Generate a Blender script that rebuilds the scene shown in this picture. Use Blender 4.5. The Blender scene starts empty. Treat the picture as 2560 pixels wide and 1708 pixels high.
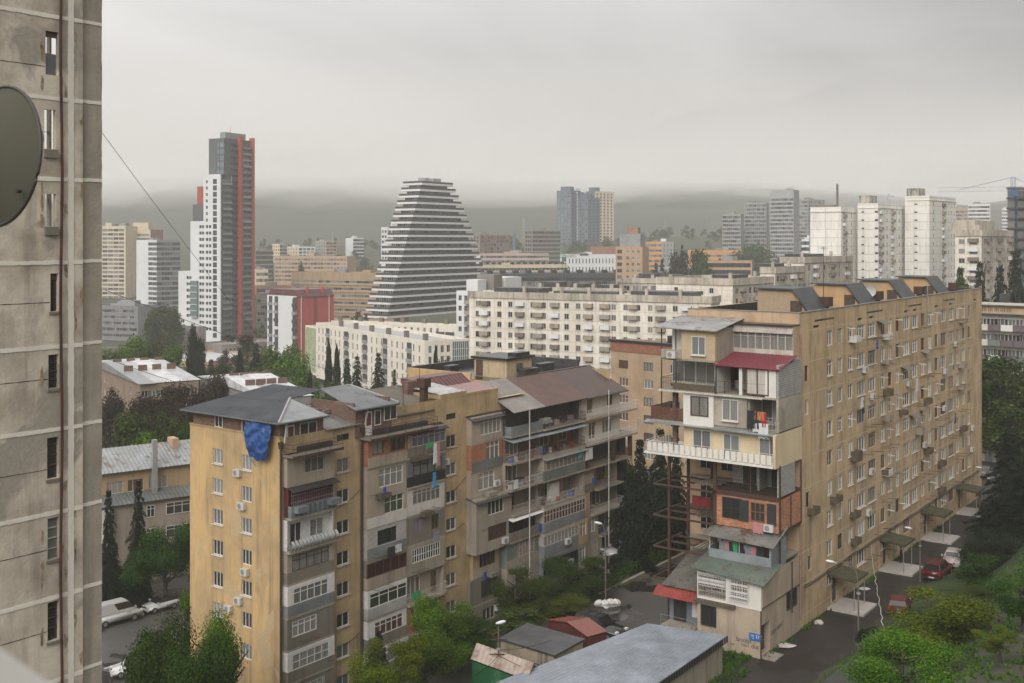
import bpy, bmesh, math, random
from mathutils import Vector, Matrix
R = math.radians
rnd = random.Random(7)
scene = bpy.context.scene
COL = scene.collection
# ------------------------------------------------------------------ camera
FPX, UC, VH = 2780.0, 1280.0, 604.0     # focal length in photo pixels, centre column, horizon row (2560 px wide photo)
ZC = 34.2                                # eye height above the yard
cam_d = bpy.data.cameras.new('camera'); cam = bpy.data.objects.new('camera', cam_d); COL.objects.link(cam)
cam.location = (0, 0, ZC); cam.rotation_euler = (R(90), 0, 0)
cam_d.sensor_width = 36; cam_d.lens = FPX/2560*36
cam_d.shift_y = -(854-VH)/2560
cam_d.clip_end = 20000; cam_d.clip_start = .2
cam_d.dof.use_dof = True; cam_d.dof.focus_distance = 130; cam_d.dof.aperture_fstop = 4.0
scene.camera = cam
# ------------------------------------------------------------------ light
SUN_EL, SUN_AZ = 52, -60
w = bpy.data.worlds.new('World'); scene.world = w; w.use_nodes = True
nt = w.node_tree; nt.nodes.clear()
def wn(t, **k):
    n = nt.nodes.new(t)
    for a, b in k.items(): setattr(n, a, b)
    return n
out = wn('ShaderNodeOutputWorld'); bg = wn('ShaderNodeBackground'); bg2 = wn('ShaderNodeBackground'); add = wn('ShaderNodeAddShader')
sky = wn('ShaderNodeTexSky', sky_type='NISHITA', sun_disc=False, sun_elevation=R(SUN_EL), sun_rotation=R(-SUN_AZ), air_density=1.0, dust_density=6.0)
hs = wn('ShaderNodeHueSaturation'); hs.inputs['Saturation'].default_value = .15
nt.links.new(sky.outputs[0], hs.inputs['Color']); nt.links.new(hs.outputs[0], bg2.inputs[0]); bg2.inputs[1].default_value = .05
tc = wn('ShaderNodeTexCoord'); sep = wn('ShaderNodeSeparateXYZ'); nt.links.new(tc.outputs['Generated'], sep.inputs[0])
def wmath(op, a, b=None):
    n = wn('ShaderNodeMath', operation=op)
    for i, v in enumerate((a, b)):
        if v is None: continue
        if hasattr(v, 'is_output'): nt.links.new(v, n.inputs[i])
        else: n.inputs[i].default_value = v
    return n.outputs[0]
ramp = wn('ShaderNodeValToRGB'); nt.links.new(sep.outputs['Z'], ramp.inputs[0])
E = ramp.color_ramp.elements
E[0].position = 0; E[0].color = (.46, .435, .412, 1)
E[1].position = 1; E[1].color = (1.50, 1.47, 1.43, 1)
for p, c in ((.06, (.455, .425, .40, 1)), (.11, (.46, .432, .41, 1)), (.17, (.52, .50, .48, 1)), (.23, (.60, .585, .57, 1)), (.5, (1.1, 1.09, 1.07, 1))):
    e = E.new(p); e.color = c
# cloud banks: the overcast is thinner to the left of the view and heavier to the right
mp = wn('ShaderNodeMapping'); mp.inputs['Scale'].default_value = (1.5, 1.5, 5.0); mp.inputs['Rotation'].default_value = (0, R(22), 0)
nt.links.new(tc.outputs['Generated'], mp.inputs[0])
nz = wn('ShaderNodeTexNoise'); nz.inputs['Scale'].default_value = 1.2; nz.inputs['Distortion'].default_value = .6; nz.inputs['Detail'].default_value = 6; nz.inputs['Roughness'].default_value = .5
nt.links.new(mp.outputs[0], nz.inputs['Vector'])
g = wmath('MULTIPLY', sep.outputs['X'], -.7)
g = wmath('ADD', g, wmath('MULTIPLY', wmath('SUBTRACT', nz.outputs['Fac'], .5), 1.2))
g = wmath('MULTIPLY', g, wmath('MINIMUM', wmath('MAXIMUM', wmath('MULTIPLY', sep.outputs['Z'], 8.0), 0.15), 1.0))
g = wmath('ADD', g, 1.0)
mul = wn('ShaderNodeVectorMath', operation='SCALE'); nt.links.new(ramp.outputs[0], mul.inputs[0]); nt.links.new(g, mul.inputs['Scale'])
nt.links.new(mul.outputs[0], bg.inputs[0]); bg.inputs[1].default_value = .92
nt.links.new(bg.outputs[0], add.inputs[0]); nt.links.new(bg2.outputs[0], add.inputs[1]); nt.links.new(add.outputs[0], out.inputs[0])
sl = bpy.data.lights.new('sun', 'SUN'); so = bpy.data.objects.new('sun', sl); COL.objects.link(so)
sl.energy = 1.1; sl.angle = R(30); sl.color = (1, .95, .88)
_az = R(SUN_AZ)      # azimuth from +Y towards +X
_dir = Vector((math.sin(_az)*math.cos(R(SUN_EL)), math.cos(_az)*math.cos(R(SUN_EL)), math.sin(R(SUN_EL))))
SUNV = Vector((-.22, -.78, .58)).normalized()
so.rotation_euler = SUNV.to_track_quat('Z', 'Y').to_euler()
sky.sun_elevation = math.asin(SUNV.z); sky.sun_rotation = math.atan2(SUNV.x, SUNV.y)
scene.view_settings.view_transform = 'Standard'; scene.view_settings.look = 'None'; scene.view_settings.exposure = 0; scene.view_settings.gamma = 1
scene.cycles.max_bounces = 5; scene.cycles.diffuse_bounces = 3; scene.cycles.glossy_bounces = 2; scene.cycles.transmission_bounces = 2
scene.cycles.transparent_max_bounces = 6; scene.cycles.volume_bounces = 4; scene.cycles.use_denoising = True
scene.cycles.caustics_reflective = False; scene.cycles.caustics_refractive = False; scene.cycles.sample_clamp_indirect = 6
# ------------------------------------------------------------------ helpers
def px(u, v, D):
    return Vector(((u-UC)/FPX*D, D, ZC-(v-VH)/FPX*D))
def zat(v, D): return ZC-(v-VH)/FPX*D
class MB:
    """collects shapes and builds ONE mesh object"""
    def __init__(s): s.v = []; s.f = []; s.m = []; s.uv = None
    def face(s, pts, m=0):
        i = len(s.v); s.v += [tuple(p) for p in pts]; s.f.append(tuple(range(i, i+len(pts)))); s.m.append(m)
    def box(s, x0, x1, y0, y1, z0, z1, m=0, M=None):
        if x0 > x1: x0, x1 = x1, x0
        if y0 > y1: y0, y1 = y1, y0
        if z0 > z1: z0, z1 = z1, z0
        P = [(x0,y0,z0),(x1,y0,z0),(x1,y1,z0),(x0,y1,z0),(x0,y0,z1),(x1,y0,z1),(x1,y1,z1),(x0,y1,z1)]
        if M is not None: P = [tuple(M @ Vector(p)) for p in P]
        i = len(s.v); s.v += P
        for q in ((3,2,1,0),(4,5,6,7),(0,1,5,4),(1,2,6,5),(2,3,7,6),(3,0,4,7)):
            s.f.append(tuple(i+k for k in q)); s.m.append(m)
    def prism(s, poly, axis, c0, c1, m=0):
        """polygon in the plane across `axis` ('x','y','z'), pushed from c0 to c1"""
        def P(a, b, c):
            return {'x': (c, a, b), 'y': (a, c, b), 'z': (a, b, c)}[axis]
        n = len(poly); i = len(s.v)
        s.v += [P(a, b, c0) for a, b in poly]+[P(a, b, c1) for a, b in poly]
        s.f.append(tuple(i+k for k in range(n))); s.m.append(m)
        s.f.append(tuple(i+n+k for k in reversed(range(n)))); s.m.append(m)
        for k in range(n):
            k2 = (k+1) % n
            s.f.append((i+k, i+n+k, i+n+k2, i+k2)); s.m.append(m)
    def tube(s, pts, r, n=6, m=0, cap=True):
        pts = [Vector(p) for p in pts]
        rs = r if isinstance(r, (list, tuple)) else [r]*len(pts)
        i0 = len(s.v)
        for k, p in enumerate(pts):
            d = (pts[min(k+1, len(pts)-1)]-pts[max(k-1, 0)])
            d = d.normalized() if d.length > 1e-9 else Vector((0,0,1))
            a = d.cross(Vector((0,0,1)) if abs(d.z) < .95 else Vector((1,0,0))).normalized(); b = d.cross(a)
            for j in range(n):
                t = 2*math.pi*j/n
                s.v.append(tuple(p+(a*math.cos(t)+b*math.sin(t))*rs[k]))
        for k in range(len(pts)-1):
            for j in range(n):
                j2 = (j+1) % n
                s.f.append((i0+k*n+j, i0+k*n+j2, i0+(k+1)*n+j2, i0+(k+1)*n+j)); s.m.append(m)
        if cap:
            s.f.append(tuple(i0+j for j in reversed(range(n)))); s.m.append(m)
            e = i0+(len(pts)-1)*n
            s.f.append(tuple(e+j for j in range(n))); s.m.append(m)
    def ell(s, c, r, nu=10, nv=7, m=0, M=None, jit=0):
        i0 = len(s.v); c = Vector(c)
        for a in range(nv+1):
            ph = math.pi*a/nv
            for b in range(nu):
                th = 2*math.pi*b/nu
                k = 1+(rnd.uniform(-jit, jit) if jit else 0)
                p = Vector((r[0]*math.sin(ph)*math.cos(th)*k, r[1]*math.sin(ph)*math.sin(th)*k, r[2]*math.cos(ph)*k))
                if M is not None: p = M @ p
                s.v.append(tuple(c+p))
        for a in range(nv):
            for b in range(nu):
                b2 = (b+1) % nu
                s.f.append((i0+a*nu+b, i0+(a+1)*nu+b, i0+(a+1)*nu+b2, i0+a*nu+b2)); s.m.append(m)
    def corr(s, P00, P10, P01, P11, pitch=.2, amp=.03, m=0, thick=.03):
        """corrugated sheet: ridges run from side P00-P10 to side P01-P11"""
        P00, P10, P01, P11 = map(Vector, (P00, P10, P01, P11))
        n = max(2, int((P10-P00).length/pitch*2))
        nrm = (P10-P00).cross(P01-P00).normalized()
        if nrm.z < 0: nrm = -nrm
        i0 = len(s.v)
        for k in range(n+1):
            t = k/n; o = nrm*(amp if k % 2 else -amp)
            s.v.append(tuple(P00.lerp(P10, t)+o)); s.v.append(tuple(P01.lerp(P11, t)+o))
        for k in range(n):
            a = i0+2*k
            s.f.append((a, a+1, a+3, a+2)); s.m.append(m)
        q = [p-nrm*thick for p in (P00, P10, P11, P01)]
        s.face(q, m)
        top = (P00, P10, P11, P01)
        for k in range(4):
            s.face([top[k]-nrm*amp*.9, top[(k+1) % 4]-nrm*amp*.9, q[(k+1) % 4], q[k]], m)
    def mesh(s, name, mats, smooth=False):
        me = bpy.data.meshes.new(name); me.from_pydata(s.v, [], s.f)
        for mm in mats: me.materials.append(mm)
        if len(mats) > 1: me.polygons.foreach_set('material_index', s.m)
        if smooth: me.polygons.foreach_set('use_smooth', [True]*len(s.f))
        me.update(); return me
    def build(s, name, mats, parent=None, smooth=False, loc=None, rz=None):
        if not isinstance(mats, (list, tuple)): mats = [mats]
        return link(name, s.mesh(name, mats, smooth), parent, loc, rz)
def pieces(mb, name, mats, parent=None, limit=100):
    """every separate shape of mb as an object of its own; past `limit` the rest as one part of kind stuff"""
    up = list(range(len(mb.v)))
    def find(i):
        while up[i] != i: up[i] = up[up[i]]; i = up[i]
        return i
    for f in mb.f:
        r = find(f[0])
        for k in f[1:]: up[find(k)] = r
    gr = {}
    for f, m in zip(mb.f, mb.m): gr.setdefault(find(f[0]), []).append((f, m))
    def sub(fs):
        q = MB(); ix = {}
        for f, m in fs:
            for k in f:
                if k not in ix: ix[k] = len(q.v); q.v.append(mb.v[k])
            q.f.append(tuple(ix[k] for k in f)); q.m.append(m)
        return q
    L_ = list(gr.values()); out = [sub(fs).build(name, mats, parent) for fs in L_[:limit]]
    if L_[limit:]: out.append(kind(sub([x for fs in L_[limit:] for x in fs]).build(name, mats, parent), 'stuff'))
    return out
def link(name, me, parent=None, loc=None, rz=None):
    o = bpy.data.objects.new(name, me); COL.objects.link(o)
    if parent is not None: o.parent = parent
    if loc is not None: o.location = loc
    if rz is not None: o.rotation_euler = (0, 0, rz)
    return o
def tag(o, label, cat, group=None):
    o['label'] = label; o['category'] = cat
    if group: o['group'] = group
    return o
def thing(name, label, cat, loc=(0,0,0), rz=0, group=None):
    return tag(link(name, None, None, loc, rz), label, cat, group)
def kind(o, k): o['kind'] = k; return o
def copytree(o, parent=None):
    c = o.copy(); COL.objects.link(c)
    if parent is not None: c.parent = parent
    for ch in o.children: copytree(ch, c)
    return c
# ------------------------------------------------------------------ materials
class NT:
    def __init__(s, name):
        s.mat = bpy.data.materials.new(name); s.mat.use_nodes = True; s.t = s.mat.node_tree
        s.b = s.t.nodes['Principled BSDF']; s._tc = None
    def n(s, t, **k):
        x = s.t.nodes.new(t)
        for a, b in k.items(): setattr(x, a, b)
        return x
    def l(s, a, b): s.t.links.new(a, b)
    def tc(s, which='Object'):
        if s._tc is None: s._tc = s.n('ShaderNodeTexCoord')
        return s._tc.outputs[which]
    def mapv(s, sc, vec=None, loc=(0,0,0), rot=(0,0,0)):
        m = s.n('ShaderNodeMapping'); m.inputs['Scale'].default_value = sc; m.inputs['Location'].default_value = loc; m.inputs['Rotation'].default_value = rot
        s.l(vec or s.tc(), m.inputs[0]); return m.outputs[0]
    def noise(s, sc, vec=None, det=4, rough=.55, dist=0):
        x = s.n('ShaderNodeTexNoise'); x.inputs['Scale'].default_value = sc; x.inputs['Detail'].default_value = det
        x.inputs['Roughness'].default_value = rough; x.inputs['Distortion'].default_value = dist
        s.l(vec or s.tc(), x.inputs['Vector']); return x.outputs['Fac']
    def math(s, op, a, b=None, c=None):
        x = s.n('ShaderNodeMath', operation=op)
        for i, v in enumerate((a, b, c)):
            if v is None: continue
            if hasattr(v, 'is_output'): s.l(v, x.inputs[i])
            else: x.inputs[i].default_value = v
        return x.outputs[0]
    def rng(s, v, a, b, c=0, d=1):
        x = s.n('ShaderNodeMapRange'); s.l(v, x.inputs[0])
        for i, q in enumerate((a, b, c, d)): x.inputs[1+i].default_value = q
        return x.outputs[0]
    def mix(s, f, a, b):
        x = s.n('ShaderNodeMix', data_type='RGBA')
        for i, v in ((0, f), (6, a), (7, b)):
            if hasattr(v, 'is_output'): s.l(v, x.inputs[i])
            else: x.inputs[i].default_value = v if i == 0 else (*v[:3], 1)
        return x.outputs[2]
    def col(s, c): 
        if hasattr(c, 'is_output'): s.l(c, s.b.inputs['Base Color'])
        else: s.b.inputs['Base Color'].default_value = (*c[:3], 1)
    def rough(s, r):
        if hasattr(r, 'is_output'): s.l(r, s.b.inputs['Roughness'])
        else: s.b.inputs['Roughness'].default_value = r
    def bump(s, h, st=.3, d=.05):
        x = s.n('ShaderNodeBump'); x.inputs['Strength'].default_value = st; x.inputs['Distance'].default_value = d
        s.l(h, x.inputs['Height']); s.l(x.outputs[0], s.b.inputs['Normal'])
def sc_(c, k): return tuple(min(1, q*k) for q in c[:3])
MATS = {}
def plain(name, c, r=.6, metal=0, var=.25, nsc=3.0, spec=None):
    if name in MATS: return MATS[name]
    s = NT(name)
    f = s.noise(nsc, det=5)
    s.col(s.mix(s.rng(f, .3, .7), sc_(c, 1-var), sc_(c, 1+var*.6))); s.rough(r); s.b.inputs['Metallic'].default_value = metal
    if spec is not None: s.b.inputs['Specular IOR Level'].default_value = spec
    MATS[name] = s.mat; return s.mat
def plaster(name, c, dark=None, sc=.35, streak=.5, patch=None, seamz=None, seamx=None, seamc=None, bump=.25, grime=.5, seamo=(0, 0), seamw=.035):
    """wall: blotches, downward rain streaks, optional repaired patches and panel joints (object coordinates)"""
    if name in MATS: return MATS[name]
    s = NT(name); dark = dark or sc_(c, .55)
    big = s.noise(sc, det=6, rough=.6)
    col = s.mix(s.math('MULTIPLY', s.rng(big, .42, .72), grime), c, dark)
    fine = s.noise(6, det=6, rough=.7)
    col = s.mix(s.rng(fine, .35, .75, 0, .35), col, sc_(c, .72))
    st = s.noise(1.0, s.mapv((1.3, 1.3, .07)), det=5, rough=.65)
    col = s.mix(s.math('MULTIPLY', s.rng(st, .52, .75), streak), col, sc_(dark, .55))
    dm = s.noise(.5, s.mapv((1, 1, .22), loc=(2, 8, 4)), det=7, rough=.68, dist=.3)
    col = s.mix(s.math('MULTIPLY', s.rng(dm, .5, .66), min(.75, streak*.75)), col, (dark[0]*.72, dark[1]*.74, dark[2]*.82))
    if patch:
        pm = s.noise(.22, s.mapv((1, 1, .8), loc=(3.1, 1.7, 9)), det=5, rough=.62, dist=.4)
        col = s.mix(s.rng(pm, .56, .6), col, s.mix(s.rng(fine, .3, .7), patch, sc_(patch, .75)))
    if seamz or seamx:
        sep = s.n('ShaderNodeSeparateXYZ'); s.l(s.tc(), sep.inputs[0])
        wob = s.math('MULTIPLY', s.math('SUBTRACT', s.noise(1.1, det=4), .5), .10)
        msk = None
        def line(o, off, per):
            q = s.math('ADD', s.math('SUBTRACT', o, off), wob)
            fr = s.math('ABSOLUTE', s.math('SUBTRACT', s.math('FRACT', s.math('DIVIDE', q, per)), .5))
            return s.rng(fr, .5-seamw*2/per, .5-seamw/per)
        if seamz: msk = line(sep.outputs['Z'], seamo[1], seamz)
        if seamx:
            h = line(s.math('ADD', sep.outputs['X'], sep.outputs['Y']), seamo[0], seamx)
            msk = h if msk is None else s.math('MAXIMUM', msk, h)
        msk = s.math('MULTIPLY', msk, s.rng(s.noise(.9, det=3), .35, .5, .25, .9))
        col = s.mix(msk, col, seamc or sc_(c, 1.35))
    s.col(col); s.rough(.92); s.b.inputs['Specular IOR Level'].default_value = .25
    s.bump(fine, bump, .03); MATS[name] = s.mat; return s.mat
def brick(name, c, mortar, bw=.25, bh=.08, var=.3, mort=.012):
    if name in MATS: return MATS[name]
    s = NT(name)
    sep = s.n('ShaderNodeSeparateXYZ'); s.l(s.tc(), sep.inputs[0])
    cb = s.n('ShaderNodeCombineXYZ'); s.l(s.math('ADD', sep.outputs['X'], sep.outputs['Y']), cb.inputs[0]); s.l(sep.outputs['Z'], cb.inputs[1])
    b = s.n('ShaderNodeTexBrick'); s.l(cb.outputs[0], b.inputs['Vector'])
    b.inputs['Scale'].default_value = 1; b.inputs['Brick Width'].default_value = bw; b.inputs['Row Height'].default_value = bh; b.inputs['Mortar Size'].default_value = mort
    b.inputs['Color1'].default_value = (*sc_(c, 1-var), 1); b.inputs['Color2'].default_value = (*sc_(c, 1+var), 1); b.inputs['Mortar'].default_value = (*mortar, 1)
    f = s.noise(.9, det=5)
    s.col(s.mix(s.rng(f, .4, .75, 0, .6), b.outputs['Color'], sc_(c, .6))); s.rough(.95); s.b.inputs['Specular IOR Level'].default_value = .2
    s.bump(b.outputs['Fac'], -.4, .02); MATS[name] = s.mat; return s.mat
def metalroof(name, c, r=.38, rust=None, wet=.3, metal=.0):
    if name in MATS: return MATS[name]
    s = NT(name)
    f = s.noise(.45, det=6, rough=.65); g = s.noise(3, det=5)
    col = s.mix(s.rng(f, .35, .7), sc_(c, .72), sc_(c, 1.2))
    col = s.mix(s.rng(g, .45, .8, 0, .5), col, sc_(c, .6))
    if rust: col = s.mix(s.rng(s.noise(.8, s.mapv((1, 1, 1), loc=(5, 2, 1)), det=7, rough=.7), .54, .62), col, rust)
    s.col(col); s.rough(s.rng(f, .3, .7, r-.12, r+.15)); s.b.inputs['Metallic'].default_value = metal
    MATS[name] = s.mat; return s.mat
def glassmat(name, c, r=.12, fold=0, spec=.7):
    if name in MATS: return MATS[name]
    s = NT(name)
    oi = s.n('ShaderNodeObjectInfo')
    k = s.rng(oi.outputs['Random'], 0, 1, .6, 1.35)
    col = s.n('ShaderNodeVectorMath', operation='SCALE'); col.inputs[0].default_value = c; s.l(k, col.inputs['Scale'])
    o = col.outputs[0]
    if fold:
        wv = s.noise(14, s.mapv((1, 1, .02)), det=2)
        o = s.mix(s.rng(wv, .35, .65, 0, fold), o, sc_(c, .35))
    s.col(o); s.rough(r); s.b.inputs['Specular IOR Level'].default_value = spec
    MATS[name] = s.mat; return s.mat
G_DARK = glassmat('glass_dark', (.03, .031, .03))
G_GREY = glassmat('glass_grey', (.13, .135, .135))  # lighter base colour stands in for sky reflected in the panes
G_CURT = glassmat('glass_curtain', (.45, .42, .37), .25, .6, .5)
G_CURT2 = glassmat('glass_curtain_grey', (.25, .245, .225), .22, .6, .5)
G_GREEN = glassmat('glass_curtain_green', (.055, .075, .045), .22, .5, .5)
G_RED = glassmat('glass_curtain_red', (.16, .018, .018), .25, .5, .5)
G_BLUE = glassmat('glass_curtain_blue', (.2, .21, .3), .25, .6, .5)
G_BROWN = glassmat('glass_curtain_brown', (.15, .085, .06), .25, .6, .5)
G_TEAL = glassmat('glass_teal', (.16, .23, .23), .15)
F_WHITE = plain('frame_white', (.58, .56, .53), .5, var=.15)
F_OLD = plain('frame_old', (.42, .38, .33), .7, var=.35, nsc=6)
F_BROWN = plain('frame_brown', (.085, .045, .03), .6)
F_WOOD = plain('frame_wood', (.2, .085, .03), .6)
F_BLACK = plain('frame_black', (.025, .025, .025), .5)
F_GREY = plain('frame_grey', (.22, .22, .22), .5)
CONC = plaster('concrete', (.33, .285, .225), streak=.6)
CONC_D = plaster('concrete_dark', (.2, .175, .14), streak=.5)
TAR = plain('tar', (.022, .022, .023), .32, var=.5, nsc=1.2)
TAR_G = plain('tar_grey', (.05, .05, .05), .4, var=.5, nsc=.8)
RUST = plain('rust', (.06, .028, .018), .8, var=.4, nsc=5)
STEEL = plain('steel', (.3, .3, .3), .45, .3)
PIPE_W = plain('pipe_white', (.5, .48, .45), .5)
ROOM = plain('room_shade', (.05, .045, .04), .9)  # near black stands in for shade inside vents, doorways and open bays
ZINC = metalroof('zinc', (.28, .28, .28), .4)
# ------------------------------------------------------------------ building kit
class Bld:
    """a building: an Empty at its base corner; local x runs along facade F (which looks to -y), facade E is the plane x=0 (looks to -x)"""
    def __init__(s, name, label, cat, loc, ang, group=None):
        s.loc = Vector(loc); s.ang = ang; s.root = thing(name, label, cat, loc, ang, group)
        s.d = Vector((math.cos(ang), math.sin(ang), 0)); s.n = Vector((-math.sin(ang), math.cos(ang), 0))
        s.M = Matrix.Translation(s.loc) @ Matrix.Rotation(ang, 4, 'Z')
    def fx(s, u, yoff=0):
        """local x where photo column u meets the plane y=yoff"""
        k = (u-UC)/FPX; o = s.loc+s.n*yoff
        return -(o.x-k*o.y)/(s.d.x-k*s.d.y)
    def ey(s, u, xoff=0):
        k = (u-UC)/FPX; o = s.loc+s.d*xoff
        return -(o.x-k*o.y)/(s.n.x-k*s.n.y)
    def D(s, x, y): return s.loc.y+s.d.y*x+s.n.y*y
    def zf(s, v, x, y=0): return zat(v, s.D(x, y))-s.loc.z
    def P(s, x, y, z): return s.M @ Vector((x, y, z))
    def part(s, name, mb, mats, parent=None, smooth=False):
        return mb.build(name, mats, parent or s.root, smooth)
def facept(face, c, a, dep, z):
    return (a, c+dep, z) if face == 'F' else ((c+dep, a, z) if face == 'E' else ((a, c-dep, z) if face == 'B' else (c-dep, a, z)))
def wall(mb, face, c, a0, a1, z0, z1, holes=(), dep=.16, m=0, mr=None):
    """a wall face with real window openings; holes = (a0, a1, z0, z1)"""
    mr = m if mr is None else mr
    hs = [(max(a0, h[0]), min(a1, h[1]), max(z0, h[2]), min(z1, h[3])) for h in holes if h[1] > a0 and h[0] < a1 and h[3] > z0 and h[2] < z1]
    xs = sorted({round(q, 3) for h in hs for q in h[:2]}|{a0, a1}); zs = sorted({round(q, 3) for h in hs for q in h[2:]}|{z0, z1})
    for j in range(len(zs)-1):
        zc = (zs[j]+zs[j+1])/2; run = None
        act = [h for h in hs if h[2] < zc < h[3]]
        for i in range(len(xs)-1):
            xc = (xs[i]+xs[i+1])/2
            hole = any(h[0] < xc < h[1] for h in act)
            if not hole and run is None: run = xs[i]
            if run is not None and (hole or i == len(xs)-2):
                e = xs[i] if hole else xs[i+1]
                if e > run: mb.face([facept(face, c, run, 0, zs[j]), facept(face, c, e, 0, zs[j]), facept(face, c, e, 0, zs[j+1]), facept(face, c, run, 0, zs[j+1])], m)
                run = None
    for h in hs:
        q = [(h[0], h[2]), (h[1], h[2]), (h[1], h[3]), (h[0], h[3])]
        for k in range(4):
            (p0, r0), (p1, r1) = q[k], q[(k+1) % 4]
            mb.face([facept(face, c, p0, 0, r0), facept(face, c, p1, 0, r1), facept(face, c, p1, dep, r1), facept(face, c, p0, dep, r0)], mr)
# window shapes: origin at the opening's centre on the wall plane, looking to -y
WC = {}
def frame_geo(mb, w, h, n, tr, fw, y, m=0, bars=0):
    a, b = w/2, h/2
    mb.box(-a, a, y, y+.06, -b, -b+fw, m); mb.box(-a, a, y, y+.06, b-fw, b, m)
    mb.box(-a, -a+fw, y, y+.06, -b+fw, b-fw, m); mb.box(a-fw, a, y, y+.06, -b+fw, b-fw, m)
    top = b-fw
    if tr:
        zt = b-h*tr; mb.box(-a+fw, a-fw, y+.004, y+.06, zt-fw*.4, zt+fw*.4, m)
    for k in range(1, n):
        x = -a+w*k/n; mb.box(x-fw*.45, x+fw*.45, y-.003, y+.058, -b+fw, b-fw, m)
    if bars:
        nb = int(w/.13)
        for k in range(nb+1):
            x = -a+w*k/nb; mb.box(x-.012, x+.012, -.06, -.03, -b, b, m)
        for k in range(4):
            z = -b+h*k/3; mb.box(-a, a, -.075, -.062, z-.012, z+.012, m)
def wmesh(kindn, w, h, n, tr, fw, dep, gl, fr, bars=0):
    key = (kindn, round(w, 2), round(h, 2), n, tr, fw, dep, gl.name, fr.name, bars)
    if key not in WC:
        mb = MB()
        if kindn == 'pane':
            y = dep-.02; mb.face([(-w/2, y, -h/2), (w/2, y, -h/2), (w/2, y, h/2), (-w/2, y, h/2)]); WC[key] = mb.mesh('pane', [gl])
        elif kindn == 'frame':
            frame_geo(mb, w, h, n, tr, fw, dep-.07, 0, bars); WC[key] = mb.mesh('frame', [fr])
        elif kindn == 'sill':
            mb.box(-w/2-.08, w/2+.08, -.12, dep-.08, -h/2-.07, -h/2-.003); WC[key] = mb.mesh('sill', [fr])
        elif kindn == 'both':
            y = dep-.02; mb.face([(-w/2, y, -h/2), (w/2, y, -h/2), (w/2, y, h/2), (-w/2, y, h/2)], 0); frame_geo(mb, w, h, n, tr, fw, dep-.07, 1, bars)
            WC[key] = mb.mesh('window', [gl, fr])
    return WC[key]
FROT = {'F': 0, 'E': -math.pi/2, 'B': math.pi, 'R': math.pi/2}
def window(parent, face, c, a, z, w, h, n=2, tr=0, gl=G_DARK, fr=F_WHITE, sill=None, fw=.07, dep=.16, bars=0, deep=True, name='window', pshape=0):
    """window > frame, sill (deep) or one small mesh (far away)"""
    p = facept(face, c, a, 0, z); w = max(.2, round(w*20)/20); h = round(h*20)/20
    if deep:
        o = link(name, wmesh('pane', w, h, 0, 0, 0, dep, gl, gl), parent, p, FROT[face])
        link('frame', wmesh('frame', w, h, n, tr, fw, dep, fr, fr, bars), o)
        if sill: link('sill', wmesh('sill', w, h, 0, 0, 0, dep, sill, sill), o)
    else:
        o = link(name, wmesh('both', w, h, n, tr, fw, dep, gl, fr, bars), parent, p, FROT[face])
    return o
def many_windows(b, specs, most=100, name='window'):
    """the nearest `most` as parts of their own, the rest as ONE part of kind stuff; spec = dict(face,c,a,z,w,h,...)"""
    def dist(q):
        x, y, z = facept(q['face'], q['c'], q['a'], 0, q['z']); return (b.P(x, y, z)-Vector((0, 0, ZC))).length
    specs = sorted(specs, key=dist)
    for q in specs[:most]: window(b.root, name=name, **q)
    rest = specs[most:]
    if rest:
        gs = []; mb = MB()
        for q in rest:
            q = dict(q); g = q.get('gl', G_DARK); f = q.get('fr', F_WHITE)
            for mm in (g, f):
                if mm not in gs: gs.append(mm)
            t = MB(); w_, h_ = q['w'], q['h']; dep = q.get('dep', .16); y = dep-.02
            t.face([(-w_/2, y, -h_/2), (w_/2, y, -h_/2), (w_/2, y, h_/2), (-w_/2, y, h_/2)], gs.index(g))
            frame_geo(t, w_, h_, q.get('n', 2), q.get('tr', 0), q.get('fw', .07), dep-.07, gs.index(f), 0)
            if q.get('sill'):
                if q['sill'] not in gs: gs.append(q['sill'])
                t.box(-w_/2-.08, w_/2+.08, -.12, dep-.08, -h_/2-.07, -h_/2-.003, gs.index(q['sill']))
            Mx = Matrix.Translation(facept(q['face'], q['c'], q['a'], 0, q['z'])) @ Matrix.Rotation(FROT[q['face']], 4, 'Z')
            i0 = len(mb.v); mb.v += [tuple(Mx @ Vector(p)) for p in t.v]
            mb.f += [tuple(i0+k for k in f_) for f_ in t.f]; mb.m += t.m
        kind(mb.build(name, gs, b.root), 'stuff')
def rail_geo(mb, pts, h=1.0, step=.13, r=.012, m=0, posts=True):
    """balcony railing along a list of (x, y, z) floor points"""
    for (p, q) in zip(pts[:-1], pts[1:]):
        p, q = Vector(p), Vector(q); L = (q-p).length; d = (q-p)/max(L, 1e-6); up = Vector((0, 0, h))
        for k in (0.08, .52, 1):
            mb.tube([p+up*k, q+up*k], .018 if k == 1 else r, 4, m, False)
        n = max(1, int(L/step)) if step else 0
        for k in range(n+1):
            a = p+d*(L*k/max(n, 1)); mb.tube([a+up*.06, a+up], r, 4, m, False)
        for a in (p, q): mb.tube([a, a+up], .022, 4, m, False)
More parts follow.
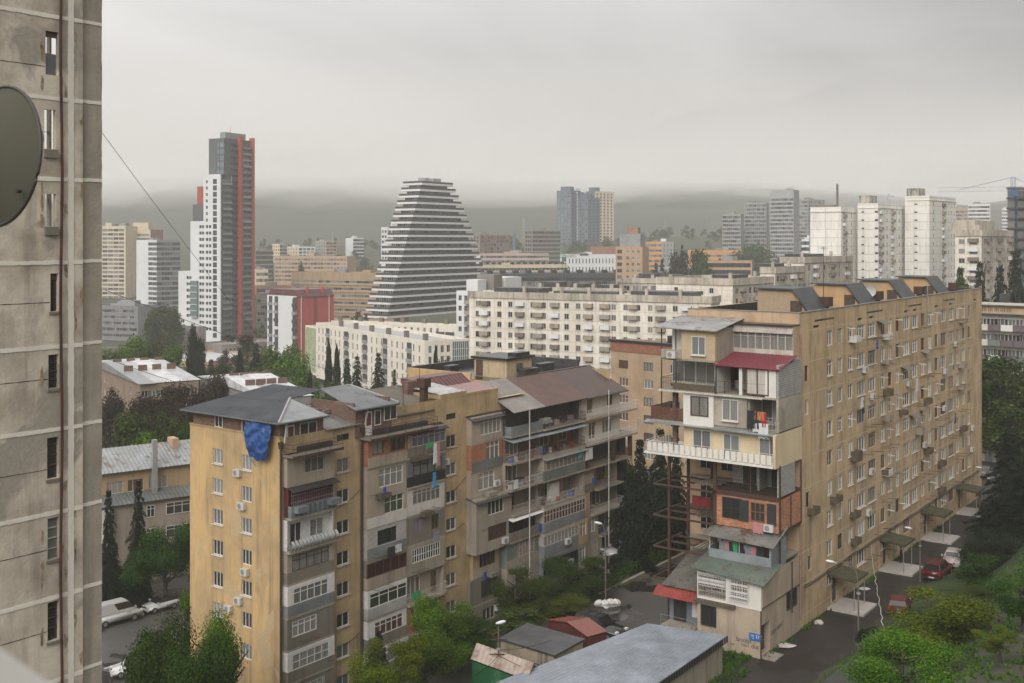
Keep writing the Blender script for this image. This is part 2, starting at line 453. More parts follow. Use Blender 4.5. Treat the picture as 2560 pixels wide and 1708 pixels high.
# generic apartment house given by photo columns
def house(name, label, cat, u0, uc, u1, vtop, Dc, ang, zb, mats, storey=3.0, F=None, E=None, roofm=None, par=.8, deep=False, depF=None, depE=None, top=None, extra=None, group=None, wdep=.14):
    """near corner at photo column uc and distance Dc; facade F runs to column u1, facade E to column u0.
    F/E = list of columns: (centre fraction, width m, height m, style dict) repeated on every storey"""
    a = R(ang); b = Bld(name, label, cat, (0, 0, 0), a, group)
    p = px(uc, vtop, Dc); ztop = p.z
    b.loc = Vector((p.x, p.y, zb)); b.root.location = b.loc; b.M = Matrix.Translation(b.loc) @ Matrix.Rotation(a, 4, 'Z')
    LF = depF or b.fx(u1); LE = depE or b.ey(u0)
    H = ztop-zb; b.LF, b.LE, b.H = LF, LE, H
    hF, hE, specs = [], [], []
    ns = int((H-par-.3)/storey); b.ns = ns
    for face, cols, L, hl in (('F', F, LF, hF), ('E', E, LE, hE)):
        for c in cols or ():
            fr_, w_, h_ = c[0], c[1], c[2]; st = dict(c[3]) if len(c) > 3 else {}
            rows = st.pop('rows', range(ns)); zo = st.pop('zo', 0); gls = st.pop('gls', None); frs = st.pop('frs', None)
            for k in rows:
                z = H-par-storey*(k+.5)+zo
                if z-h_/2 < .3: continue
                q = dict(face=face, c=0, a=fr_*L, z=z, w=w_, h=h_, deep=deep, dep=wdep, **st)
                if gls: q['gl'] = rnd.choice(gls)
                if frs: q['fr'] = rnd.choice(frs)
                specs.append(q); hl.append((fr_*L-w_/2, fr_*L+w_/2, z-h_/2, z+h_/2))
    mb = MB()
    wall(mb, 'F', 0, 0, LF, 0, H, hF, wdep, 0); wall(mb, 'E', 0, 0, LE, 0, H, hE, wdep, 1)
    mb.face([(0, LE, 0), (LF, LE, 0), (LF, LE, H), (0, LE, H)], 0); mb.face([(LF, 0, 0), (LF, LE, 0), (LF, LE, H), (LF, 0, H)], 1)
    # parapet inner faces
    zr = H-par; t = .25
    mb.face([(t, t, zr), (LF-t, t, zr), (LF-t, t, H), (t, t, H)], 0); mb.face([(t, LE-t, zr), (LF-t, LE-t, zr), (LF-t, LE-t, H), (t, LE-t, H)], 0)
    mb.face([(t, t, zr), (t, LE-t, zr), (t, LE-t, H), (t, t, H)], 0); mb.face([(LF-t, t, zr), (LF-t, LE-t, zr), (LF-t, LE-t, H), (LF-t, t, H)], 0)
    for q in (((0, 0), (LF, 0), (LF-t, t), (t, t)), ((0, LE), (LF, LE), (LF-t, LE-t), (t, LE-t)), ((0, 0), (0, LE), (t, LE-t), (t, t)), ((LF, 0), (LF, LE), (LF-t, LE-t), (LF-t, t))):
        mb.face([(x, y, H) for x, y in q], 0)
    b.part('wall', mb, list(mats) if len(mats) > 1 else [mats[0], mats[0]])
    rm = MB(); rm.face([(t, t, zr), (LF-t, t, zr), (LF-t, LE-t, zr), (t, LE-t, zr)]); b.part('roof', rm, roofm or TAR_G)
    many_windows(b, specs)
    if extra: extra(b)
    return b
def cols(cnt, w, h, a=0.04, z=.96, **st):
    return [(a+(z-a)*(k+.5)/cnt, w, h, st) for k in range(cnt)]
# ------------------------------------------------------------------ terrain
def smooth(a, b, x):
    t = min(1, max(0, (x-a)/(b-a))); return t*t*(3-2*t)
QN = (.8084, -.5886); QD = (.5886, .8084)
def qs(x, y): return x*QN[0]+y*QN[1], x*QD[0]+y*QD[1]
def ground(x, y):
    q, s = qs(x, y)
    z = -8+8*smooth(-69, -57, q)                       # yard terrace
    z += 12*smooth(-31, -12, q)                         # grassy bank on the right
    z -= (8*smooth(150, 420, y)+8*smooth(250, 560, y))*smooth(-150, -60, q-60+0*y) if False else 0
    far = smooth(170, 520, y)
    zf = -16+45*smooth(620, 1200, y)+14*smooth(700, 1100, y)*smooth(-100, 300, x)
    return z*(1-far)+zf*far
def ground_mesh():
    xs = [-6000, -3500, -2000, -1200, -700, -450, -300, -220, -170]+[-140+4*k for k in range(66)]+[128, 140, 160, 190, 240, 320, 450, 700, 1200, 2000, 3500, 6000]
    ys = [-60, -20, 10]+[24+4*k for k in range(50)]+[230, 245, 260, 280, 300, 330, 360, 400, 440, 480, 520, 560, 620, 680, 740, 800, 860, 920, 980, 1040, 1100, 1160, 1220, 1400, 1800, 2600, 4000, 7000]
    mb = MB(); mb.v = [(x, y, ground(x, y)) for y in ys for x in xs]
    nx = len(xs)
    for j in range(len(ys)-1):
        for i in range(nx-1):
            a = j*nx+i; mb.f.append((a, a+1, a+nx+1, a+nx)); mb.m.append(0)
    return mb
def earthmat():
    s = NT('earth')
    f = s.noise(.12, det=8, rough=.65); g = s.noise(1.5, det=6)
    c = s.mix(s.rng(f, .42, .58), (.05, .04, .026), (.036, .052, .014)); c = s.mix(s.rng(g, .3, .7, 0, .6), c, (.022, .026, .012))
    s.col(c); s.rough(.95); s.bump(g, .5, .1); return s.mat
kind(ground_mesh().build('ground', earthmat(), smooth=True), 'structure')
def asphalt(name, c, wet=.5):
    s = NT(name)
    f = s.noise(.16, det=7, rough=.6); g = s.noise(9, det=4); p = s.noise(.2, s.mapv((1, 1, 1), loc=(7.3, 2.1, 0)), det=4, rough=.5)
    col = s.mix(s.rng(f, .35, .68), sc_(c, .75), sc_(c, 1.3)); col = s.mix(s.rng(g, .4, .8, 0, .4), col, sc_(c, .6))
    pd = s.math('MULTIPLY', s.rng(p, .53, .6), wet)
    s.col(s.mix(pd, col, sc_(c, .55))); s.rough(s.rng(pd, 0, 1, .62, .06)); s.bump(g, .15, .01); return s.mat
def drape(name, poly_rows, mat, dz):
    """a strip of surface: rows of (x, y) across, laid dz above the ground"""
    mb = MB(); n = len(poly_rows[0])
    for r in poly_rows:
        for (x, y) in r: mb.v.append((x, y, ground(x, y)+dz))
    for j in range(len(poly_rows)-1):
        for i in range(n-1):
            a = j*n+i; mb.f.append((a, a+1, a+n+1, a+n)); mb.m.append(0)
    return kind(mb.build(name, mat, smooth=True), 'structure')
def qp(q, s): return (q*QN[0]+s*QD[0], q*QN[1]+s*QD[1])
def strip(name, q0, q1, s0, s1, mat, dz, nq=8, ns=40, wob=0):
    rows = []
    for j in range(ns+1):
        s = s0+(s1-s0)*j/ns; o0 = wob*math.sin(s*.37+1)+wob*.6*math.sin(s*.9); o1 = wob*math.sin(s*.29+2)+wob*.6*math.sin(s*.83+1)
        rows.append([qp(q0+o0+(q1+o1-q0-o0)*i/nq, s) for i in range(nq+1)])
    return drape(name, rows, mat, dz)
# ------------------------------------------------------------------ hills
def fnoise(x, y):
    return math.sin(x*.0021+1.3)*math.cos(y*.0017+.4)+.5*math.sin(x*.0057+y*.003+2)+.25*math.sin(x*.013-y*.009)+.12*math.sin(x*.031+y*.021)
def hill(name, x0, x1, y0, y1, hfun, nx, ny, mat):
    mb = MB()
    for j in range(ny+1):
        for i in range(nx+1):
            x = x0+(x1-x0)*i/nx; y = y0+(y1-y0)*j/ny; mb.v.append((x, y, hfun(x, y)))
    for j in range(ny):
        for i in range(nx):
            a = j*(nx+1)+i; mb.f.append((a, a+1, a+nx+2, a+nx+1)); mb.m.append(0)
    return kind(mb.build(name, mat, smooth=True), 'structure')
def hillmat():
    s = NT('hill_wood'); f = s.noise(.012, det=9, rough=.7); g = s.noise(.06, det=6)
    c = s.mix(s.rng(f, .4, .62), (.025, .035, .016), (.06, .065, .028)); c = s.mix(s.rng(g, .35, .7, 0, .7), c, (.018, .024, .013)); s.col(c); s.rough(.95); return s.mat
HM = hillmat()
def big(x, y):
    t = smooth(1500, 5600, y); r = 1-smooth(-100, 1600, x-.12*(y-1200))*.55
    return min(10+400*t*r, 226)+16*t*fnoise(x*.6, y*.6)+10*t*fnoise(x*1.6, y*1.4)+30*smooth(1150, 1350, y)*.6
hill('hills', -6500, 4200, 1200, 6600, big, 150, 70, HM)
def knoll(x, y):
    q = ((x-700)/600)**2+((y-3600)/700)**2; q2 = ((x-1750)/560)**2+((y-3900)/700)**2
    return -20+150*math.exp(-q*1.3)+190*math.exp(-q2*1.4)+8*fnoise(x*2, y*2)
hill('hills', -600, 3600, 2700, 5200, knoll, 90, 40, HM)
# ------------------------------------------------------------------ near concrete tower on the left, dish and sill of the viewpoint
NW = plaster('near_panel', (.6, .53, .44), (.25, .21, .165), sc=.55, streak=.6, patch=(.36, .32, .27), grime=1.0, bump=.8)
NW2 = plaster('near_panel_grey', (.38, .335, .275), (.2, .17, .135), sc=.5, streak=.7, grime=.7, bump=1.0)
MORT = plaster('mortar_pale', (.7, .66, .58), (.5, .46, .4), sc=1.2, streak=.2, grime=.4)
NT_ = Bld('apartment_tower', 'weathered concrete panel tower with pale mortar seams filling the near left edge', 'apartment tower', (-14.45, 39.4, -10), math.atan2(.7979, .6028))
NH = 62
vx = lambda u: NT_.fx(u); nz_ = lambda v, x: NT_.zf(v, x)
xw0, xw1 = vx(112), vx(146); xr = vx(207)
seams = [55-600, 55-400, 55-200, 55, 255, 452, 656, 862, 1064, 1268, 1475, 1680, 1880, 2080]
wv = [(79, 188), (275, 373), (485, 566), (684, 779), (887, 971), (1094, 1197), (1295, 1399), (1505, 1603)]
wx = [(114, 146), (111, 139), (113, 140), (126, 146), (121, 147), (118, 147), (119, 148), (119, 148)]
wv += [(1715, 1810)]; wx += [(119, 148)]
hz = [(vx(a), vx(c), nz_(v1, vx(130)), nz_(v0, vx(130))) for (v0, v1), (a, c) in zip(wv, wx)]
def jagwall(mb): wall(mb, 'F', 0, -9, xr, 0, NH, hz, .16)
mb = MB(); jagwall(mb); wall(mb, 'B', 3.4, -9, 0, 0, NH, [(-3.4, -.2, hz[i][2]-1.6, hz[i][3]+1.4) for i in (0, 1, 2)], .2)
zt3 = hz[2][2]-1.6; mb.face([(0, .25, 0), (0, 3.4, 0), (0, 3.4, zt3), (0, .25, zt3)]); mb.face([(0, .25, hz[0][3]+1.4), (0, 3.4, hz[0][3]+1.4), (0, 3.4, NH), (0, .25, NH)]); mb.face([(-9, 0, 0), (-9, 3.4, 0), (-9, 3.4, NH), (-9, 0, NH)]); mb.face([(-9, 0, NH), (0, 0, NH), (0, 3.4, NH), (-9, 3.4, NH)])
NT_.part('wall', mb, NW)
# ragged edge of the corner panel
mb = MB(); zz = 0; r_ = random.Random(11); pts = []
while zz < NH: pts.append((r_.uniform(-.012, .012), zz)); zz += .22
for (e0, z0), (e1, z1) in zip(pts[:-1], pts[1:]):
    mb.face([(xr, .14, z0), (e0, .14, z0), (e1, .14, z1), (xr, .14, z1)]); mb.face([(e0, .14, z0), (0, .4, z0), (0, .4, z1), (e1, .14, z1)])
mb.face([(xr, 0, 0), (xr, .14, 0), (xr, .14, NH), (xr, 0, NH)]); NT_.part('corner_panel', mb, NW2)
def jag(mb, a0, a1, za, zb, y0, y1, horiz, r_, amp=.012):
    n = max(3, int((abs(a1-a0) if horiz else abs(zb-za))/.16)); P = []
    for k in range(n+1):
        t = k/n; j0, j1 = r_.uniform(-amp, amp), r_.uniform(-amp, amp)
        if horiz: x = a0+(a1-a0)*t; P.append(((x, za+j0), (x, zb+j1)))
        else: z = za+(zb-za)*t; P.append(((a0+j0, z), (a1+j1, z)))
    for (p, q), (p2, q2) in zip(P[:-1], P[1:]):
        mb.face([(p[0], y0, p[1]), (q[0], y0, q[1]), (q2[0], y0, q2[1]), (p2[0], y0, p2[1])])
        mb.face([(p[0], y0, p[1]), (p2[0], y0, p2[1]), (p2[0], y1, p2[1]), (p[0], y1, p[1])]); mb.face([(q[0], y0, q[1]), (q2[0], y0, q2[1]), (q2[0], y1, q2[1]), (q[0], y1, q[1])])
xv0, xv1 = vx(170), vx(184)
for i, v in enumerate(seams):
    z = nz_(v, vx(207)); mb = MB(); jag(mb, -9, xv0-.01, z-.06, z+.075, -.022, .0, True, r_); NT_.part('seam', mb, MORT); mb = MB(); jag(mb, xv1+.01, xr-.01, z-.06, z+.075, -.022, 0, True, r_); NT_.part('seam', mb, MORT)
    mb = MB(); jag(mb, xr+.02, -.01, z-.02, z+.1, .118, .14, True, r_); NT_.part('seam', mb, MORT)
mb = MB(); jag(mb, xv0, xv1, 0, NH, -.025, 0, False, r_, .014); NT_.part('seam', mb, MORT)
GAP = plain('joint_gap', (.05, .042, .035), .95)
for (v0, v1), (a, c) in zip(wv, wx):
    if v0 in (275, 485): continue
    z = nz_(v1-22, vx(112)); mb = MB(); jag(mb, -9, vx(a)-.02, z-.012, z+.012, -.006, 0, True, r_, .006); NT_.part('crack', mb, GAP)
for i, h in enumerate(hz):
    g = MB(); y = .15
    if i == 0:
        zm = h[2]+(h[3]-h[2])*.5; g.face([(h[0], y, h[2]), (h[1], y, h[2]), (h[1], y, zm), (h[0], y, zm)]); o = NT_.part('window', g, G_GREY); f = MB(); f.box(h[0]+.02, h[1]-.02, .09, .149, zm+.55, zm+.95); f.build('frame', F_BROWN, o); continue
    if i in (1, 2):
        f = MB(); f.box(h[0]-.03, h[1]+.05, -.1, .1, h[2]-.3, h[2]-.02); NT_.part('broken_sill', f, CONC_D); continue
    g.face([(h[0], y, h[2]), (h[1], y, h[2]), (h[1], y, h[3]), (h[0], y, h[3])]); o = NT_.part('window', g, G_DARK if i != 6 else G_GREY)
    f = MB()
    if i == 3: f.box(h[0]+.01, h[1]-.01, .09, .145, h[3]-.22, h[3]-.06)
    else:
        for k in range(1, 4): z = h[2]+(h[3]-h[2])*k/4+(.1 if i % 2 else 0); f.box(h[0]+.01, h[1]-.01, .1, .145, z-.018, z+.018)
        f.box(h[0]+.01, h[0]+.05, .1, .146, h[2], h[3])
    f.build('frame', F_BROWN if i != 6 else F_OLD, o)
    f = MB(); f.box(h[0]-.05, h[1]+.05, -.06, .2, h[2]-.1, h[2]-.01); NT_.part('sill', f, CONC_D)
mb = MB(); xp = vx(150); mb.tube([(xp+.03*math.sin(k*1.1), -.09, NH*k/40) for k in range(41)], .045, 6); NT_.part('drain_pipe', mb, plain('near_rust', (.06, .022, .012), .8, var=.5, nsc=2))
PLP = plain('peeled_concrete', (.3, .22, .15), .95, var=.5, nsc=6)
for k in range(46):   # spalled patches along the joints
    i = r_.randrange(3, 12); z = nz_(seams[i], vx(180))+r_.uniform(-2.6, -.1); x = r_.choice((xv0-.08, xv1+.06, xr-.06, xw1+.12, xw0-.1)); mb = MB()
    n = 7; pl = [(x+math.cos(q*6.28/n)*r_.uniform(.03, .09), z+math.sin(q*6.28/n)*r_.uniform(.06, .4)) for q in range(n)]; mb.prism(pl, 'y', -.012, .002); NT_.part('spalled_patch', mb, PLP)
dish = thing('satellite_dish', 'dark olive satellite dish seen from behind in front of the near concrete tower', 'satellite dish')
c = px(-2, 391, 7.2); Rz = Matrix.Translation(c) @ Matrix.Rotation(R(-34), 4, 'Z') @ Matrix.Rotation(R(-4), 4, 'X')
mb = MB(); nr, na = 8, 48
for i in range(nr+1):
    for j in range(na):
        r0 = .455*i/nr; t_ = 2*math.pi*j/na; mb.v.append((r0*math.cos(t_), -.09+.09*(i/nr)**2, r0*1.0*math.sin(t_)))
for i in range(nr):
    for j in range(na): j2 = (j+1) % na; mb.f.append((i*na+j, i*na+j2, (i+1)*na+j2, (i+1)*na+j)); mb.m.append(0)
o = mb.build('reflector', plain('dish_olive', (.06, .056, .038), .85, var=.1), dish, smooth=True); o.matrix_local = Rz
mb = MB(); mb.tube([(.455*math.cos(q*math.pi/24), 0, .455*math.sin(q*math.pi/24)) for q in range(49)], .012, 6, cap=False); o2 = mb.build('rim', plain('dish_rim', (.03, .03, .025), .5), o)
mb = MB(); mb.tube([(.34, -.045, -.24), (.34, -.075, -.245)], .012, 8); mb.build('bolt', F_BLACK, o)
mb = MB(); mb.tube([(0, -.1, 0), (0, -.32, 0), (-.3, -.5, -.1)], .03, 8); mb.build('bracket', F_GREY, o)
rl = tag(MB().build('window_ledge', [F_WHITE]), 'blurred white painted ledge in the lowest left corner', 'ledge'); 
mb = MB(); p0, p1, p2 = px(-60, 1590, 1.15), px(150, 1735, 1.2), px(-60, 1760, 1.15)
q = [p0, p1, p2]; mb.face(q); mb.face([p+Vector((0, .05, -.03)) for p in reversed(q)]); [mb.face([q[i], q[(i+1) % 3], q[(i+1) % 3]+Vector((0, .05, -.03)), q[i]+Vector((0, .05, -.03))]) for i in range(3)]
bpy.data.objects.remove(rl); tag(mb.build('window_ledge', F_WHITE), 'blurred white painted ledge in the lowest left corner', 'ledge')
# ------------------------------------------------------------------ tan slab block on the right with its stack of home-made loggias
TAN = plaster('tan_panel', (.53, .385, .235), (.31, .22, .135), sc=.25, streak=.95, patch=(.44, .335, .22), seamz=2.8, seamx=3.1, seamc=(.5, .385, .26), grime=.95, seamo=(.2, 1.05), bump=.6)
TAN_E = plaster('tan_render', (.52, .37, .24), (.29, .2, .13), sc=.3, streak=.55, grime=.6, bump=.4)
ROOFSLOPE = plain('roof_felt', (.055, .057, .06), .5, var=.3, nsc=.7)
RB = Bld('apartment_block', 'long tan nine storey slab block with home made loggias stacked on its end wall', 'apartment block', (25.3, 97.8, 0), math.atan2(.8084, .5886))
RL, RW, RH = 64.8, 10.9, 27.9
def cvx(x, k, o): return o+x/k
RBW = []
def rcol(xz, wz, rows, frs=(F_WHITE,)*4+(F_OLD, F_BROWN, F_GREY), n=2, skip=()):
    u = 1960+xz/3.137; a = RB.fx(u); ww = RB.fx(u+wz/6.274)-RB.fx(u-wz/6.274)
    for k in rows:
        if k in skip: continue
        fr = rnd.choice(frs)
        RBW.append(dict(face='F', c=0, a=a, z=25.2-2.8*k, w=max(.8, ww*1.02), h=1.45, n=(3 if ww > 1.9 else 2 if ww > .9 else 1), tr=rnd.choice((0, 0, .28)), gl=rnd.choice((G_DARK, G_GREY, G_GREY, G_CURT2, G_CURT2, G_CURT)), fr=fr, sill=F_WHITE if rnd.random() < .4 else None, fw=.09))
A9 = range(9)
for xz, wz in ((360, 40), (440, 36)): rcol(xz, wz, A9)
rcol(522, 36, A9, (F_WHITE, F_WHITE, F_BROWN)); rcol(605, 62, A9); rcol(690, 58, A9, skip=(8,)); rcol(775, 32, A9, (F_WHITE, F_BROWN)); rcol(830, 28, A9)
rcol(890, 27, A9, (F_WHITE, F_BROWN, F_WHITE)); rcol(960, 50, A9); rcol(1025, 42, A9, skip=(8,)); rcol(1088, 26, A9, (F_BROWN, F_WHITE)); rcol(1143, 25, A9)
rcol(1194, 24, A9, (F_BROWN, F_WHITE)); rcol(1250, 40, A9, (F_WHITE, F_BROWN)); rcol(1310, 38, A9); rcol(1362, 23, A9, skip=(8,)); rcol(1407, 20, A9); rcol(1451, 20, A9)
for (u, v, w_, fr) in ((2016, 934, .8, F_BROWN), (2017, 1018, .8, F_WHITE), (2019, 1250, .8, F_BLACK), (2025, 1408, .9, F_OLD)):
    a = RB.fx(u); RBW.append(dict(face='F', c=0, a=a, z=RB.zf(v, a), w=w_, h=1.4, n=1, gl=G_DARK if fr is not F_WHITE else G_CURT2, fr=fr, fw=.08))
RBW.append(dict(face='F', c=0, a=-.0+.25, z=6.3, w=.5, h=1.4, n=1, gl=G_GREY, fr=F_WHITE, fw=.09)) if False else None
ents = []
for (xz, yz) in ((465, 790), (815, 540), (1097, 335), (1335, 168)):
    u = 1960+xz/2.862; ents.append(RB.fx(u, -1.2)-.6)
holesF = [(q['a']-q['w']/2, q['a']+q['w']/2, q['z']-q['h']/2, q['z']+q['h']/2) for q in RBW]
slots = []
for (xz, yz) in ((255, 342), (597, 298), (687, 284), (958, 232), (1028, 225), (1195, 190), (1308, 174), (1498, 147)):
    u = 1960+xz/3.137; a = RB.fx(u); slots.append((a-.75, a+.75, 26.35, 26.6))
doors = [(e-.6, e+.6, .35, 2.6) for e in ents]
vents = [(a-.3, a+.3, .45, .9) for a in (7.6, 11.3, 21.5, 25.2, 36.5, 39.8, 51, 54.5)]
mb = MB(); wall(mb, 'F', 0, 0, RL, 0, RH, holesF+slots+doors+vents, .18)
EH = []
wall(mb, 'E', 0, 0, RW, 0, RH, EH, .18, 1)
mb.face([(RL, 0, 0), (RL, RW, 0), (RL, RW, RH), (RL, 0, RH)], 0); mb.face([(0, RW, 0), (RL, RW, 0), (RL, RW, RH), (0, RW, RH)], 0)
t = .3; zr = 26.75
for q in (((0, 0), (RL, 0), (RL-t, t), (t, t)), ((0, RW), (RL, RW), (RL-t, RW-t), (t, RW-t)), ((0, 0), (0, RW), (t, RW-t), (t, t)), ((RL, 0), (RL, RW), (RL-t, RW-t), (RL-t, t))):
    mb.face([(x, y, RH) for x, y in q], 0)
for (p, q) in (((t, t), (RL-t, t)), ((RL-t, t), (RL-t, RW-t)), ((RL-t, RW-t), (t, RW-t)), ((t, RW-t), (t, t))):
    mb.face([(*p, zr), (*q, zr), (*q, RH), (*p, RH)], 2)
RB.part('wall', mb, [TAN, TAN_E, TAR])
mb = MB(); mb.face([(t, t, zr), (RL-t, t, zr), (RL-t, RW-t, zr), (t, RW-t, zr)]); RB.part('roof', mb, TAR)
mb = MB(); mb.box(-.06, RL+.06, -.07, .32, RH+.003, RH+.06); mb.box(-.06, .32, .32, RW+.06, RH+.003, RH+.06); RB.part('coping', mb, metalroof('coping_metal', (.2, .2, .2), .45, rust=(.08, .05, .035)))
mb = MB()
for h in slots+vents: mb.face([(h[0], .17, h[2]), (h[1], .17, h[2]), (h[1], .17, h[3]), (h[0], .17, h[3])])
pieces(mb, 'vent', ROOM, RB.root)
many_windows(RB, RBW)
for h in doors:
    mb = MB(); mb.box(h[0]+.01, h[1]-.01, .08, .13, h[2]+.01, h[3]-.01); mb.box((h[0]+h[1])/2-.02, (h[0]+h[1])/2+.02, .06, .079, h[2]+.05, h[3]-.05); o = RB.part('door', mb, plain('door_steel', (.06, .065, .07), .5))
    mb = MB(); mb.tube([(h[0]+.25, .04, h[2]+.9), (h[0]+.25, .04, h[2]+1.2)], .02, 5); mb.build('handle', STEEL, o)
MOSS = plain('mossy_slab', (.06, .055, .025), .9, var=.5, nsc=2)
for e in ents:
    mb = MB(); mb.prism([(-2.6, 2.85), (0, 3.1), (0, 3.3), (-2.6, 3.05)], 'x', e-1.7, e+1.9); o = RB.part('entrance_canopy', mb, MOSS)
    for dx in (-1.3, 1.5):
        mb = MB(); mb.tube([(e+dx, -2.35, .15), (e+dx, -2.35, 2.87)], .05, 6); mb.build('post', STEEL, o)
    mb = MB(); mb.box(e-1.9, e+2.0, -3.4, -.02, -.3, .22); RB.part('entrance_step', mb, plain('pale_concrete', (.42, .39, .36), .5, var=.15))
# flue pipes and clothes racks fixed to the wall
for (xz, yz) in ((500, 378), (515, 613), (880, 312), (1130, 272), (1355, 222), (888, 520), (760, 762), (880, 737), (1065, 660), (893, 925), (815, 970), (1085, 852), (1185, 995), (505, 1088), (805, 1170), (1200, 815), (812, 1372), (1090, 1420), (1180, 258), (1140, 1330)):
    u = 1960+xz/3.137; v = 700+yz/3.137; a = RB.fx(u); z = RB.zf(v, a)
    mb = MB(); mb.tube([(a, .1, z), (a, -.75, z-.03)], .065, 7); RB.part('flue_pipe', mb, PIPE_W)
for (xz, yz) in ((320, 698), (740, 328), (825, 280), (1045, 130), (1120, 258)):
    u = 1960+xz/2.862; v = 1160+yz/2.862; a = RB.fx(u); z = RB.zf(v, a)
    mb = MB(); mb.tube([(a, .1, z), (a, -.75, z-.03)], .065, 7); RB.part('flue_pipe', mb, PIPE_W)
rk = [(640, 470, 3), (700, 458, 3), (1310, 320, 3.5), (1000, 388, 3), (745, 672, 2.2), (1100, 752, 3), (1060, 768, 2), (1150, 545, 2), (1300, 510, 3), (1330, 838, 3), (1290, 880, 2), (700, 1130, 2.5), (640, 1152, 2), (1190, 1100, 2), (1360, 1030, 2), (780, 1308, 2), (700, 1342, 2.2), (620, 1368, 2.2), (1290, 1240, 2.5), (1320, 1225, 2), (1350, 1380, 2), (1320, 1405, 2.5), (1020, 990, 2), (660, 930, 2), (770, 908, 1.5), (1100, 1520, 2), (1150, 1165, 2)]
rk = [(1960+x/3.137, 700+y/3.137, w_) for x, y, w_ in rk]+[(1960+x/2.862, 1160+y/2.862, w_) for x, y, w_ in ((640, 505, 3), (720, 460, 2.5), (690, 640, 2), (580, 680, 2), (700, 270, 2), (740, 95, 2.5), (930, 90, 2), (1010, 250, 2), (1180, 150, 2.5), (1230, 130, 2.5), (970, 425, 2), (1040, 370, 2))]
for (u, v, w_) in rk:
    a = RB.fx(u); z = RB.zf(v, a); mb = MB()
    for dx in (0, w_):
        mb.tube([(a+dx, .05, z), (a+dx, -1.15, z+.06)], .022, 5)
    for y in (-.25, -.55, -.85, -1.12): mb.tube([(a, y, z+.04), (a+w_, y, z+.04)], .008, 4)
    RB.part('clothes_rack', mb, RUST)
WOODBOX = plain('weathered_wood', (.1, .075, .05), .9, var=.4, nsc=4)
for i, (xz, yz, dx, dz, wt) in enumerate(((530, 462, 1.3, .6, 1), (785, 443, 1.3, .55, 1), (790, 878, 1.3, .7, 0), (787, 1080, 1.2, .7, 2), (912, 1035, 1, .5, 0), (1100, 556, 1.2, .4, 2), (1105, 945, 1.1, .6, 0), (1040, 1178, 1.2, .8, 2), (540, 1375, 1.3, 1, 0), (1110, 1335, 1.4, .6, 0), (785, 1502, 1.3, .7, 1), (780, 640, 1.2, .4, 2), (1385, 1162, 1.4, .6, 0), (1215, 1432, 1.3, .6, 0), (1385, 318, 1.5, .5, 2), (1378, 668, 1.5, .6, 2), (1372, 842, 1.4, .4, 2))):
    u = 1960+xz/3.137; v = 700+yz/3.137; a = RB.fx(u); z = RB.zf(v, a); mb = MB()
    mb.box(a-dx/2, a+dx/2, -.75, -.02, z-dz/2, z-dz/2+.06); mb.box(a-dx/2, a+dx/2, -.75, -.70, z-dz/2, z+dz/2); mb.box(a-dx/2, a-dx/2+.05, -.699, -.02, z-dz/2+.061, z+dz/2); mb.box(a+dx/2-.05, a+dx/2, -.699, -.02, z-dz/2+.061, z+dz/2)
    if wt == 0:
        for k in range(5): mb.box(a-dx/2+dx*k/5, a-dx/2+dx*k/5+.03, -.78, -.751, z-dz/2, z+dz/2)
    RB.part('window_box', mb, (WOODBOX, F_WHITE, CONC)[wt])
for (xz, yz, w_) in ((350, 245, 1.6), (187, 328, 1.4), (487, 355, 1.3), (492, 545, 1.2), (715, 52, 1.3), (1110, 182, 1.3)):
    u = 1960+xz/2.862; v = 1160+yz/2.862; a = RB.fx(u); z = RB.zf(v, a); mb = MB()
    mb.box(a-w_/2, a+w_/2, -.7, -.65, z-.3, z+.3); mb.box(a-w_/2, a+w_/2, -.649, -.02, z-.3, z-.25); mb.box(a-w_/2, a-w_/2+.05, -.649, -.02, z-.249, z+.3); mb.box(a+w_/2-.05, a+w_/2, -.649, -.02, z-.249, z+.3)
    RB.part('window_box', mb, WOODBOX)
for (xz, yz, w_) in ((785, 338, 1.8), (972, 697, 2.0), (1037, 1073, 1.8), (1110, 1035, 1.2)):
    u = 1960+xz/3.137; v = 700+yz/3.137; a = RB.fx(u, -.5); z = RB.zf(v, a, -.5); mb = MB()
    mb.prism([(-1.0, z-.1), (0, z+.25), (0, z+.29), (-1.0, z-.06)], 'x', a-w_/2, a+w_/2); RB.part('window_canopy', mb, CONC_D)
# drain, cables
mb = MB(); a = RB.fx(1960+1118/3.137); z0, z1 = RB.zf(700+440/3.137, a), 29.4; mb.tube([(a, -.12, z0), (a, -.12, z1)], .05, 6); RB.part('roof_mast', mb, STEEL)
for (za, zb_, sag) in ((3.75, 3.75, .15), (3.55, 3.5, .1)):
    mb = MB(); mb.tube([(1+62.5*k/40, -.1, za+(zb_-za)*k/40-sag*abs(math.sin(k*.8))) for k in range(41)], .035, 5); RB.part('wall_cable', mb, F_BLACK)
mb = MB(); mb.tube([(-.05, -.1, 1), (-.05, -.1, 26)], .09, 7); RB.part('drain_pipe', mb, plain('pipe_pink', (.28, .17, .13), .7))
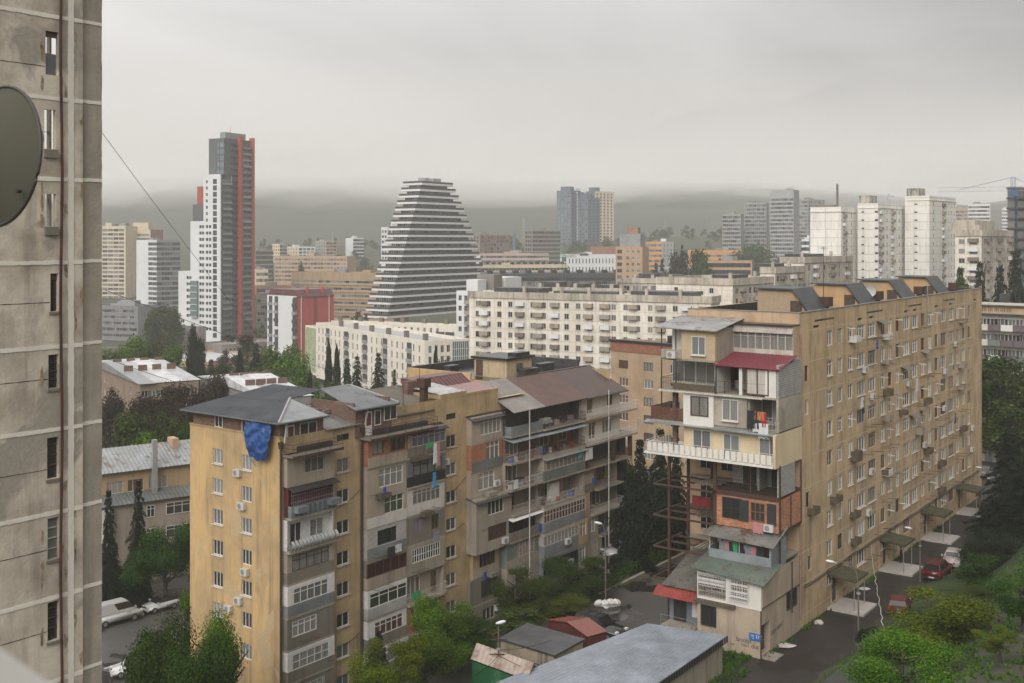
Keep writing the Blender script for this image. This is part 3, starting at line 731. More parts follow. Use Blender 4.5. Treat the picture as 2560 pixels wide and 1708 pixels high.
# roof stair houses
STAIR_Y = []
for i, x0 in enumerate((3.9, 18.2, 32.1, 46.6)):
    x1 = x0+4.2; y0 = .45; mb = MB()
    if i == 0: yl, yc = RB.ey(1894, x0), RB.ey(1982, x0)
    zt = 29.65; poly = [(y0, 27.05), (yc, zt), (yl, zt+.05), (yl, zr), (y0, zr)]
    hole = (1.55+1.6, 2.65+1.6, zr+.05, zr+2.0)
    mb.prism(poly, 'x', x0, x1)
    o = RB.part('stair_house', mb, plaster('stair_render', (.5, .32, .17), (.25, .17, .1), sc=.6, streak=.4, patch=(.4, .3, .2)))
    rm = MB(); rm.prism([(y0-.45, 26.92), (yc, zt+.06), (yl+.25, zt+.12), (yl+.25, zt+.26), (yc-.05, zt+.22), (y0-.45, 27.1)], 'x', x0-.3, x1+.5); rm.build('roof', ROOFSLOPE, o)
    dm = MB(); ya = (yc+y0)*.5+.55; dm.box(x0-.05, x0-.004, ya-.55, ya+.55, zr+.06, zr+2.0); dm.build('door', plain('old_door', (.07, .05, .035), .8, var=.4), o)
for (xz, yz) in ((993, 965), (1345, 915), (1632, 875), (1865, 843)):
    u = 1700+xz/2.733; x = RB.fx(u, .9); mb = MB(); mb.box(x-.25, x+.25, .6, 1.1, zr, 28.05); mb.box(x-.55, x+.55, .35, 1.35, 28.05, 28.95); RB.part('chimney', mb, RUST)
# ---- extension (local x negative towards the viewer)
XF = -5.2
def ey(u, xp=XF): return RB.ey(u, xp)
WHITE_R = plaster('white_render', (.66, .63, .58), (.45, .42, .38), sc=.8, streak=.25, grime=.4, bump=.6)
CREAM_R = plaster('cream_render', (.62, .5, .33), (.42, .33, .2), sc=.5, streak=.2, grime=.4, bump=.6)
GREY_R = plaster('grey_render', (.34, .3, .24), (.2, .17, .14), sc=.8, streak=.3, patch=(.43, .38, .31))
GREYB = brick('grey_block', (.34, .33, .31), (.2, .19, .18), .4, .2, .12, .02)
TANB = plaster('tan_stone', (.48, .375, .24), (.32, .25, .16), sc=1, streak=.2, bump=1.0)
REDB = brick('red_brick', (.42, .17, .09), (.3, .22, .16), .26, .09, .35, .012)
BLUEG = metalroof('blue_sheet', (.22, .25, .26), .45)
F = lambda k: 23.8-2.8*k
y56, y93, y115 = ey(1788), ey(1704), ey(1652)
def slab(k, ya, yb, xa=XF, mat=CONC, xb=-.02, t_=.18, zo=0, name='balcony_slab'):
    mb = MB(); mb.box(xa, xb, ya, yb, F(k)-t_+zo, F(k)+zo); return RB.part(name, mb, mat)
def exwall(name, mat, boxes, parent=None):
    mb = MB()
    for q in boxes: mb.box(*q)
    return mb.build(name, mat, parent or RB.root)
def ewin(u, v, w_, h_, xp=XF, **k):
    y = ey(u, xp); return window(RB.root, 'E', xp-.16, y, RB.zf(v, xp, y), w_, h_, **k)
def Z5(x, y): return 1500+x/3.92, 780+y/3.92
def Z6(x, y): return 1500+x/2.861, 1160+y/2.861
# F0: brick room, porch, glazed loggia
slab(0, y56, y115); slab(0, 0, y56-.02, -1.5)
o = exwall('loggia', TANB, [(XF, XF+.25, y56, y93, F(0), F(0)+2.75)])
exwall('side_wall', GREY_R, [(XF+.26, -.02, y56, y56+.2, F(0), F(0)+2.75)], o); exwall('porch_wall', WHITE_R, [(XF+1.6, XF+1.8, y93, y115-.3, F(0), F(0)+2.4), (XF+.26, XF+1.59, y93-.2, y93, F(0), F(0)+2.6)], o)
exwall('porch_parapet', GREY_R, [(XF, XF+.2, y93+.02, y115, F(0)-.2, F(0)+.75)], o)
ewin(*Z5(968, 332), 1.35, 1.65, gl=G_GREY, sill=F_WHITE); 
ya, yb = y56-.35, y115+.5
mb = MB(); mb.corr((XF-.55, ya, F(0)+2.62), (XF-.55, yb, F(0)+2.72), (.0, ya, F(0)+3.45), (0, yb, F(0)+3.5), .25, .015, 0, .07); RB.part('lean_to_roof', mb, metalroof('zinc_roof', (.25, .25, .25), .3, rust=(.13, .08, .05)))
mb = MB()
for y in (y115-.05, y93+.6): mb.tube([(XF+.05, y, F(2)), (XF+.05, y, F(0)+2.65)], .06, 5)
pieces(mb, 'steel_post', F_BLACK, RB.root)
xg = -1.5
exwall('loggia', plaster('peeling_white', (.5, .46, .42), (.3, .2, .13), sc=1.2, streak=.5, patch=(.33, .22, .14)), [(xg, -.02, 0, y56-.02, F(0), F(0)+.9), (xg-.25, -.02, 0, y56-.02, F(0)+2.35, F(0)+2.62), (xg-.1, -.02, 0, y56-.02, F(0)+2.62, F(0)+3.0)])
mb = MB(); mb.box(xg-.35, -.02, -.05, y56, F(0)+3.0, F(0)+3.12); RB.part('loggia_roof', mb, TAR)
mb = MB(); mb.face([(xg+.1, 0, F(0)+.9), (xg+.1, y56, F(0)+.9), (xg+.1, y56, F(0)+2.35), (xg+.1, 0, F(0)+2.35)])
o = RB.part('glazing', mb, G_CURT2); mb = MB()
for k in range(9): y = y56*k/8; mb.box(xg-.0, xg+.09, max(0, y-.05), y+.05, F(0)+.9, F(0)+2.35)
mb.box(xg+.02, xg+.09, 0, y56, F(0)+1.98, F(0)+2.03); mb.build('frame', F_OLD, o)
exwall('side_wall', TAN_E, [(xg, -.02, -.02, -.001, F(0)-.4, F(0)+3.0)])
mb = MB(); mb.box(xg-.3, -.02, -.12, y56, F(0)-.02+.0, F(0)+.12); RB.part('flashing', mb, ZINC)
# F1
slab(1, -.0, y115); zf = F(1)
o = exwall('loggia', WHITE_R, [(-1.5, -1.3, y56, y115-.5, zf, zf+2.6), (XF+.1, -1.51, y56-.1, y56+.1, zf, zf+2.6), (XF, XF+.25, .02, 1.0, zf, zf+2.3), (XF, XF+.25, ey(1855), ey(1850)+.1, zf, zf+2.5), (-1.5, -1.3, .1, y56-.2, zf, zf+2.5)])
exwall('side_wall', GREYB, [(XF+.02, -.02, -.2, -.0, zf-.1, zf+2.75)], o)
for (x, y, wd) in ((828, 640, 2.5), (1045, 640, 2.3)):
    u, v = Z5(x, y); yy = RB.ey(u, -1.5); window(RB.root, 'E', -1.66, yy, zf+1.25, wd, 2.1, gl=G_CURT2, fr=F_WHITE, n=2)
yy = ey(Z5(1540, 0)[0]); window(RB.root, 'E', XF-.1, yy, zf+1.25, 2.1, 2.3, gl=G_CURT, fr=F_BROWN, n=2, fw=.12)
yy = ey(Z5(1350, 0)[0], -1.5); window(RB.root, 'E', -1.66, yy, zf+1.4, .8, 1.3, gl=G_DARK, fr=F_BROWN, n=1)
mb = MB(); yw = ey(Z5(1240, 0)[0], -1.7); mb.box(-2.3, -1.6, yw-.7, yw+.7, zf+.01, zf+2.2); mb.box(-2.34, -2.301, yw-.02, yw+.02, zf+.1, zf+2.1)
tag(mb.build('wardrobe', plain('wardrobe_wood', (.12, .055, .03), .5), None), 'tall brown wooden wardrobe standing on the balcony under the dark red roof', 'wardrobe').matrix_world = RB.M
mb = MB(); mb.corr((XF-.3, -.35, F(0)-.4), (XF-.3, y56+.15, F(0)-.33), (-1.4, -.35, F(0)+.5), (-1.4, y56+.15, F(0)+.55), .22, .03, 0, .06); RB.part('lean_to_roof', mb, metalroof('red_sheet', (.17, .03, .04), .4))
for (ya, yb) in ((.95, y56-.9), (y56-.85, y56)):
    mb = MB(); rail_geo(mb, [(XF+.05, ya, zf), (XF+.05, yb, zf)], 1.05, .3); RB.part('railing', mb, F_BLACK)
mb = MB(); rail_geo(mb, [(XF, y56+.05, zf), (XF, y115, zf), (-1.4, y115, zf)], 1.0, .25); RB.part('railing', mb, F_BLACK)
mb = MB(); mb.box(XF-.02, XF+.05, y56+.1, y93+.9, zf+.05, zf+.6); RB.part('balcony_screen', mb, plain('cane', (.09, .065, .04), .9))
mb = MB(); mb.corr((XF-.35, 1.2, zf-.18), (XF-.35, y115+.2, zf-.18), (XF+.3, 1.2, zf-.05), (XF+.3, y115+.2, zf-.05), .22, .03, 0, .03); RB.part('balcony_edge', mb, PIPE_W)
mb = MB(); mb.box(XF-.06, XF+.04, y56-.12, y56-.02, F(2)+2.6, F(0)-.4); RB.part('steel_post', mb, F_BLACK)
# F2
zf = F(2); slab(2, 0, y115+.9); ya9 = ey(Z5(822, 0)[0]); y3 = ey(Z5(1118, 0)[0]); y2 = ey(Z5(1440, 0)[0])
o = exwall('loggia', WHITE_R, [(XF-.12, XF+.2, y3, ya9, zf-.35, zf+2.62), (XF+.21, -.5, ya9-.2, ya9, zf, zf+2.6)])
exwall('front_wall', GREY_R, [(XF, XF+.2, y2, y3-.01, zf-.1, zf+2.6), (XF+.21, -1.6, y2-.15, y2, zf, zf+2.6)], o)
exwall('side_wall', GREY_R, [(XF+.02, -.02, -.2, 0, zf-.1, zf+2.75)], o); exwall('back_wall', plain('pale_blue', (.33, .36, .4), .8), [(-2.5, -2.3, 0, y2-.2, zf, zf+2.6)], o)
ewin(*Z5(976, 925), 1.75, 1.75, xp=XF-.1, gl=G_CURT2, fr=F_BROWN, fw=.11); ewin(*Z5(1278, 962), 1.5, 1.85, gl=G_CURT2, sill=F_WHITE)
yy = RB.ey(Z5(1590, 0)[0], -2.5); window(RB.root, 'E', -2.66, yy, zf+1.3, 2.0, 1.9, gl=G_GREY, n=2)
mb = MB(); rail_geo(mb, [(XF-.15, .0, zf), (XF-.15, y2, zf)], 1.1, .28, .018); RB.part('railing', mb, F_OLD)
WOODR = plain('slat_wood', (.1, .04, .02), .6)
mb = MB(); yl = ey(1628)
for k in range(9): z = zf+.05+k*.125; mb.box(XF-.05, XF, ya9, yl, z, z+.1); mb.box(XF+.02, -1.5, yl-.05, yl, z, z+.1)
for y in (ya9+.05, (ya9+yl)/2, yl-.08): mb.box(XF+.003, XF+.06, y, y+.07, zf, zf+1.2)
RB.part('railing', mb, WOODR)
exwall('back_wall', WHITE_R, [(-2.0, -1.8, ya9, y115-1, zf, zf+2.6)])
mb = MB(); mb.box(XF+.7, XF+1.1, ya9+1.1, ya9+1.5, zf, F(1)-.18); RB.part('pillar', mb, plain('brown_paint', (.13, .085, .065), .7))
mb = MB(); mb.corr((XF-.5, y3, zf-.28), (XF-.5, yl+.5, zf-.28), (XF+.2, y3, zf-.1), (XF+.2, yl+.5, zf-.1), .2, .03, 0, .03); RB.part('balcony_edge', mb, ZINC)
mb = MB(); mb.corr((XF-.55, -.2, zf-.38), (XF-.55, y3, zf-.32), (XF+.2, -.2, zf-.14), (XF+.2, y3, zf-.12), .2, .03, 0, .03); RB.part('balcony_edge', mb, BLUEG)
# F3 cream storey with the long white balcony
zf = F(3); x3 = -5.0; xb = XF-1.0; slab(3, -.1, yl+.2, xb, WHITE_R)
o = exwall('loggia', CREAM_R, [(x3, x3+.25, .02, ya9+.1, zf, zf+2.45), (x3+.26, -.5, ya9-.1, ya9+.1, zf, zf+2.6)])
exwall('side_wall', CREAM_R, [(xb+.3, -.02, -.22, 0, zf-.25, zf+2.55)], o)
for (x, y, wd, hh) in ((1000, 1258, 1.75, 1.75), (1250, 1280, .75, 2.1), (1325, 1268, .85, 1.5), (1615, 1310, 1.0, 1.5), (1700, 1345, .7, 2.1)):
    u, v = Z5(x, y); yy = RB.ey(u, x3); window(RB.root, 'E', x3-.16, yy, zf+(1.35 if hh < 2 else 1.1), wd, hh, gl=G_GREY, n=2 if wd > 1.2 else 1)
mb = MB(); rail_geo(mb, [(xb+.1, -.05, zf), (xb+.1, yl, zf), (-1.5, yl, zf)], 1.0, 0, .015)
for k in range(22):
    y = yl*k/22
    mb.box(xb+.06, xb+.09, y+.02, y+yl/22-.12, zf+.08, zf+.88)
for k in range(8): x = xb+.5+k*.55; mb.box(x, x+.42, yl-.02, yl+.01, zf+.08, zf+.86)
RB.part('railing', mb, WHITE_R)
mb = MB(); mb.box(XF+.7, XF+1.1, ya9+1.1, ya9+1.5, zf, F(2)-.18); RB.part('pillar', mb, plain('brown_paint', (.13, .085, .065), .7))
mb = MB(); mb.tube([(XF-.9, y93, F(3)+2.6), (XF-.9, y93, F(2)-.2)], .03, 5); RB.part('steel_post', mb, F_OLD)
# F4 grey block storey, open steel frame on the left
zf = F(4); x4 = -5.0; y5 = ey(Z6(828, 0)[0], x4)
slab(4, -.1, y5, x4, RUST, t_=.28)
o = exwall('loggia', GREYB, [(-1.6, -1.4, 0, y5, zf, zf+2.6), (x4, -1.61, -.2, 0, zf, zf+2.6), (-3.4, -1.61, 2.3, 2.5, zf, zf+2.6)])
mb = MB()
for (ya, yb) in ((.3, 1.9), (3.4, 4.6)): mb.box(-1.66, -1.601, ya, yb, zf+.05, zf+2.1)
pieces(mb, 'opening', ROOM, o)  # dark panels on the back wall stand in for unlit doorways
mb = MB(); rail_geo(mb, [(x4+.05, 0, zf), (x4+.05, y5, zf)], 1.05, .16); RB.part('railing', mb, F_BLACK)
mb = MB(); mb.box(x4-.04, x4+.12, y5-.08, y5+.08, F(5)-2, F(3)); mb.box(x4+.0, x4+.12, 2.35, 2.47, zf, F(3)-.2); mb.box(x4-.06, x4+.1, -.3, -.16, F(6), F(3)-.1); pieces(mb, 'steel_post', RUST, RB.root)
mb = MB(); mb.box(-1.62, -1.604, .1, .7, zf+1.2, zf+1.9); mb.build('shutter', F_WOOD, o)
# brown steel frame carrying the left balconies, with bare floor frames
mb = MB()
posts = [(x4+.1, y5+.15), (x4+.1, ey(1672, x4)), (-1.2, ey(1672, x4)), (-1.2, y5+2.2)]
for (x, y) in posts: mb.box(x-.11, x+.11, y-.11, y+.11, 0, F(3)-.2)
for k in (4, 5, 6, 7):
    z = F(k)-.1; yl_ = ey(1655, x4)+.6
    mb.box(x4-.6, x4-.48, y5, yl_, z-.16, z); mb.box(x4-.48, -.1, yl_-.12, yl_, z-.16, z); mb.box(x4-.48, -.1, y5, y5+.12, z-.16, z); mb.box(-1.3, -1.18, y5+.12, yl_-.12, z-.16, z); mb.box(-3.3, -3.18, y5+.12, yl_-.12, z-.16, z)
RB.part('steel_frame', mb, RUST)
for k in (4, 5, 6, 7):
    mb = MB(); z = F(k); mb.box(-1.5+.3, -.02, y5+.3, RW-.5, z-.18, z)
    for j in range(6): mb.box(-4.4+rnd.uniform(-.3, .3), -1.6, y5+.4+j*.35, y5+.6+j*.35, z+.005, z+.045)
    RB.part('balcony_slab', mb, WOODBOX if k % 2 else CONC)
mb = MB(); mb.box(-1.2, -1.14, y5+.6, y5+4.2, F(5)+.05+.0, F(5)+1.0); RB.part('balcony_screen', mb, plain('red_board', (.2, .02, .025), .5))
ROOMW = []
for k in (4, 5, 6):
    for yy in (y5+1.2, y5+3.3): window(RB.root, 'E', -.18, yy, F(k)+1.4, 1.3, 1.7, gl=G_DARK, fr=F_OLD)
# F5 red brick
zf = F(5); o = exwall('loggia', REDB, [(x4, -.02, -.18, y5, zf-.25, zf+2.5)])
for (x, y, wd, hh, gl, fr, n) in ((1130, 325, 1.3, 1.6, G_DARK, F_WOOD, 3), (945, 300, 1.8, 1.8, G_DARK, F_BLACK, 2)):
    u, v = Z6(x, y); yy = RB.ey(u, x4); window(RB.root, 'E', x4-.17, yy, zf+1.35, wd, hh, gl=gl, fr=fr, n=n, tr=.5)
mb = MB(); yy = RB.ey(Z6(1130, 0)[0], x4)
for dy in (-1.25, 1.25): mb.box(x4-.12, x4-.02, yy+dy-.4, yy+dy+.4, zf+.4, zf+2.2)
pieces(mb, 'shutter', F_BLACK, o)
mb = MB(); mb.box(x4-.04, -.02, -.22, -.181, zf-.3, zf-.1); mb.box(-2.6, -2.45, -.24, -.181, zf-.1, zf+2.5); mb.box(-.25, -.1, -.24, -.181, zf-.25, zf+5.2); mb.box(x4-.06, x4-.001, -.1, y5, zf+2.4, zf+2.6); mb.build('steel_band', RUST, o)
# F6 blue loggia with laundry under a rusty corrugated roof
zf = F(6); x6 = -6.3; ya, yb = ey(Z6(1215, 0)[0], x6), ey(Z6(780, 0)[0], x6)
o = exwall('loggia', BLUEG, [(x6, x6+.08, ya, yb, zf-.3, zf+.75), (x6+.081, -3, ya-.08, ya, zf-.9, zf+1.9), (x6+.081, -3, yb, yb+.08, zf-.3, zf+.9)])
exwall('back_wall', CONC, [(-3.4, -3.2, ya, yb, zf, zf+2.2)], o); slab(6, ya, yb, x6)
mb = MB()
for y in (ya+.02, (ya+yb)/2, yb-.05): mb.tube([(x6+.05, y, zf), (x6+.05, y, zf+1.95)], .035, 5)
pieces(mb, 'post', PIPE_W, o)
mb = MB(); mb.corr((x6-.5, ya-.5, zf+1.75), (x6-.5, yb+.4, zf+1.95), (-3.6, ya-.5, zf+2.85), (-3.6, yb+.4, zf+2.9), .17, .025, 0, .03); RB.part('lean_to_roof', mb, metalroof('rusty_zinc', (.17, .165, .15), .5, rust=(.1, .06, .035)))
# base block F7-F8
x7 = -8.4; zf = F(7); e7 = lambda u: RB.ey(u, x7)
yA, yB, yC = 0, e7(Z6(900, 0)[0]), e7(Z6(697, 0)[0])
BASE = plaster('base_concrete', (.43, .345, .26), (.25, .2, .15), sc=.5, streak=.5, grime=.6)
bh = MB(); wall(bh, 'E', x7, 0, yC, 0, zf-.2, [(e7(Z6(832, 0)[0]), e7(Z6(720, 0)[0]), 1.75, 3.5)], .2)
wall(bh, 'F', 0, x7, 0, 0, zf+2.4, [(x7+.15, x7+1.9, .25, 2.7), (x7+5.4, x7+6.3, 2.5, 4.1), (x7+6.8, x7+7.7, 2.5, 4.1)], .6)
bh.face([(x7, yC, 0), (-.02, yC, 0), (-.02, yC, zf+2.4), (x7, yC, zf+2.4)]); bh.face([(x7, 0, zf-.2), (x7, yC, zf-.2), (-.02, yC, zf-.2), (-.02, 0, zf-.2)])
RB.part('base_storey', bh, BASE)
window(RB.root, 'E', x7, e7(Z6(776, 0)[0]), 2.62, e7(Z6(720, 0)[0])-e7(Z6(832, 0)[0])-.05, 1.7, gl=G_DARK, fr=F_BLACK, n=3, bars=1)
for x in (x7+5.85, x7+7.25): window(RB.root, 'F', 0, x, 3.3, .9, 1.6, gl=G_DARK, fr=F_BLACK, n=2, bars=1)
mb = MB(); mb.box(x7+.2, x7+1.85, .5, .55, .26, 2.68); RB.part('door', mb, plain('door_recess', (.07, .055, .04), .8))
o = exwall('loggia', WHITE_R, [(x7-.05, x7+.2, -.05, yB, zf-.25, zf+1.97), (x7-.05, x7+.2, yB, yC, zf-.25, zf-.02), (x7+1.6, x7+1.8, yB, yC, zf, zf+2.3), (x7-.05, x7+.1, yC-.08, yC, zf, zf+2.3)])
exwall('side_wall', BASE, [(x7+.21, -3.5, -.08, -.001, zf-.15, zf+2.0)], o)
mb = MB(); rail_geo(mb, [(x7, yB, zf), (x7, yC, zf)], .9, .14); RB.part('railing', mb, F_WHITE)
def lattice(mb, x, ya, yb, za, zb_):
    n = int((yb-ya)/.14)
    for k in range(n+1): y = ya+(yb-ya)*k/n; mb.box(x-.012, x+.012, y-.016, y+.016, za, zb_)
    for z in (za, za+(zb_-za)*.33, za+(zb_-za)*.66, zb_): mb.box(x-.013, x+.013, ya, yb, z-.02, z+.02)
    for k in range(n):
        for zc in (za+(zb_-za)*.2, za+(zb_-za)*.45, za+(zb_-za)*.8):
            y = ya+(yb-ya)*(k+.5)/n; mb.box(x-.03, x-.014, y-.05, y+.05, zc-.09, zc+.09)
mb = MB(); lattice(mb, x7-.08, yB+.05, yC-.1, zf+.95, zf+2.25); RB.part('window_grille', mb, F_WHITE)
yg = e7(Z6(1000, 0)[0]); window(RB.root, 'E', x7-.2, yg, zf+1.1, 1.5, 1.6, gl=G_BROWN, fr=F_OLD, n=3)
mb = MB(); lattice(mb, x7-.24, yg-.8, yg+.8, zf+.25, zf+1.95); RB.part('window_grille', mb, F_WHITE)
for (dy, gl) in ((.6, G_BROWN), (1.6, G_RED), (2.5, G_CURT)): window(RB.root, 'E', x7+1.45, yB+dy, zf+1.15, .8, 2.0, gl=gl, fr=F_WOOD, n=1)
mb = MB(); mb.corr((x7-.5, -.45, zf+1.95), (x7-.5, yC+.5, zf+2.4), (-5.0, -.45, zf+2.85), (-5.0, yC+.5, zf+3.1), .18, .025, 0, .04); RB.part('lean_to_roof', mb, metalroof('green_sheet', (.12, .145, .12), .5, rust=(.1, .075, .045)))
mb = MB(); mb.box(x7-.3, x7+.3, yB-.9, yC+.2, zf-.5, zf-.2); RB.part('balcony_slab', mb, WOODBOX)
mb = MB(); mb.tube([(x7-.03, -.03, 0), (x7-.03, -.03, zf-.25)], .06, 6); mb.tube([(x7+.1, -.06, zf-.1), (-.1, -.06, zf-.1)], .05, 5); mb.tube([(x7+6.5, -.08, 2.1), (x7+6.5, -.08, zf+2.3)], .05, 5); pieces(mb, 'drain_pipe', RUST, RB.root)
mb = MB(); mb.box(x7+.1, x7+1.9, -1.2, -.01, -.2, .12); mb.box(x7+.2, x7+1.8, -.005, .48, -.1, .24); RB.part('door_step', mb, CONC)
# writing: painted letters and the blue number plate
def text(s, size, mat, M, ext=.004, name='lettering', parent=None):
    c = bpy.data.curves.new(name, 'FONT'); c.body = s; c.size = size; c.extrude = ext
    o = bpy.data.objects.new(name+'_source', c); COL.objects.link(o)
    dg = bpy.context.evaluated_depsgraph_get(); me = bpy.data.meshes.new_from_object(o.evaluated_get(dg))
    COL.objects.unlink(o); bpy.data.objects.remove(o); me.materials.clear(); me.materials.append(mat)
    q = link(name, me, parent); q.matrix_local = M; return q
def on_E(x, y, z, tilt=0):   # text plane facing -x, reading direction -y
    return Matrix.Translation((x, y, z)) @ Matrix(((0, 0, -1, 0), (-1, 0, 0, 0), (0, 1, 0, 0), (0, 0, 0, 1))) @ Matrix.Rotation(tilt, 4, 'Z')
def on_F(x, y, z, tilt=0):
    return Matrix.Translation((x, y, z)) @ Matrix(((1, 0, 0, 0), (0, 0, -1, 0), (0, 1, 0, 0), (0, 0, 0, 1))) @ Matrix.Rotation(tilt, 4, 'Z')
GRAF = plain('graffiti_paint', (.06, .055, .05), .8)
def pE(x, y, xp=x7): u, v = Z6(x, y); yy = RB.ey(u, xp); return yy, RB.zf(v, xp, yy)
yy, zz = pE(975, 1265); text('boobs', .55, GRAF, on_E(x7-.006, yy, zz, .04), .003, 'graffiti', RB.root)
yy, zz = pE(1010, 1302); text('nu1 dus', .5, GRAF, on_E(x7-.006, yy, zz, .03), .003, 'graffiti', RB.root)
yy, zz = pE(930, 1290); text('me', .3, GRAF, on_E(x7-.006, yy, zz), .003, 'graffiti', RB.root)
xg_ = RB.fx(1860+700/10.455); text('GIOI  ABAZ', .5, GRAF, on_F(xg_, -.006, 1.3, .1), .003, 'graffiti', RB.root)
yy, zz = pE(1113, 1240); sg = thing('number_sign', 'blue house number plate reading 217 on the corner of the concrete base', 'sign'); sg.matrix_world = RB.M
mb = MB(); mb.box(x7-.05, x7-.01, yy-.55, yy+.55, zz-.3, zz+.3); mb.build('plate', plain('sign_blue', (.03, .14, .36), .4, var=.1), sg)
SW = plain('sign_white', (.75, .75, .75), .5, var=.05)
text('217', .36, SW, on_E(x7-.055, yy-.02, zz-.05), .003, 'lettering', sg)
mb = MB()
for k in range(3): mb.box(x7-.056, x7-.051, yy+.12, yy+.42-.08*k, zz+.12-.13*k, zz+.15-.13*k)
mb.build('small_print', SW, sg)
# blue-grey shed with the red awning, stair
sx = -8.2; yS0, yS1 = yC+.02, RB.ey(Z6(435, 0)[0], sx)
sh = thing('entrance_annex', 'blue grey shed with corrugated roof, red awning and concrete steps beside the tan block', 'shed'); sh.matrix_world = RB.M
mb = MB(); mb.box(sx+1.6, -.05, yS0, yS1, -.5, 4.1); mb.build('wall', plaster('blue_wall', (.17, .19, .22), (.11, .12, .13), sc=.8, streak=.4), sh)
mb = MB(); mb.corr((sx+.9, yS0+.0, 4.1), (sx+.9, yS1+.4, 4.1), (-.6, yS0, 6.2), (-.6, yS1+.4, 6.2), .2, .03, 0, .04); mb.build('roof', metalroof('asbestos', (.13, .12, .1), .8, rust=(.07, .06, .045)), sh)
mb = MB(); mb.corr((sx+.1, yS0-.05, 3.35), (sx+.1, yS1+.9, 3.35), (sx+1.1, yS0-.05, 4.0), (sx+1.1, yS1+.9, 4.0), .2, .03, 0, .03); mb.build('awning', metalroof('red_awning', (.25, .045, .035), .45), sh)
mb = MB(); yd = RB.ey(Z6(512, 0)[0], sx); mb.box(sx+1.52, sx+1.595, yd-.6, yd+.6, 1.0, 3.2); mb.build('door', F_BLACK, sh)
mb = MB(); yd2 = RB.ey(Z6(668, 0)[0], sx+1); mb.box(sx+1.52, sx+1.595, yd2-.4, yd2+.4, 1.6, 3.0); mb.build('window', F_WHITE, sh)
mb = MB(); mb.box(sx-.1, sx+1.59, yS1-3.0, yS1, .75, .95)
for k in range(5): mb.box(sx+.0, sx+1.3, yS1-3.0-.32*(k+1), yS1-3.0-.32*k, .02, .95-.18*(k+1)+.02)
mb.build('steps', CONC, sh)
mb = MB(); rail_geo(mb, [(sx-.05, yS1, .95), (sx-.05, yS1-3.0, .95)], .9, .8); rail_geo(mb, [(sx-.05, yS1-3.0, .95), (sx-.05, yS1-4.6, .05)], .9, .8); mb.build('railing', F_GREY, sh)
# ------------------------------------------------------------------ yellow ended block on the left, every balcony different
YEL = plaster('yellow_render', (.55, .37, .18), (.31, .23, .14), sc=.22, streak=.8, patch=(.5, .37, .22), grime=1.0, bump=.5)
YEL_F = plaster('yellow_render_dirty', (.45, .325, .18), (.24, .18, .11), sc=.35, streak=.7, grime=.9, bump=.5)
LB = Bld('apartment_block', 'yellow ended eight storey block with a blue tarpaulin and mismatched closed in balconies', 'apartment block', (-19.7, 94.3, -7.5), math.atan2(.7979, .6028))
LL, LW, LH = 52.6, 12.2, 25.0
G = lambda k: 21.0-2.8*k
def Y1(x, y): return 460+x/3.733, 880+y/3.733
def Y2(x, y): return 460+x/3.733, 1288+y/3.733
def Y3(x, y): return 880+x/3.5606, 880+y/3.5606
def Y4(x, y): return 880+x/3.5606, 1288+y/3.5606
LBW = []
for u, vs in ((544.5, (1141.2, 1215.5, 1292.5, 1369.7, 1448.7, 1525)), (616.5, (1157, 1236, 1314.5, 1393.8, 1471.5, 1550.5, 1629))):
    y = LB.ey(u); ww = LB.ey(u-12.5)-LB.ey(u+12.5)
    for i, v in enumerate(vs):
        LBW.append(dict(face='E', c=0, a=y, z=LB.zf(v, 0, y), w=ww, h=1.35, n=3, gl=rnd.choice((G_DARK, G_GREY, G_CURT2, G_CURT2)), fr=F_WHITE, sill=F_WHITE if rnd.random() < .7 else None, fw=.075))
S1, S2 = (5.9, 9.57), (20.8, 24.7)
for u, n in ((858, 8), (1128, 8)):
    a = LB.fx(u)
    for k in range(n): LBW.append(dict(face='F', c=0, a=a, z=21.55-2.79*k, w=1.55, h=1.25, n=2, gl=rnd.choice((G_DARK, G_GREY)), fr=F_WHITE if k not in (0,) else F_OLD, fw=.075, sill=F_OLD))
    LBW.append(dict(face='F', c=0, a=a, z=24.05, w=1.55, h=.6, n=2, gl=G_DARK, fr=F_BLACK))
hF = [(q['a']-q['w']/2, q['a']+q['w']/2, q['z']-q['h']/2, q['z']+q['h']/2) for q in LBW if q['face'] == 'F']
hE = [(q['a']-q['w']/2, q['a']+q['w']/2, q['z']-q['h']/2, q['z']+q['h']/2) for q in LBW if q['face'] == 'E']
mb = MB(); wall(mb, 'E', 0, 0, LW, 0, LH, hE, .18, 0)
wall(mb, 'F', 0, 0, S1[1]+.2, 0, LH, hF, .18, 1); wall(mb, 'F', 0, S1[1]+.2, 30.2, 0, 26, hF, .18, 1); wall(mb, 'F', 0, 30.2, LL, 0, 24.5, hF, .18, 1)
mb.face([(LL, 0, 0), (LL, 17, 0), (LL, 17, 26), (LL, 0, 26)], 1); mb.face([(0, LW, 0), (35, LW, 0), (35, LW, LH), (0, LW, LH)], 0)
mb.face([(0, .0, LH), (35, 0, LH), (35, LW, LH), (0, LW, LH)], 1)
mb.face([(35, 3, 0), (35, 17, 0), (35, 17, 26), (35, 3, 26)], 1); mb.face([(35, 17, 0), (LL, 17, 0), (LL, 17, 26), (35, 17, 26)], 1)
LB.part('wall', mb, [YEL, YEL_F])
many_windows(LB, LBW)
mb = MB(); mb.box(-.08, .3, -.05, LW+.05, LH+.003, LH+.12); LB.part('coping', mb, YEL_F)
RUSTPIPE = plain('drain_rust', (.055, .03, .022), .7, var=.4, nsc=3)
for x in (-.02, 9.62):
    mb = MB(); mb.tube([(x, -.16, 0), (x, -.16, 24.2)], .1, 7); mb.prism([(x-.22, 24.7), (x+.22, 24.7), (x+.1, 24.1), (x-.1, 24.1)], 'y', -.35, -.02); LB.part('drain_pipe', mb, RUSTPIPE)
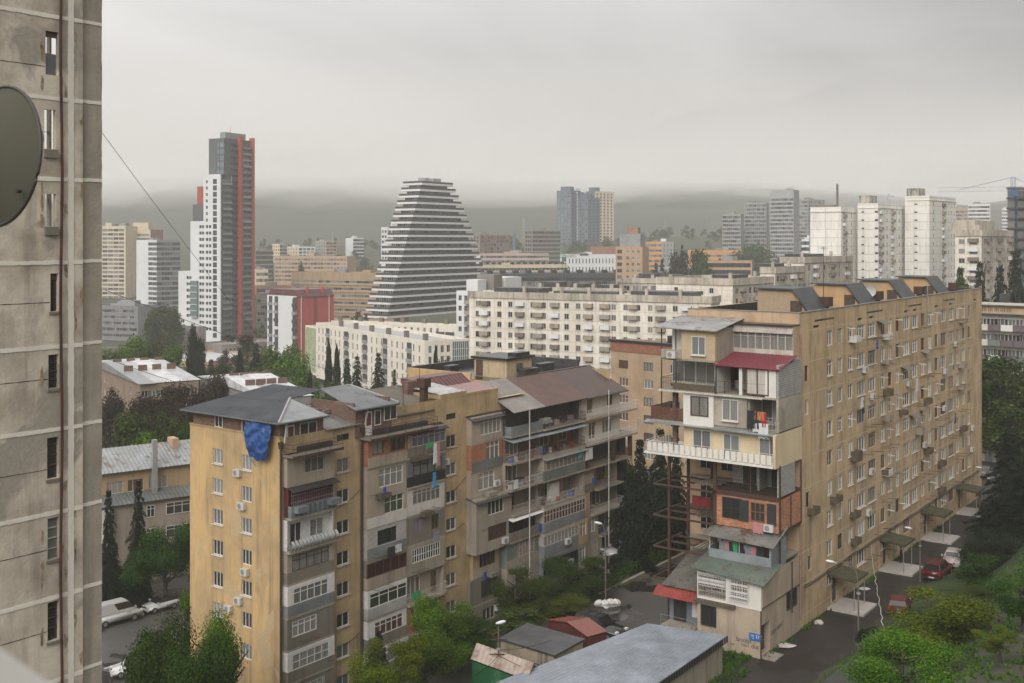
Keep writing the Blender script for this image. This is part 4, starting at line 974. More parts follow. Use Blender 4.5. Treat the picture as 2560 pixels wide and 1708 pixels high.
mb = MB(); mb.tube([(.35, -.5, 26.3), (.2, -.35, 24.6)], .07, 6); mb.tube([(10.1, -.5, 26.3), (9.9, -.3, 24.9)], .07, 6); pieces(mb, 'downpipe', PIPE_W, LB.root)
BRN = brick('brown_block', (.17, .105, .08), (.12, .085, .07), .42, .21, .2, .015)
WHITEB = brick('white_brick', (.42, .4, .37), (.25, .23, .2), .3, .12, .12, .015)
# rooftop rooms and metal roofs
RF = metalroof('dark_sheet', (.085, .09, .1), .35); RFL = metalroof('light_sheet', (.2, .205, .215), .35)
o = exwall('rooftop_room', BRN, [(.12, .35, .1, LW-.3, LH+.0, 26.45), (.36, 4.9, .1, .3, 23.6, 26.45), (4.9, 5.1, .1, 5, 24.2, 26.5)], LB.root)
for (x, y) in ((327, 632), (580, 690)):
    u, v = Y1(x, y); yy = LB.ey(u, .1); window(LB.root, 'E', .12-.17, yy, LB.zf(v, .1, yy)-.05, LB.ey(u-10)-LB.ey(u+10), 1.25, n=2)
a = LB.fx(Y1(1165, 0)[0]); window(LB.root, 'F', .1-.17, a, 25.3, 2.0, 1.35, n=2, gl=G_DARK)
a = LB.fx(Y1(1000, 0)[0])
def lowdoor(a, z, c, h=2.2):
    mb = MB(); mb.box(a-.42, a+.42, c-.06, c, z, z+h); mb.box(a-.3, a+.3, c-.066, c-.061, z+h*.42, z+h-.12, 1); o = LB.part('door', mb, [F_WHITE, G_BROWN])
lowdoor(a, 23.75, .1)
ez = lambda x: 26.4+.105*(x+.6)
def sheet(name, polys, mat, th=.09, rib=None):
    mb = MB()
    for poly in polys:
        mb.face(poly); q = [(x, y, z-th) for x, y, z in poly]; mb.face(list(reversed(q)))
        for i in range(len(poly)): j = (i+1) % len(poly); mb.face([poly[i], q[i], q[j], poly[j]])
    if rib:
        for (p, q) in rib: mb.tube([p, q], .045, 4)
    return LB.part(name, mb, mat)
X0, Y0, YR = -.7, -.7, 6.0
ribs = []
for k in range(44):
    y = Y0+13.4*k/43
    xe = 6.5*max(0, (y-Y0)/(YR-Y0)) + X0*(1-max(0, (y-Y0)/(YR-Y0))) if y < YR else 10.4
    ribs.append(((X0, y, ez(X0)+.01), (xe, y, ez(xe)+.01)))
sheet('end_roof', [[(X0, Y0, ez(X0)), (6.5, YR, ez(6.5)), (10.4, YR, ez(10.4)), (10.4, 12.7, ez(10.4)), (X0, 12.7, ez(X0))]], RF, rib=ribs)
ribs = []
for k in range(34):
    t_ = k/33; xe = X0+(5.0-X0)*t_; 
    xt = X0+(6.5-X0)*1.0
    # rib runs up-slope until the hip line
    yy = Y0+(YR-Y0)*max(0, min(1, (xe-X0)/(6.5-X0)))
    ribs.append(((xe, Y0, 26.4+.012), (xe, yy, 26.4+(yy-Y0)*.111+.012)))
sheet('front_roof', [[(X0, Y0, 26.4), (5.0, Y0, 26.4), (6.5, YR, ez(6.5))]], RFL, rib=ribs)
xa, xb_ = LB.fx(888.6, -.7), LB.fx(998, -.7)
ribs = [((xa+(xb_-xa)*k/30, -.7, 26.46), (10.4+(xb_-10.4)*k/30, YR, 27.58)) for k in range(31)]
sheet('front_roof', [[(xa, -.7, 26.45), (xb_, -.7, 26.45), (xb_+.2, YR, 27.57), (10.4, YR, 27.57)]], metalroof('mid_sheet', (.13, .135, .145), .33), rib=ribs)
sheet('rear_roof', [[(10.4, YR, 27.57), (xb_+.2, YR, 27.57), (xb_+.2, 12.7, 26.4), (10.4, 12.7, 26.4)]], RF)
mb = MB(); mb.tube([(X0, Y0, 26.43), (6.5, YR, ez(6.5)+.03)], .14, 5); mb.tube([(xb_, -.7, 26.5), (xb_+.2, YR, 27.6)], .1, 5); mb.tube([(10.4, YR, 27.6), (xb_+.2, YR, 27.62)], .1, 5); pieces(mb, 'ridge_cap', ZINC, LB.root)
mb = MB(); mb.tube([(X0-.05, Y0-.05, 26.33), (5.0, Y0-.05, 26.33)], .08, 6); mb.tube([(X0-.05, Y0, 26.33), (X0-.05, 12.7, 26.33)], .07, 6); mb.tube([(xa, -.76, 26.38), (xb_, -.76, 26.38)], .08, 6); pieces(mb, 'gutter', plain('gutter_green', (.06, .075, .07), .5), LB.root)
o = exwall('rooftop_room', BRN, [(xa+.6, xb_-.4, .0-.12, .12, 23.7, 26.45), (xa+.6, xa+.8, .13, 5.8, 24.5, 26.9), (xb_-.6, xb_-.4, .13, 6, 25, 27)], LB.root)
a = LB.fx(Y3(330, 0)[0]); window(LB.root, 'F', -.29, a, 25.55, 1.75, 1.35, n=2); a = LB.fx(Y3(217, 0)[0]); window(LB.root, 'F', -.29, a, 25.3, .85, 1.4, n=1); lowdoor(LB.fx(Y3(137, 0)[0]), 23.8, -.125)
# low metal roof over the stair well and rubble
sheet('well_roof', [[(5.2, -.25, 25.05), (9.6, -.25, 25.05), (10.4, 5.5, 26.1), (5.6, 5.5, 26.1)]], metalroof('old_zinc', (.17, .17, .16), .4, rust=(.1, .085, .06)))
mb = MB()
for k in range(10): x = 5.7+rnd.random()*4; y = 2+rnd.random()*3; mb.box(x, x+rnd.uniform(.3, 1.3), y, y+.25, 25.3+y*.15, 25.6+y*.15+rnd.random()*.3)
pieces(mb, 'masonry_stub', CONC_D, LB.root)
# corrugated brown roof, old zinc, red metal, stair head, chimney
ua = LB.fx(Y3(745, 0)[0], -.3)
mb = MB(); mb.corr((xb_+.1, -.25, 25.1), (ua, -.25, 25.1), (xb_+.1, 6, 26.9), (ua+2.2, 6, 26.9), .22, .03, 0, .06); LB.part('middle_roof', mb, metalroof('brown_asbestos', (.12, .1, .08), .8))
exwall('stair_head', YEL_F, [(S2[0], S2[1]+.2, -.02, 5, 25.95, 26.35)], LB.root)
mb = MB(); mb.corr((20.9, .0, 26.4), (24.9, .0, 26.4), (20.9, 6, 27.0), (24.9, 6, 27.0), .3, .03, 0, .06); LB.part('middle_roof', mb, metalroof('patched_zinc', (.36, .35, .34), .3, rust=(.2, .12, .1)))
mb = MB(); x = LB.fx(Y3(680, 0)[0], 0); mb.box(x-.3, x+.3, .3, .9, 24.9, 27.3); mb.box(x-.5, x+.5, .1, 1.1, 27.3, 28.2); LB.part('chimney', mb, RUST)
for (xx, yy) in ((495, 320), (555, 340)):
    x = LB.fx(Y3(xx, 0)[0], 4); mb = MB(); mb.box(x-.45, x+.45, 3.6, 4.4, 26, 27.5); LB.part('chimney', mb, BRN)
mb = MB(); mb.prism([(3.9, 26.2), (5.4, 27.2), (5.45, 27.3), (7, 27.35), (7, 26.2)], 'x', 22.6, 30.8); o = LB.part('red_dormer', mb, metalroof('oxide_sheet', (.13, .05, .045), .4))
mb = MB()
for k in range(14): x = 22.7+k*.6; mb.tube([(x, 3.9, 26.24), (x, 5.4, 27.24)], .03, 4)
mb.build('seam', RUST, o)
exwall('parapet', YEL_F, [(24.9, 30.2, -.04, .2, 25.9, 26.15)], LB.root)
mb = MB(); mb.corr((25.2, .2, 26.1), (30.2, .2, 26.1), (26, 4, 26.4), (31, 4, 26.4), .4, .02, 0, .04); LB.part('middle_roof', mb, metalroof('pink_sheet', (.25, .13, .12), .35))
# flat tarred roof with the plastered stair house
WETTAR = plain('wet_tar', (.018, .018, .02), .16, var=.6, nsc=.5)
zt = 26.0
mb = MB(); mb.face([(35.1, 3.2, zt+.02), (LL-.3, 3.2, zt+.02), (LL-.3, 16.8, zt+.02), (35.1, 16.8, zt+.02)]); LB.part('flat_roof', mb, WETTAR)
mb = MB(); mb.box(LL-.35, LL+.02, 4.5, 17.1, zt+.021, zt+.95); mb.box(35.1, LL-.36, 16.75, 17.1, zt+.021, zt+.8); mb.box(38, LL-.36, 3.2, 3.5, zt-.2, zt+.35); pieces(mb, 'parapet', TAR_G, LB.root)
mb = MB(); mb.box(34.7, 35.05, 7.5, 17.1, 24, zt+.7); LB.part('parapet', mb, YEL)
hx, hy = 37.7, 4.6; hy1, hx1 = LB.ey(1186, hx), LB.fx(1329, hy)
SH = plaster('cream_stair', (.5, .39, .25), (.3, .23, .15), sc=.8, streak=.9)
mb = MB(); mb.box(hx, hx1, hy, hy1, zt, zt+2.1); o = LB.part('stair_house', mb, SH)
mb = MB(); mb.box(hx-.35, hx1+.3, hy-.3, hy1+.3, zt+2.103, zt+2.35); mb.box(hx1-2.8, hx1-.1, hy+.2, hy+1.4, zt+2.351, zt+2.75); mb.build('roof', TAR, o)
mb = MB(); yy = LB.ey(Y3(1135, 0)[0], hx); mb.box(hx-.05, hx-.004, yy-.5, yy+.5, zt+.1, zt+1.9); mb.build('door', F_BROWN, o)
mb = MB(); xx = LB.fx(Y3(1490, 0)[0], hy); mb.box(xx-.6, xx+.6, hy-.05, hy-.004, zt+.7, zt+1.6); mb.build('window', G_GREY, o)
for (x, y, w_) in ((39.6, 3.4, 2.6), (45.5, 5.2, 2.6), (37.2, 12.6, 1.6)):
    mb = MB(); mb.box(x, x+w_, y, y+.9, zt+.022, zt+.8); mb.box(x-.1, x+w_+.1, y-.1, y+1, zt+.803, zt+.98); LB.part('roof_vent', mb, TAR_G)
# the long brown lean-to roof over the right half
ea = [Y3(1310, 525), Y3(1555, 485), Y3(1920, 410), Y3(2330, 335)]
BROWNS = metalroof('brown_sheet', (.10, .058, .048), .6)
xs_ = [30.2, 36.0, 44.4, 53.2]
for i, m_ in enumerate((metalroof('grey_corr', (.2, .18, .165), .6), BROWNS, metalroof('brown_sheet_plain', (.09, .06, .052), .6))):
    mb = MB(); mb.corr((xs_[i], -2.2, 23.65-.0), (xs_[i+1], -2.2, 23.65), (xs_[i], 3.4, 26.35), (xs_[i+1], 3.4, 26.35), .25 if i < 2 else .5, .035 if i < 2 else .008, 0, .06); LB.part('lean_to_roof', mb, m_)
mb = MB(); mb.tube([(44.3, -2.25, 23.55), (53.3, -2.25, 23.55)], .08, 6); LB.part('gutter', mb, plain('gutter_green', (.06, .075, .07), .5))
# ---- balconies
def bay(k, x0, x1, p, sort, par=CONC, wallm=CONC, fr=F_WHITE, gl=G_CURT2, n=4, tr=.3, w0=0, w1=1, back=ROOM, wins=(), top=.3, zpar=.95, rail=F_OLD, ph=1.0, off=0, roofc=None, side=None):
    z = G(k)+off; o = None; y = -p
    b = MB(); b.box(x0, x1, y, -.005, z-.2, z-.0); o = LB.part('balcony', b, CONC)
    if sort == 'glz':
        b = MB(); b.box(x0, x1, y, y+.12, z, z+zpar); b.box(x0, x0+.12, y+.121, -.005, z, z+zpar); b.build('parapet', par, o)
        if par.name.startswith('rib') or par.name.endswith('sheet'):
            b = MB()
            for q in range(int((x1-x0)/.16)): b.box(x0+.05+q*.16, x0+.1+q*.16, y-.025, y-.001, z+.04, z+zpar-.03)
            b.build('rib', par, o)
        xa, xb = x0+(x1-x0)*w0, x0+(x1-x0)*w1; zb = z+2.6-top
        b = MB(); b.box(x0, x1, y+.0, y+.12, zb, z+2.595)
        if xa > x0+.02: b.box(x0, xa, y, y+.12, z+zpar, zb)
        if xb < x1-.02: b.box(xb, x1, y, y+.12, z+zpar, zb)
        b.box(x0, x0+.12, y+.121, -.005, z+zpar, z+2.595); b.build('infill', wallm, o)
        window(LB.root, 'F', y-.04, (xa+xb)/2, (z+zpar+zb)/2, xb-xa-.02, zb-z-zpar, n=n, tr=tr, gl=gl, fr=fr, name='glazing', dep=.12)
    elif sort == 'wall':
        hs = [(x0+(x1-x0)*f-w/2, x0+(x1-x0)*f+w/2, z+zc-h/2, z+zc+h/2) for (f, zc, w, h, *_) in wins]
        b = MB(); wall(b, 'F', y, x0, x1, z, z+2.6, hs, .15); b.face([(x0, y, z), (x0, 0, z), (x0, 0, z+2.6), (x0, y, z+2.6)]); b.face([(x0, y, z+2.6), (x1, y, z+2.6), (x1, 0, z+2.6), (x0, 0, z+2.6)]); b.face([(x1, y, z), (x1, 0, z), (x1, 0, z+2.6), (x1, y, z+2.6)])
        b.build('infill', wallm, o)
        if par is not wallm:
            b = MB(); b.box(x0-.02, x1+.01, y-.04, y-.004, z-.1, z+.85); b.build('parapet', par, o)
        for (f, zc, w, h, nn, g_, f_, *q) in wins: window(LB.root, 'F', y, x0+(x1-x0)*f, z+zc, w, h, n=nn, tr=q[0] if q else .28, gl=g_, fr=f_, dep=.15, bars=q[1] if len(q) > 1 else 0)
    elif sort == 'open':
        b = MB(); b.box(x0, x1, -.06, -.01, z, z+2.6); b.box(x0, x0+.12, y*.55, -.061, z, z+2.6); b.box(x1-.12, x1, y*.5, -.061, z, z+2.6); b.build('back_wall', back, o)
        for (f, zc, w, h, nn, g_, f_, *q) in wins: window(LB.root, 'F', -.2, x0+(x1-x0)*f, z+zc, w, h, n=nn, tr=q[0] if q else 0, gl=g_, fr=f_)
        if par is None:
            b = MB(); rail_geo(b, [(x0+.03, -.05, z), (x0+.03, y+.04, z), (x1-.03, y+.04, z), (x1-.03, -.05, z)], ph, .16); b.build('railing', rail, o)
        else:
            b = MB(); b.box(x0, x1, y, y+.06, z, z+ph); b.box(x0, x0+.06, y+.061, -.07, z, z+ph); b.build('parapet', par, o)
    if roofc:
        b = MB(); b.corr((x0-.15, y-.45, z+2.3), (x1+.15, y-.45, z+2.3), (x0-.15, 0, z+2.75), (x1+.15, 0, z+2.75), .25, .025, 0, .05); b.build('canopy', roofc, o)
    return o
RIBG = metalroof('rib_grey_sheet', (.2, .21, .215), .5); RIBW = metalroof('rib_white_sheet', (.36, .35, .33), .5); RIBB = plaster('ribbed_concrete', (.38, .32, .245), streak=.7)
WASH = plaster('whitewash', (.56, .53, .48), (.36, .32, .27), sc=.7, streak=.4)
WPANEL = plain('white_panel', (.62, .6, .58), .5, var=.15); BLUEP = metalroof('blue_grey_panel', (.17, .19, .2), .5); GREENP = metalroof('green_grey_sheet', (.15, .17, .155), .5)
PLAS = plaster('bay_plaster', (.36, .3, .23), (.22, .18, .135), sc=.6, streak=.4); DRED = plain('dark_red_panel', (.06, .022, .02), .6, var=.3)
BLKP = plain('black_panel', (.02, .02, .02), .5); REDB2 = brick('bay_brick', (.36, .15, .085), (.2, .14, .1), .26, .09, .2, .01)
A0, A1 = .3, 5.75
bay(0, A0, A1, .6, 'wall', par=PLAS, wallm=PLAS, wins=((.58, 1.55, 2.3, 1.7, 3, G_GREY, F_OLD),))
bay(1, A0+.2, A1, .9, 'open', par=BLUEP, back=plain('red_cloth_wall', (.13, .02, .025), .8), roofc=metalroof('black_canopy', (.035, .03, .028), .5))
b_ = MB()
for q in range(26): x = A0+.25+q*.2; b_.box(x, x+.018, -.89, -.87, G(1)+1.0, G(1)+2.3)
for z in (1.3, 1.9): b_.box(A0+.2, A1, -.9, -.86, G(1)+z, G(1)+z+.03)
LB.part('window_grille', b_, STEEL)
for x in (.75, 4.6): b_ = MB(); b_.box(x, x+1.2, -1.5, -.92, G(1)+.45, G(1)+.95); LB.part('window_box', b_, BLUEP)
b_ = MB()
for q in range(9): b_.box(.9+q*.55, 1.15+q*.55, -.93, -.905, G(1)+.1, G(1)+.85)
pieces(b_, 'balcony_slat', plain('slate_panel', (.09, .1, .11), .5), LB.root)
bay(2, A0, A1, 1.0, 'open', par=None, back=WPANEL, rail=STEEL, ph=.5, wins=((.25, 1.2, 1.3, 1.9, 2, G_GREY, F_WHITE), (.7, 1.3, 1.6, 1.5, 2, G_CURT2, F_WHITE)))
b_ = MB()
for q in range(13):
    x = A0+.05+q*.42
    for i in range(5):
        t0, t1 = i/5*math.pi, (i+1)/5*math.pi; f_ = lambda t: (-1.0-.28*math.sin(t), G(2)+.9-.85*t/math.pi)
        (ya_, za_), (yb_, zb_) = f_(t0), f_(t1); b_.face([(x, ya_, za_), (x+.28, ya_, za_), (x+.28, yb_, zb_), (x, yb_, zb_)])
LB.part('balcony_slat', b_, metalroof('bright_zinc', (.4, .41, .42), .3))
bay(3, A0, A1, .6, 'glz', par=CONC_D, wallm=CONC, fr=F_BROWN, gl=G_CURT2, n=5, w0=.1, w1=.88)
bay(4, A0, A1, .65, 'glz', par=RIBG, wallm=WPANEL, fr=F_WHITE, gl=G_CURT2, n=5, w0=.12, w1=.86)
bay(5, A0, A1, .6, 'glz', par=CONC_D, wallm=CONC_D, fr=F_WHITE, gl=G_CURT2, n=4, w0=.1, w1=.62)
window(LB.root, 'F', -.64, A0+.75*(A1-A0), G(5)+1.62, 1.4, 1.33, n=2, tr=.3, gl=G_RED, name='glazing', dep=.12)
bay(6, A0, A1, .65, 'glz', par=CONC_D, wallm=WPANEL, fr=F_WHITE, gl=G_CURT2, n=5, tr=.5, w0=.1, w1=.88)
bay(7, A0, A1, .6, 'wall', par=CONC_D, wallm=CONC_D, wins=((.5, 1.6, 3.0, 1.2, 4, G_DARK, F_WHITE, 0, 1),))
B10, B11, B20, B21 = 9.9, 15.2, 15.25, 20.75
bay(0, B10, B11, .7, 'wall', par=RIBB, wallm=REDB2, wins=((.25, 1.65, 1.5, 1.3, 2, G_CURT2, F_BROWN, 0), (.75, 1.65, 2.0, 1.3, 3, G_DARK, F_BROWN, 0)))
bay(1, B10, B11, .6, 'wall', par=PLAS, wallm=PLAS, wins=((.6, 1.5, 3.3, 1.75, 4, G_CURT2, F_WHITE, .35),))
bay(2, B10, B11, .6, 'wall', par=WASH, wallm=PLAS, wins=((.68, 1.65, 2.6, 1.6, 3, G_GREEN, F_WHITE, .35),))
bay(3, B10, B11, .6, 'wall', par=RIBG, wallm=WHITEB, wins=((.5, 1.6, 2.6, 1.4, 4, G_DARK, F_BLACK, 0),))
bay(4, B10, B11, .6, 'glz', par=RIBB, wallm=CONC_D, fr=F_BROWN, gl=glassmat('panel_maroon', (.05, .016, .014), .4), n=5, tr=0)
bay(5, B10, B11, .65, 'glz', par=RIBW, wallm=WPANEL, fr=F_WHITE, gl=G_GREEN, n=4, tr=.3, w0=.05)
bay(6, B10, B11, .6, 'glz', par=CONC_D, wallm=WPANEL, fr=F_WHITE, gl=G_BROWN, n=5, tr=.3, w0=.18, w1=.9)
bay(7, B10, B11, .6, 'glz', par=CONC_D, wallm=WPANEL, gl=G_CURT2, n=4)
bay(0, B20, B21, .75, 'glz', par=CONC_D, wallm=PLAS, fr=F_OLD, gl=G_BLUE, n=6, tr=.3, w0=.1, roofc=TAR)
bay(1, B20, B21, .75, 'glz', par=BLKP, wallm=plain('grey_panel', (.13, .135, .14), .6), fr=F_BLACK, gl=G_CURT2, n=4, tr=.25, w0=.13, w1=.9)
bay(2, B20, B21, .6, 'glz', par=WASH, wallm=WASH, fr=F_OLD, gl=G_CURT2, n=6, tr=.25, w0=.15, w1=.88)
bay(3, B20, B21, .6, 'wall', par=CONC_D, wallm=CONC_D, wins=((.3, 1.55, 1.1, 1.5, 2, G_BLUE, F_WOOD, 0), (.75, 1.55, 1.1, 1.5, 2, G_GREEN, F_WOOD, 0)))
bay(4, B20, B21, .6, 'glz', par=CONC, wallm=CONC, fr=F_WHITE, gl=G_DARK, n=12, tr=.5, w0=.13, w1=.88)
bay(5, B20, B21, 1.0, 'open', par=None, back=CONC, rail=F_OLD, wins=((.25, 1.3, 2.0, 1.9, 3, G_BROWN, F_WHITE), (.8, 1.1, .8, 2.1, 1, G_DARK, F_WOOD)))
bay(6, B20, B21, .6, 'wall', par=REDB2, wallm=REDB2, wins=((.16, 1.8, .65, .6, 1, G_DARK, F_WHITE, 0), (.62, 1.5, 2.6, 1.7, 4, G_CURT2, F_WHITE, .3)))
bay(7, B20, B21, .6, 'glz', par=CONC_D, wallm=WPANEL, gl=G_CURT2, n=4)
C10, C11, C20, C21 = 24.9, 30.1, 30.15, 35.9
bay(0, C10, C11, .7, 'wall', par=PLAS, wallm=PLAS, wins=((.62, 1.5, 3.5, 1.75, 5, G_CURT2, F_WHITE),), roofc=TAR)
bay(1, C10, C11, .7, 'wall', par=GREENP, wallm=REDB2, wins=((.68, 1.65, 2.2, 1.85, 3, G_CURT2, F_WHITE),))
bay(2, C10, C11, .6, 'wall', par=PLAS, wallm=PLAS, wins=((.5, 1.4, 2.7, 1.8, 3, G_CURT2, F_WHITE),))
bay(3, C10, C11+.8, 1.3, 'wall', par=CONC, wallm=CONC, wins=((.55, 1.5, 2.7, 1.55, 4, G_GREEN, F_WHITE, 0),), roofc=TAR_G)
bay(4, C10, C11+.3, 1.3, 'wall', par=CONC, wallm=CONC, wins=((.65, 1.6, 3.2, 1.5, 4, G_BROWN, F_BLACK, 0),))
bay(5, C10+.6, C11-.2, .4, 'wall', par=PLAS, wallm=YEL_F, wins=((.55, 1.5, 2.7, 1.5, 4, G_DARK, F_WOOD, 0),))
bay(6, C10, C11, .5, 'wall', par=CONC_D, wallm=CONC_D, wins=((.6, 1.4, 2.6, 1.6, 3, G_CURT2, F_BLACK, 0, 1),))
bay(7, C10, C11, .5, 'wall', par=CONC_D, wallm=CONC_D, wins=((.6, 1.4, 2.0, 1.3, 3, G_DARK, F_OLD, 0),))
JUNK = plain('brick_back', (.17, .09, .06), .9, var=.4)
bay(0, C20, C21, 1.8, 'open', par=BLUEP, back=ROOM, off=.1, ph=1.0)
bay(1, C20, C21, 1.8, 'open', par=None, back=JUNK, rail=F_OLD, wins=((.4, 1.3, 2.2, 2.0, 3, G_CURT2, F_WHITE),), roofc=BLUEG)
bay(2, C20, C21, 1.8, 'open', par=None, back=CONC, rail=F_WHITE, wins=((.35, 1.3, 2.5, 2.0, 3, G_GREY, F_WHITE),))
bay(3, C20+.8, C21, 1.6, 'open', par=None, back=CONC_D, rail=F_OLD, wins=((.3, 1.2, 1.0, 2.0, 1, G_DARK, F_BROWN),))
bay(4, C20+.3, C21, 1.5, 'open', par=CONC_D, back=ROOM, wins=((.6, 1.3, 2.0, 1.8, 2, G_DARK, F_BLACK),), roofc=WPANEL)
bay(5, C20, C21, 1.2, 'wall', par=plain('cream_par', (.3, .26, .2), .8), wallm=GREENP, wins=((.6, 1.6, 3.2, 1.6, 6, G_BROWN, F_OLD, 0, 1),))
bay(6, C20, C21, 1.2, 'wall', par=CONC, wallm=CONC, wins=((.4, 1.4, 2.0, 1.5, 3, G_DARK, F_OLD, 0, 1),))
bay(7, C20, C21, 1.2, 'wall', par=CONC_D, wallm=CONC_D)
D0, D1 = 36.0, 44.2
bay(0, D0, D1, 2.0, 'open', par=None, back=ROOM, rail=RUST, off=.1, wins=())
bay(1, D0, D1, 1.9, 'open', par=None, back=JUNK, rail=RUST, roofc=BLUEG, wins=((.3, 1.4, 1.8, 1.6, 2, G_CURT2, F_WHITE), (.75, 1.4, 1.8, 1.6, 2, G_BROWN, F_OLD)))
bay(2, D0, D1, 1.9, 'glz', par=GREENP, wallm=PLAS, fr=F_OLD, gl=G_CURT2, n=9, tr=.3, w0=.06, w1=.97, zpar=1.05, roofc=RIBG)
bay(3, D0, D1, 1.9, 'open', par=None, back=CONC, rail=F_OLD, wins=((.22, 1.4, 3.0, 1.9, 4, G_GREEN, F_OLD), (.86, 1.3, 1.2, 2.0, 1, G_DARK, F_BROWN)))
bay(4, D0, D1, 1.9, 'glz', par=RIBG, wallm=F_OLD, fr=F_OLD, gl=G_BROWN, n=14, tr=.4)
bay(5, D0, D1-1.4, 1.9, 'glz', par=RIBG, wallm=F_OLD, fr=F_OLD, gl=G_CURT2, n=10, tr=0, zpar=1.2)
bay(6, D0, D1-1.4, 1.9, 'glz', par=plain('blue_dark_panel', (.06, .065, .075), .5), wallm=BLUEP, fr=F_BLACK, gl=G_DARK, n=8, tr=0, zpar=.8)
bay(7, D0, D1, 1.7, 'wall', par=CONC_D, wallm=CONC_D)
bay(5, D1-1.3, D1+.6, 1.9, 'wall', par=YEL_F, wallm=YEL, wins=((.5, 1.5, 1.2, 1.6, 2, G_CURT, F_WHITE),)); bay(6, D1-1.3, D1+.3, 1.9, 'wall', par=CONC, wallm=CONC, wins=((.5, 1.5, 1.1, 1.6, 2, G_TEAL, F_WHITE),))
E0, E1 = 44.3, 52.6
PINK = plain('pink_wall', (.33, .25, .21), .8); WHC = WASH
bay(0, E0, E1, 1.4, 'wall', par=WHC, wallm=WHC, off=.2, wins=((.2, 1.3, 1.3, 1.9, 1, G_BROWN, F_OLD, 0), (.72, 1.6, 1.2, 1.5, 2, G_BROWN, F_BROWN, 0)))
bay(1, E0, E1, 1.4, 'wall', par=WHC, wallm=WHC, wins=((.26, 1.3, 1.5, 2.0, 2, G_DARK, F_WHITE, 0), (.66, 1.4, 2.2, 1.7, 3, G_GREY, F_WHITE, 0)))
for k, off in ((0, .2), (1, 0)):
    b_ = MB(); z = G(k)+off; b_.box(E0, 55.4, -2.3, -1.41, z-.2, z-.003); b_.box(52.7, 55.4, -1.409, 6, z-.2, z-.003); o = LB.part('balcony', b_, CONC)
    b_ = MB(); rail_geo(b_, [(E0, -2.25, z), (55.35, -2.25, z), (55.35, 5, z)], 1.0, .22); b_.build('railing', F_WHITE, o)
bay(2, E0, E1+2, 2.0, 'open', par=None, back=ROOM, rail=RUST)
for x in (45.0, 50.5, 54.4): b_ = MB(); b_.box(x-.2, x+.2, -1.95, -1.55, G(2), G(1)-.2); LB.part('pillar', b_, F_BROWN)
bay(3, E0, E0+2.4, 1.5, 'wall', par=CONC_D, wallm=PLAS); bay(3, E0+2.5, E1, 2.0, 'open', par=None, back=PLAS, rail=F_BLACK, wins=((.6, 1.3, 1.6, 1.9, 2, G_BROWN, F_BROWN),))
bay(4, E0-1.4, E0+1.5, 1.5, 'wall', par=YEL_F, wallm=YEL_F, wins=((.5, 1.5, 1.5, 1.6, 2, G_CURT2, F_WHITE),)); bay(4, E0+1.6, E1, 2.0, 'open', par=None, back=CONC_D, rail=F_OLD, wins=((.5, 1.3, 1.8, 1.9, 2, G_GREY, F_WHITE),))
bay(5, E0+.65, E0+3.2, 1.6, 'wall', par=CONC, wallm=CONC, wins=((.5, 1.5, 1.1, 1.6, 2, G_CURT2, F_WHITE),)); bay(5, E0+3.3, E1+.8, 2.0, 'open', par=None, back=CONC_D, rail=RUST, wins=((.5, 1.2, 1.5, 2.1, 2, G_GREY, F_WHITE),))
bay(6, E0+.4, E0+4, 1.6, 'wall', par=PLAS, wallm=PLAS, wins=((.55, 1.4, 1.3, 1.7, 2, G_BROWN, F_OLD, 0, 1),)); bay(6, E0+4.1, E1+1, 2.0, 'open', par=PLAS, back=PLAS, wins=((.4, 1.5, 1.3, 1.5, 2, G_DARK, F_BROWN),))
bay(7, E0, E1, 1.5, 'wall', par=PLAS, wallm=PLAS, wins=((.5, 1.5, 3.6, 1.6, 5, G_CURT2, F_OLD, 0, 1),))
for (u, v0, v1, xx, yy) in ((1324, 1022, 1440, 36, -2.1), (1522, 975, 1520, 53.5, -2.3)):
    x = LB.fx(u, yy); b_ = MB(); b_.tube([(x, yy, 1.5), (x, yy, LB.zf(v0, x, yy))], .07, 6); LB.part('downpipe', b_, PIPE_W)
# roof level balconies with rusty rails
for (x0, x1, z) in ((.1, 5.9, 23.6), (9.4, 18.6, 23.75)):
    b_ = MB(); b_.box(x0, x1, -1.6, -.13, z-.18, z); o = LB.part('balcony', b_, CONC_D)
    b_ = MB()
    pts = [(x0, -.15, z), (x0, -1.55, z), (x1, -1.55, z), (x1, -.15, z)]
    for p, q in zip(pts[:-1], pts[1:]):
        for h in (.3, .6, .95): b_.tube([(p[0], p[1], z+h), (q[0], q[1], z+h)], .02, 4)
    for q in range(5):
        x = x0+(x1-x0)*q/4; b_.tube([(x, -1.55, z-.2), (x, -1.55, z+.95)], .028, 4)
    b_.box(x0-.02, x1+.02, -1.66, -1.605, z-.24, z); b_.build('railing', RUST, o)
    b_ = MB(); b_.box(x0+1.6, x1-.3, -.6, -.25, z+.005, z+.5); b_.build('tar_roll', TAR, o)
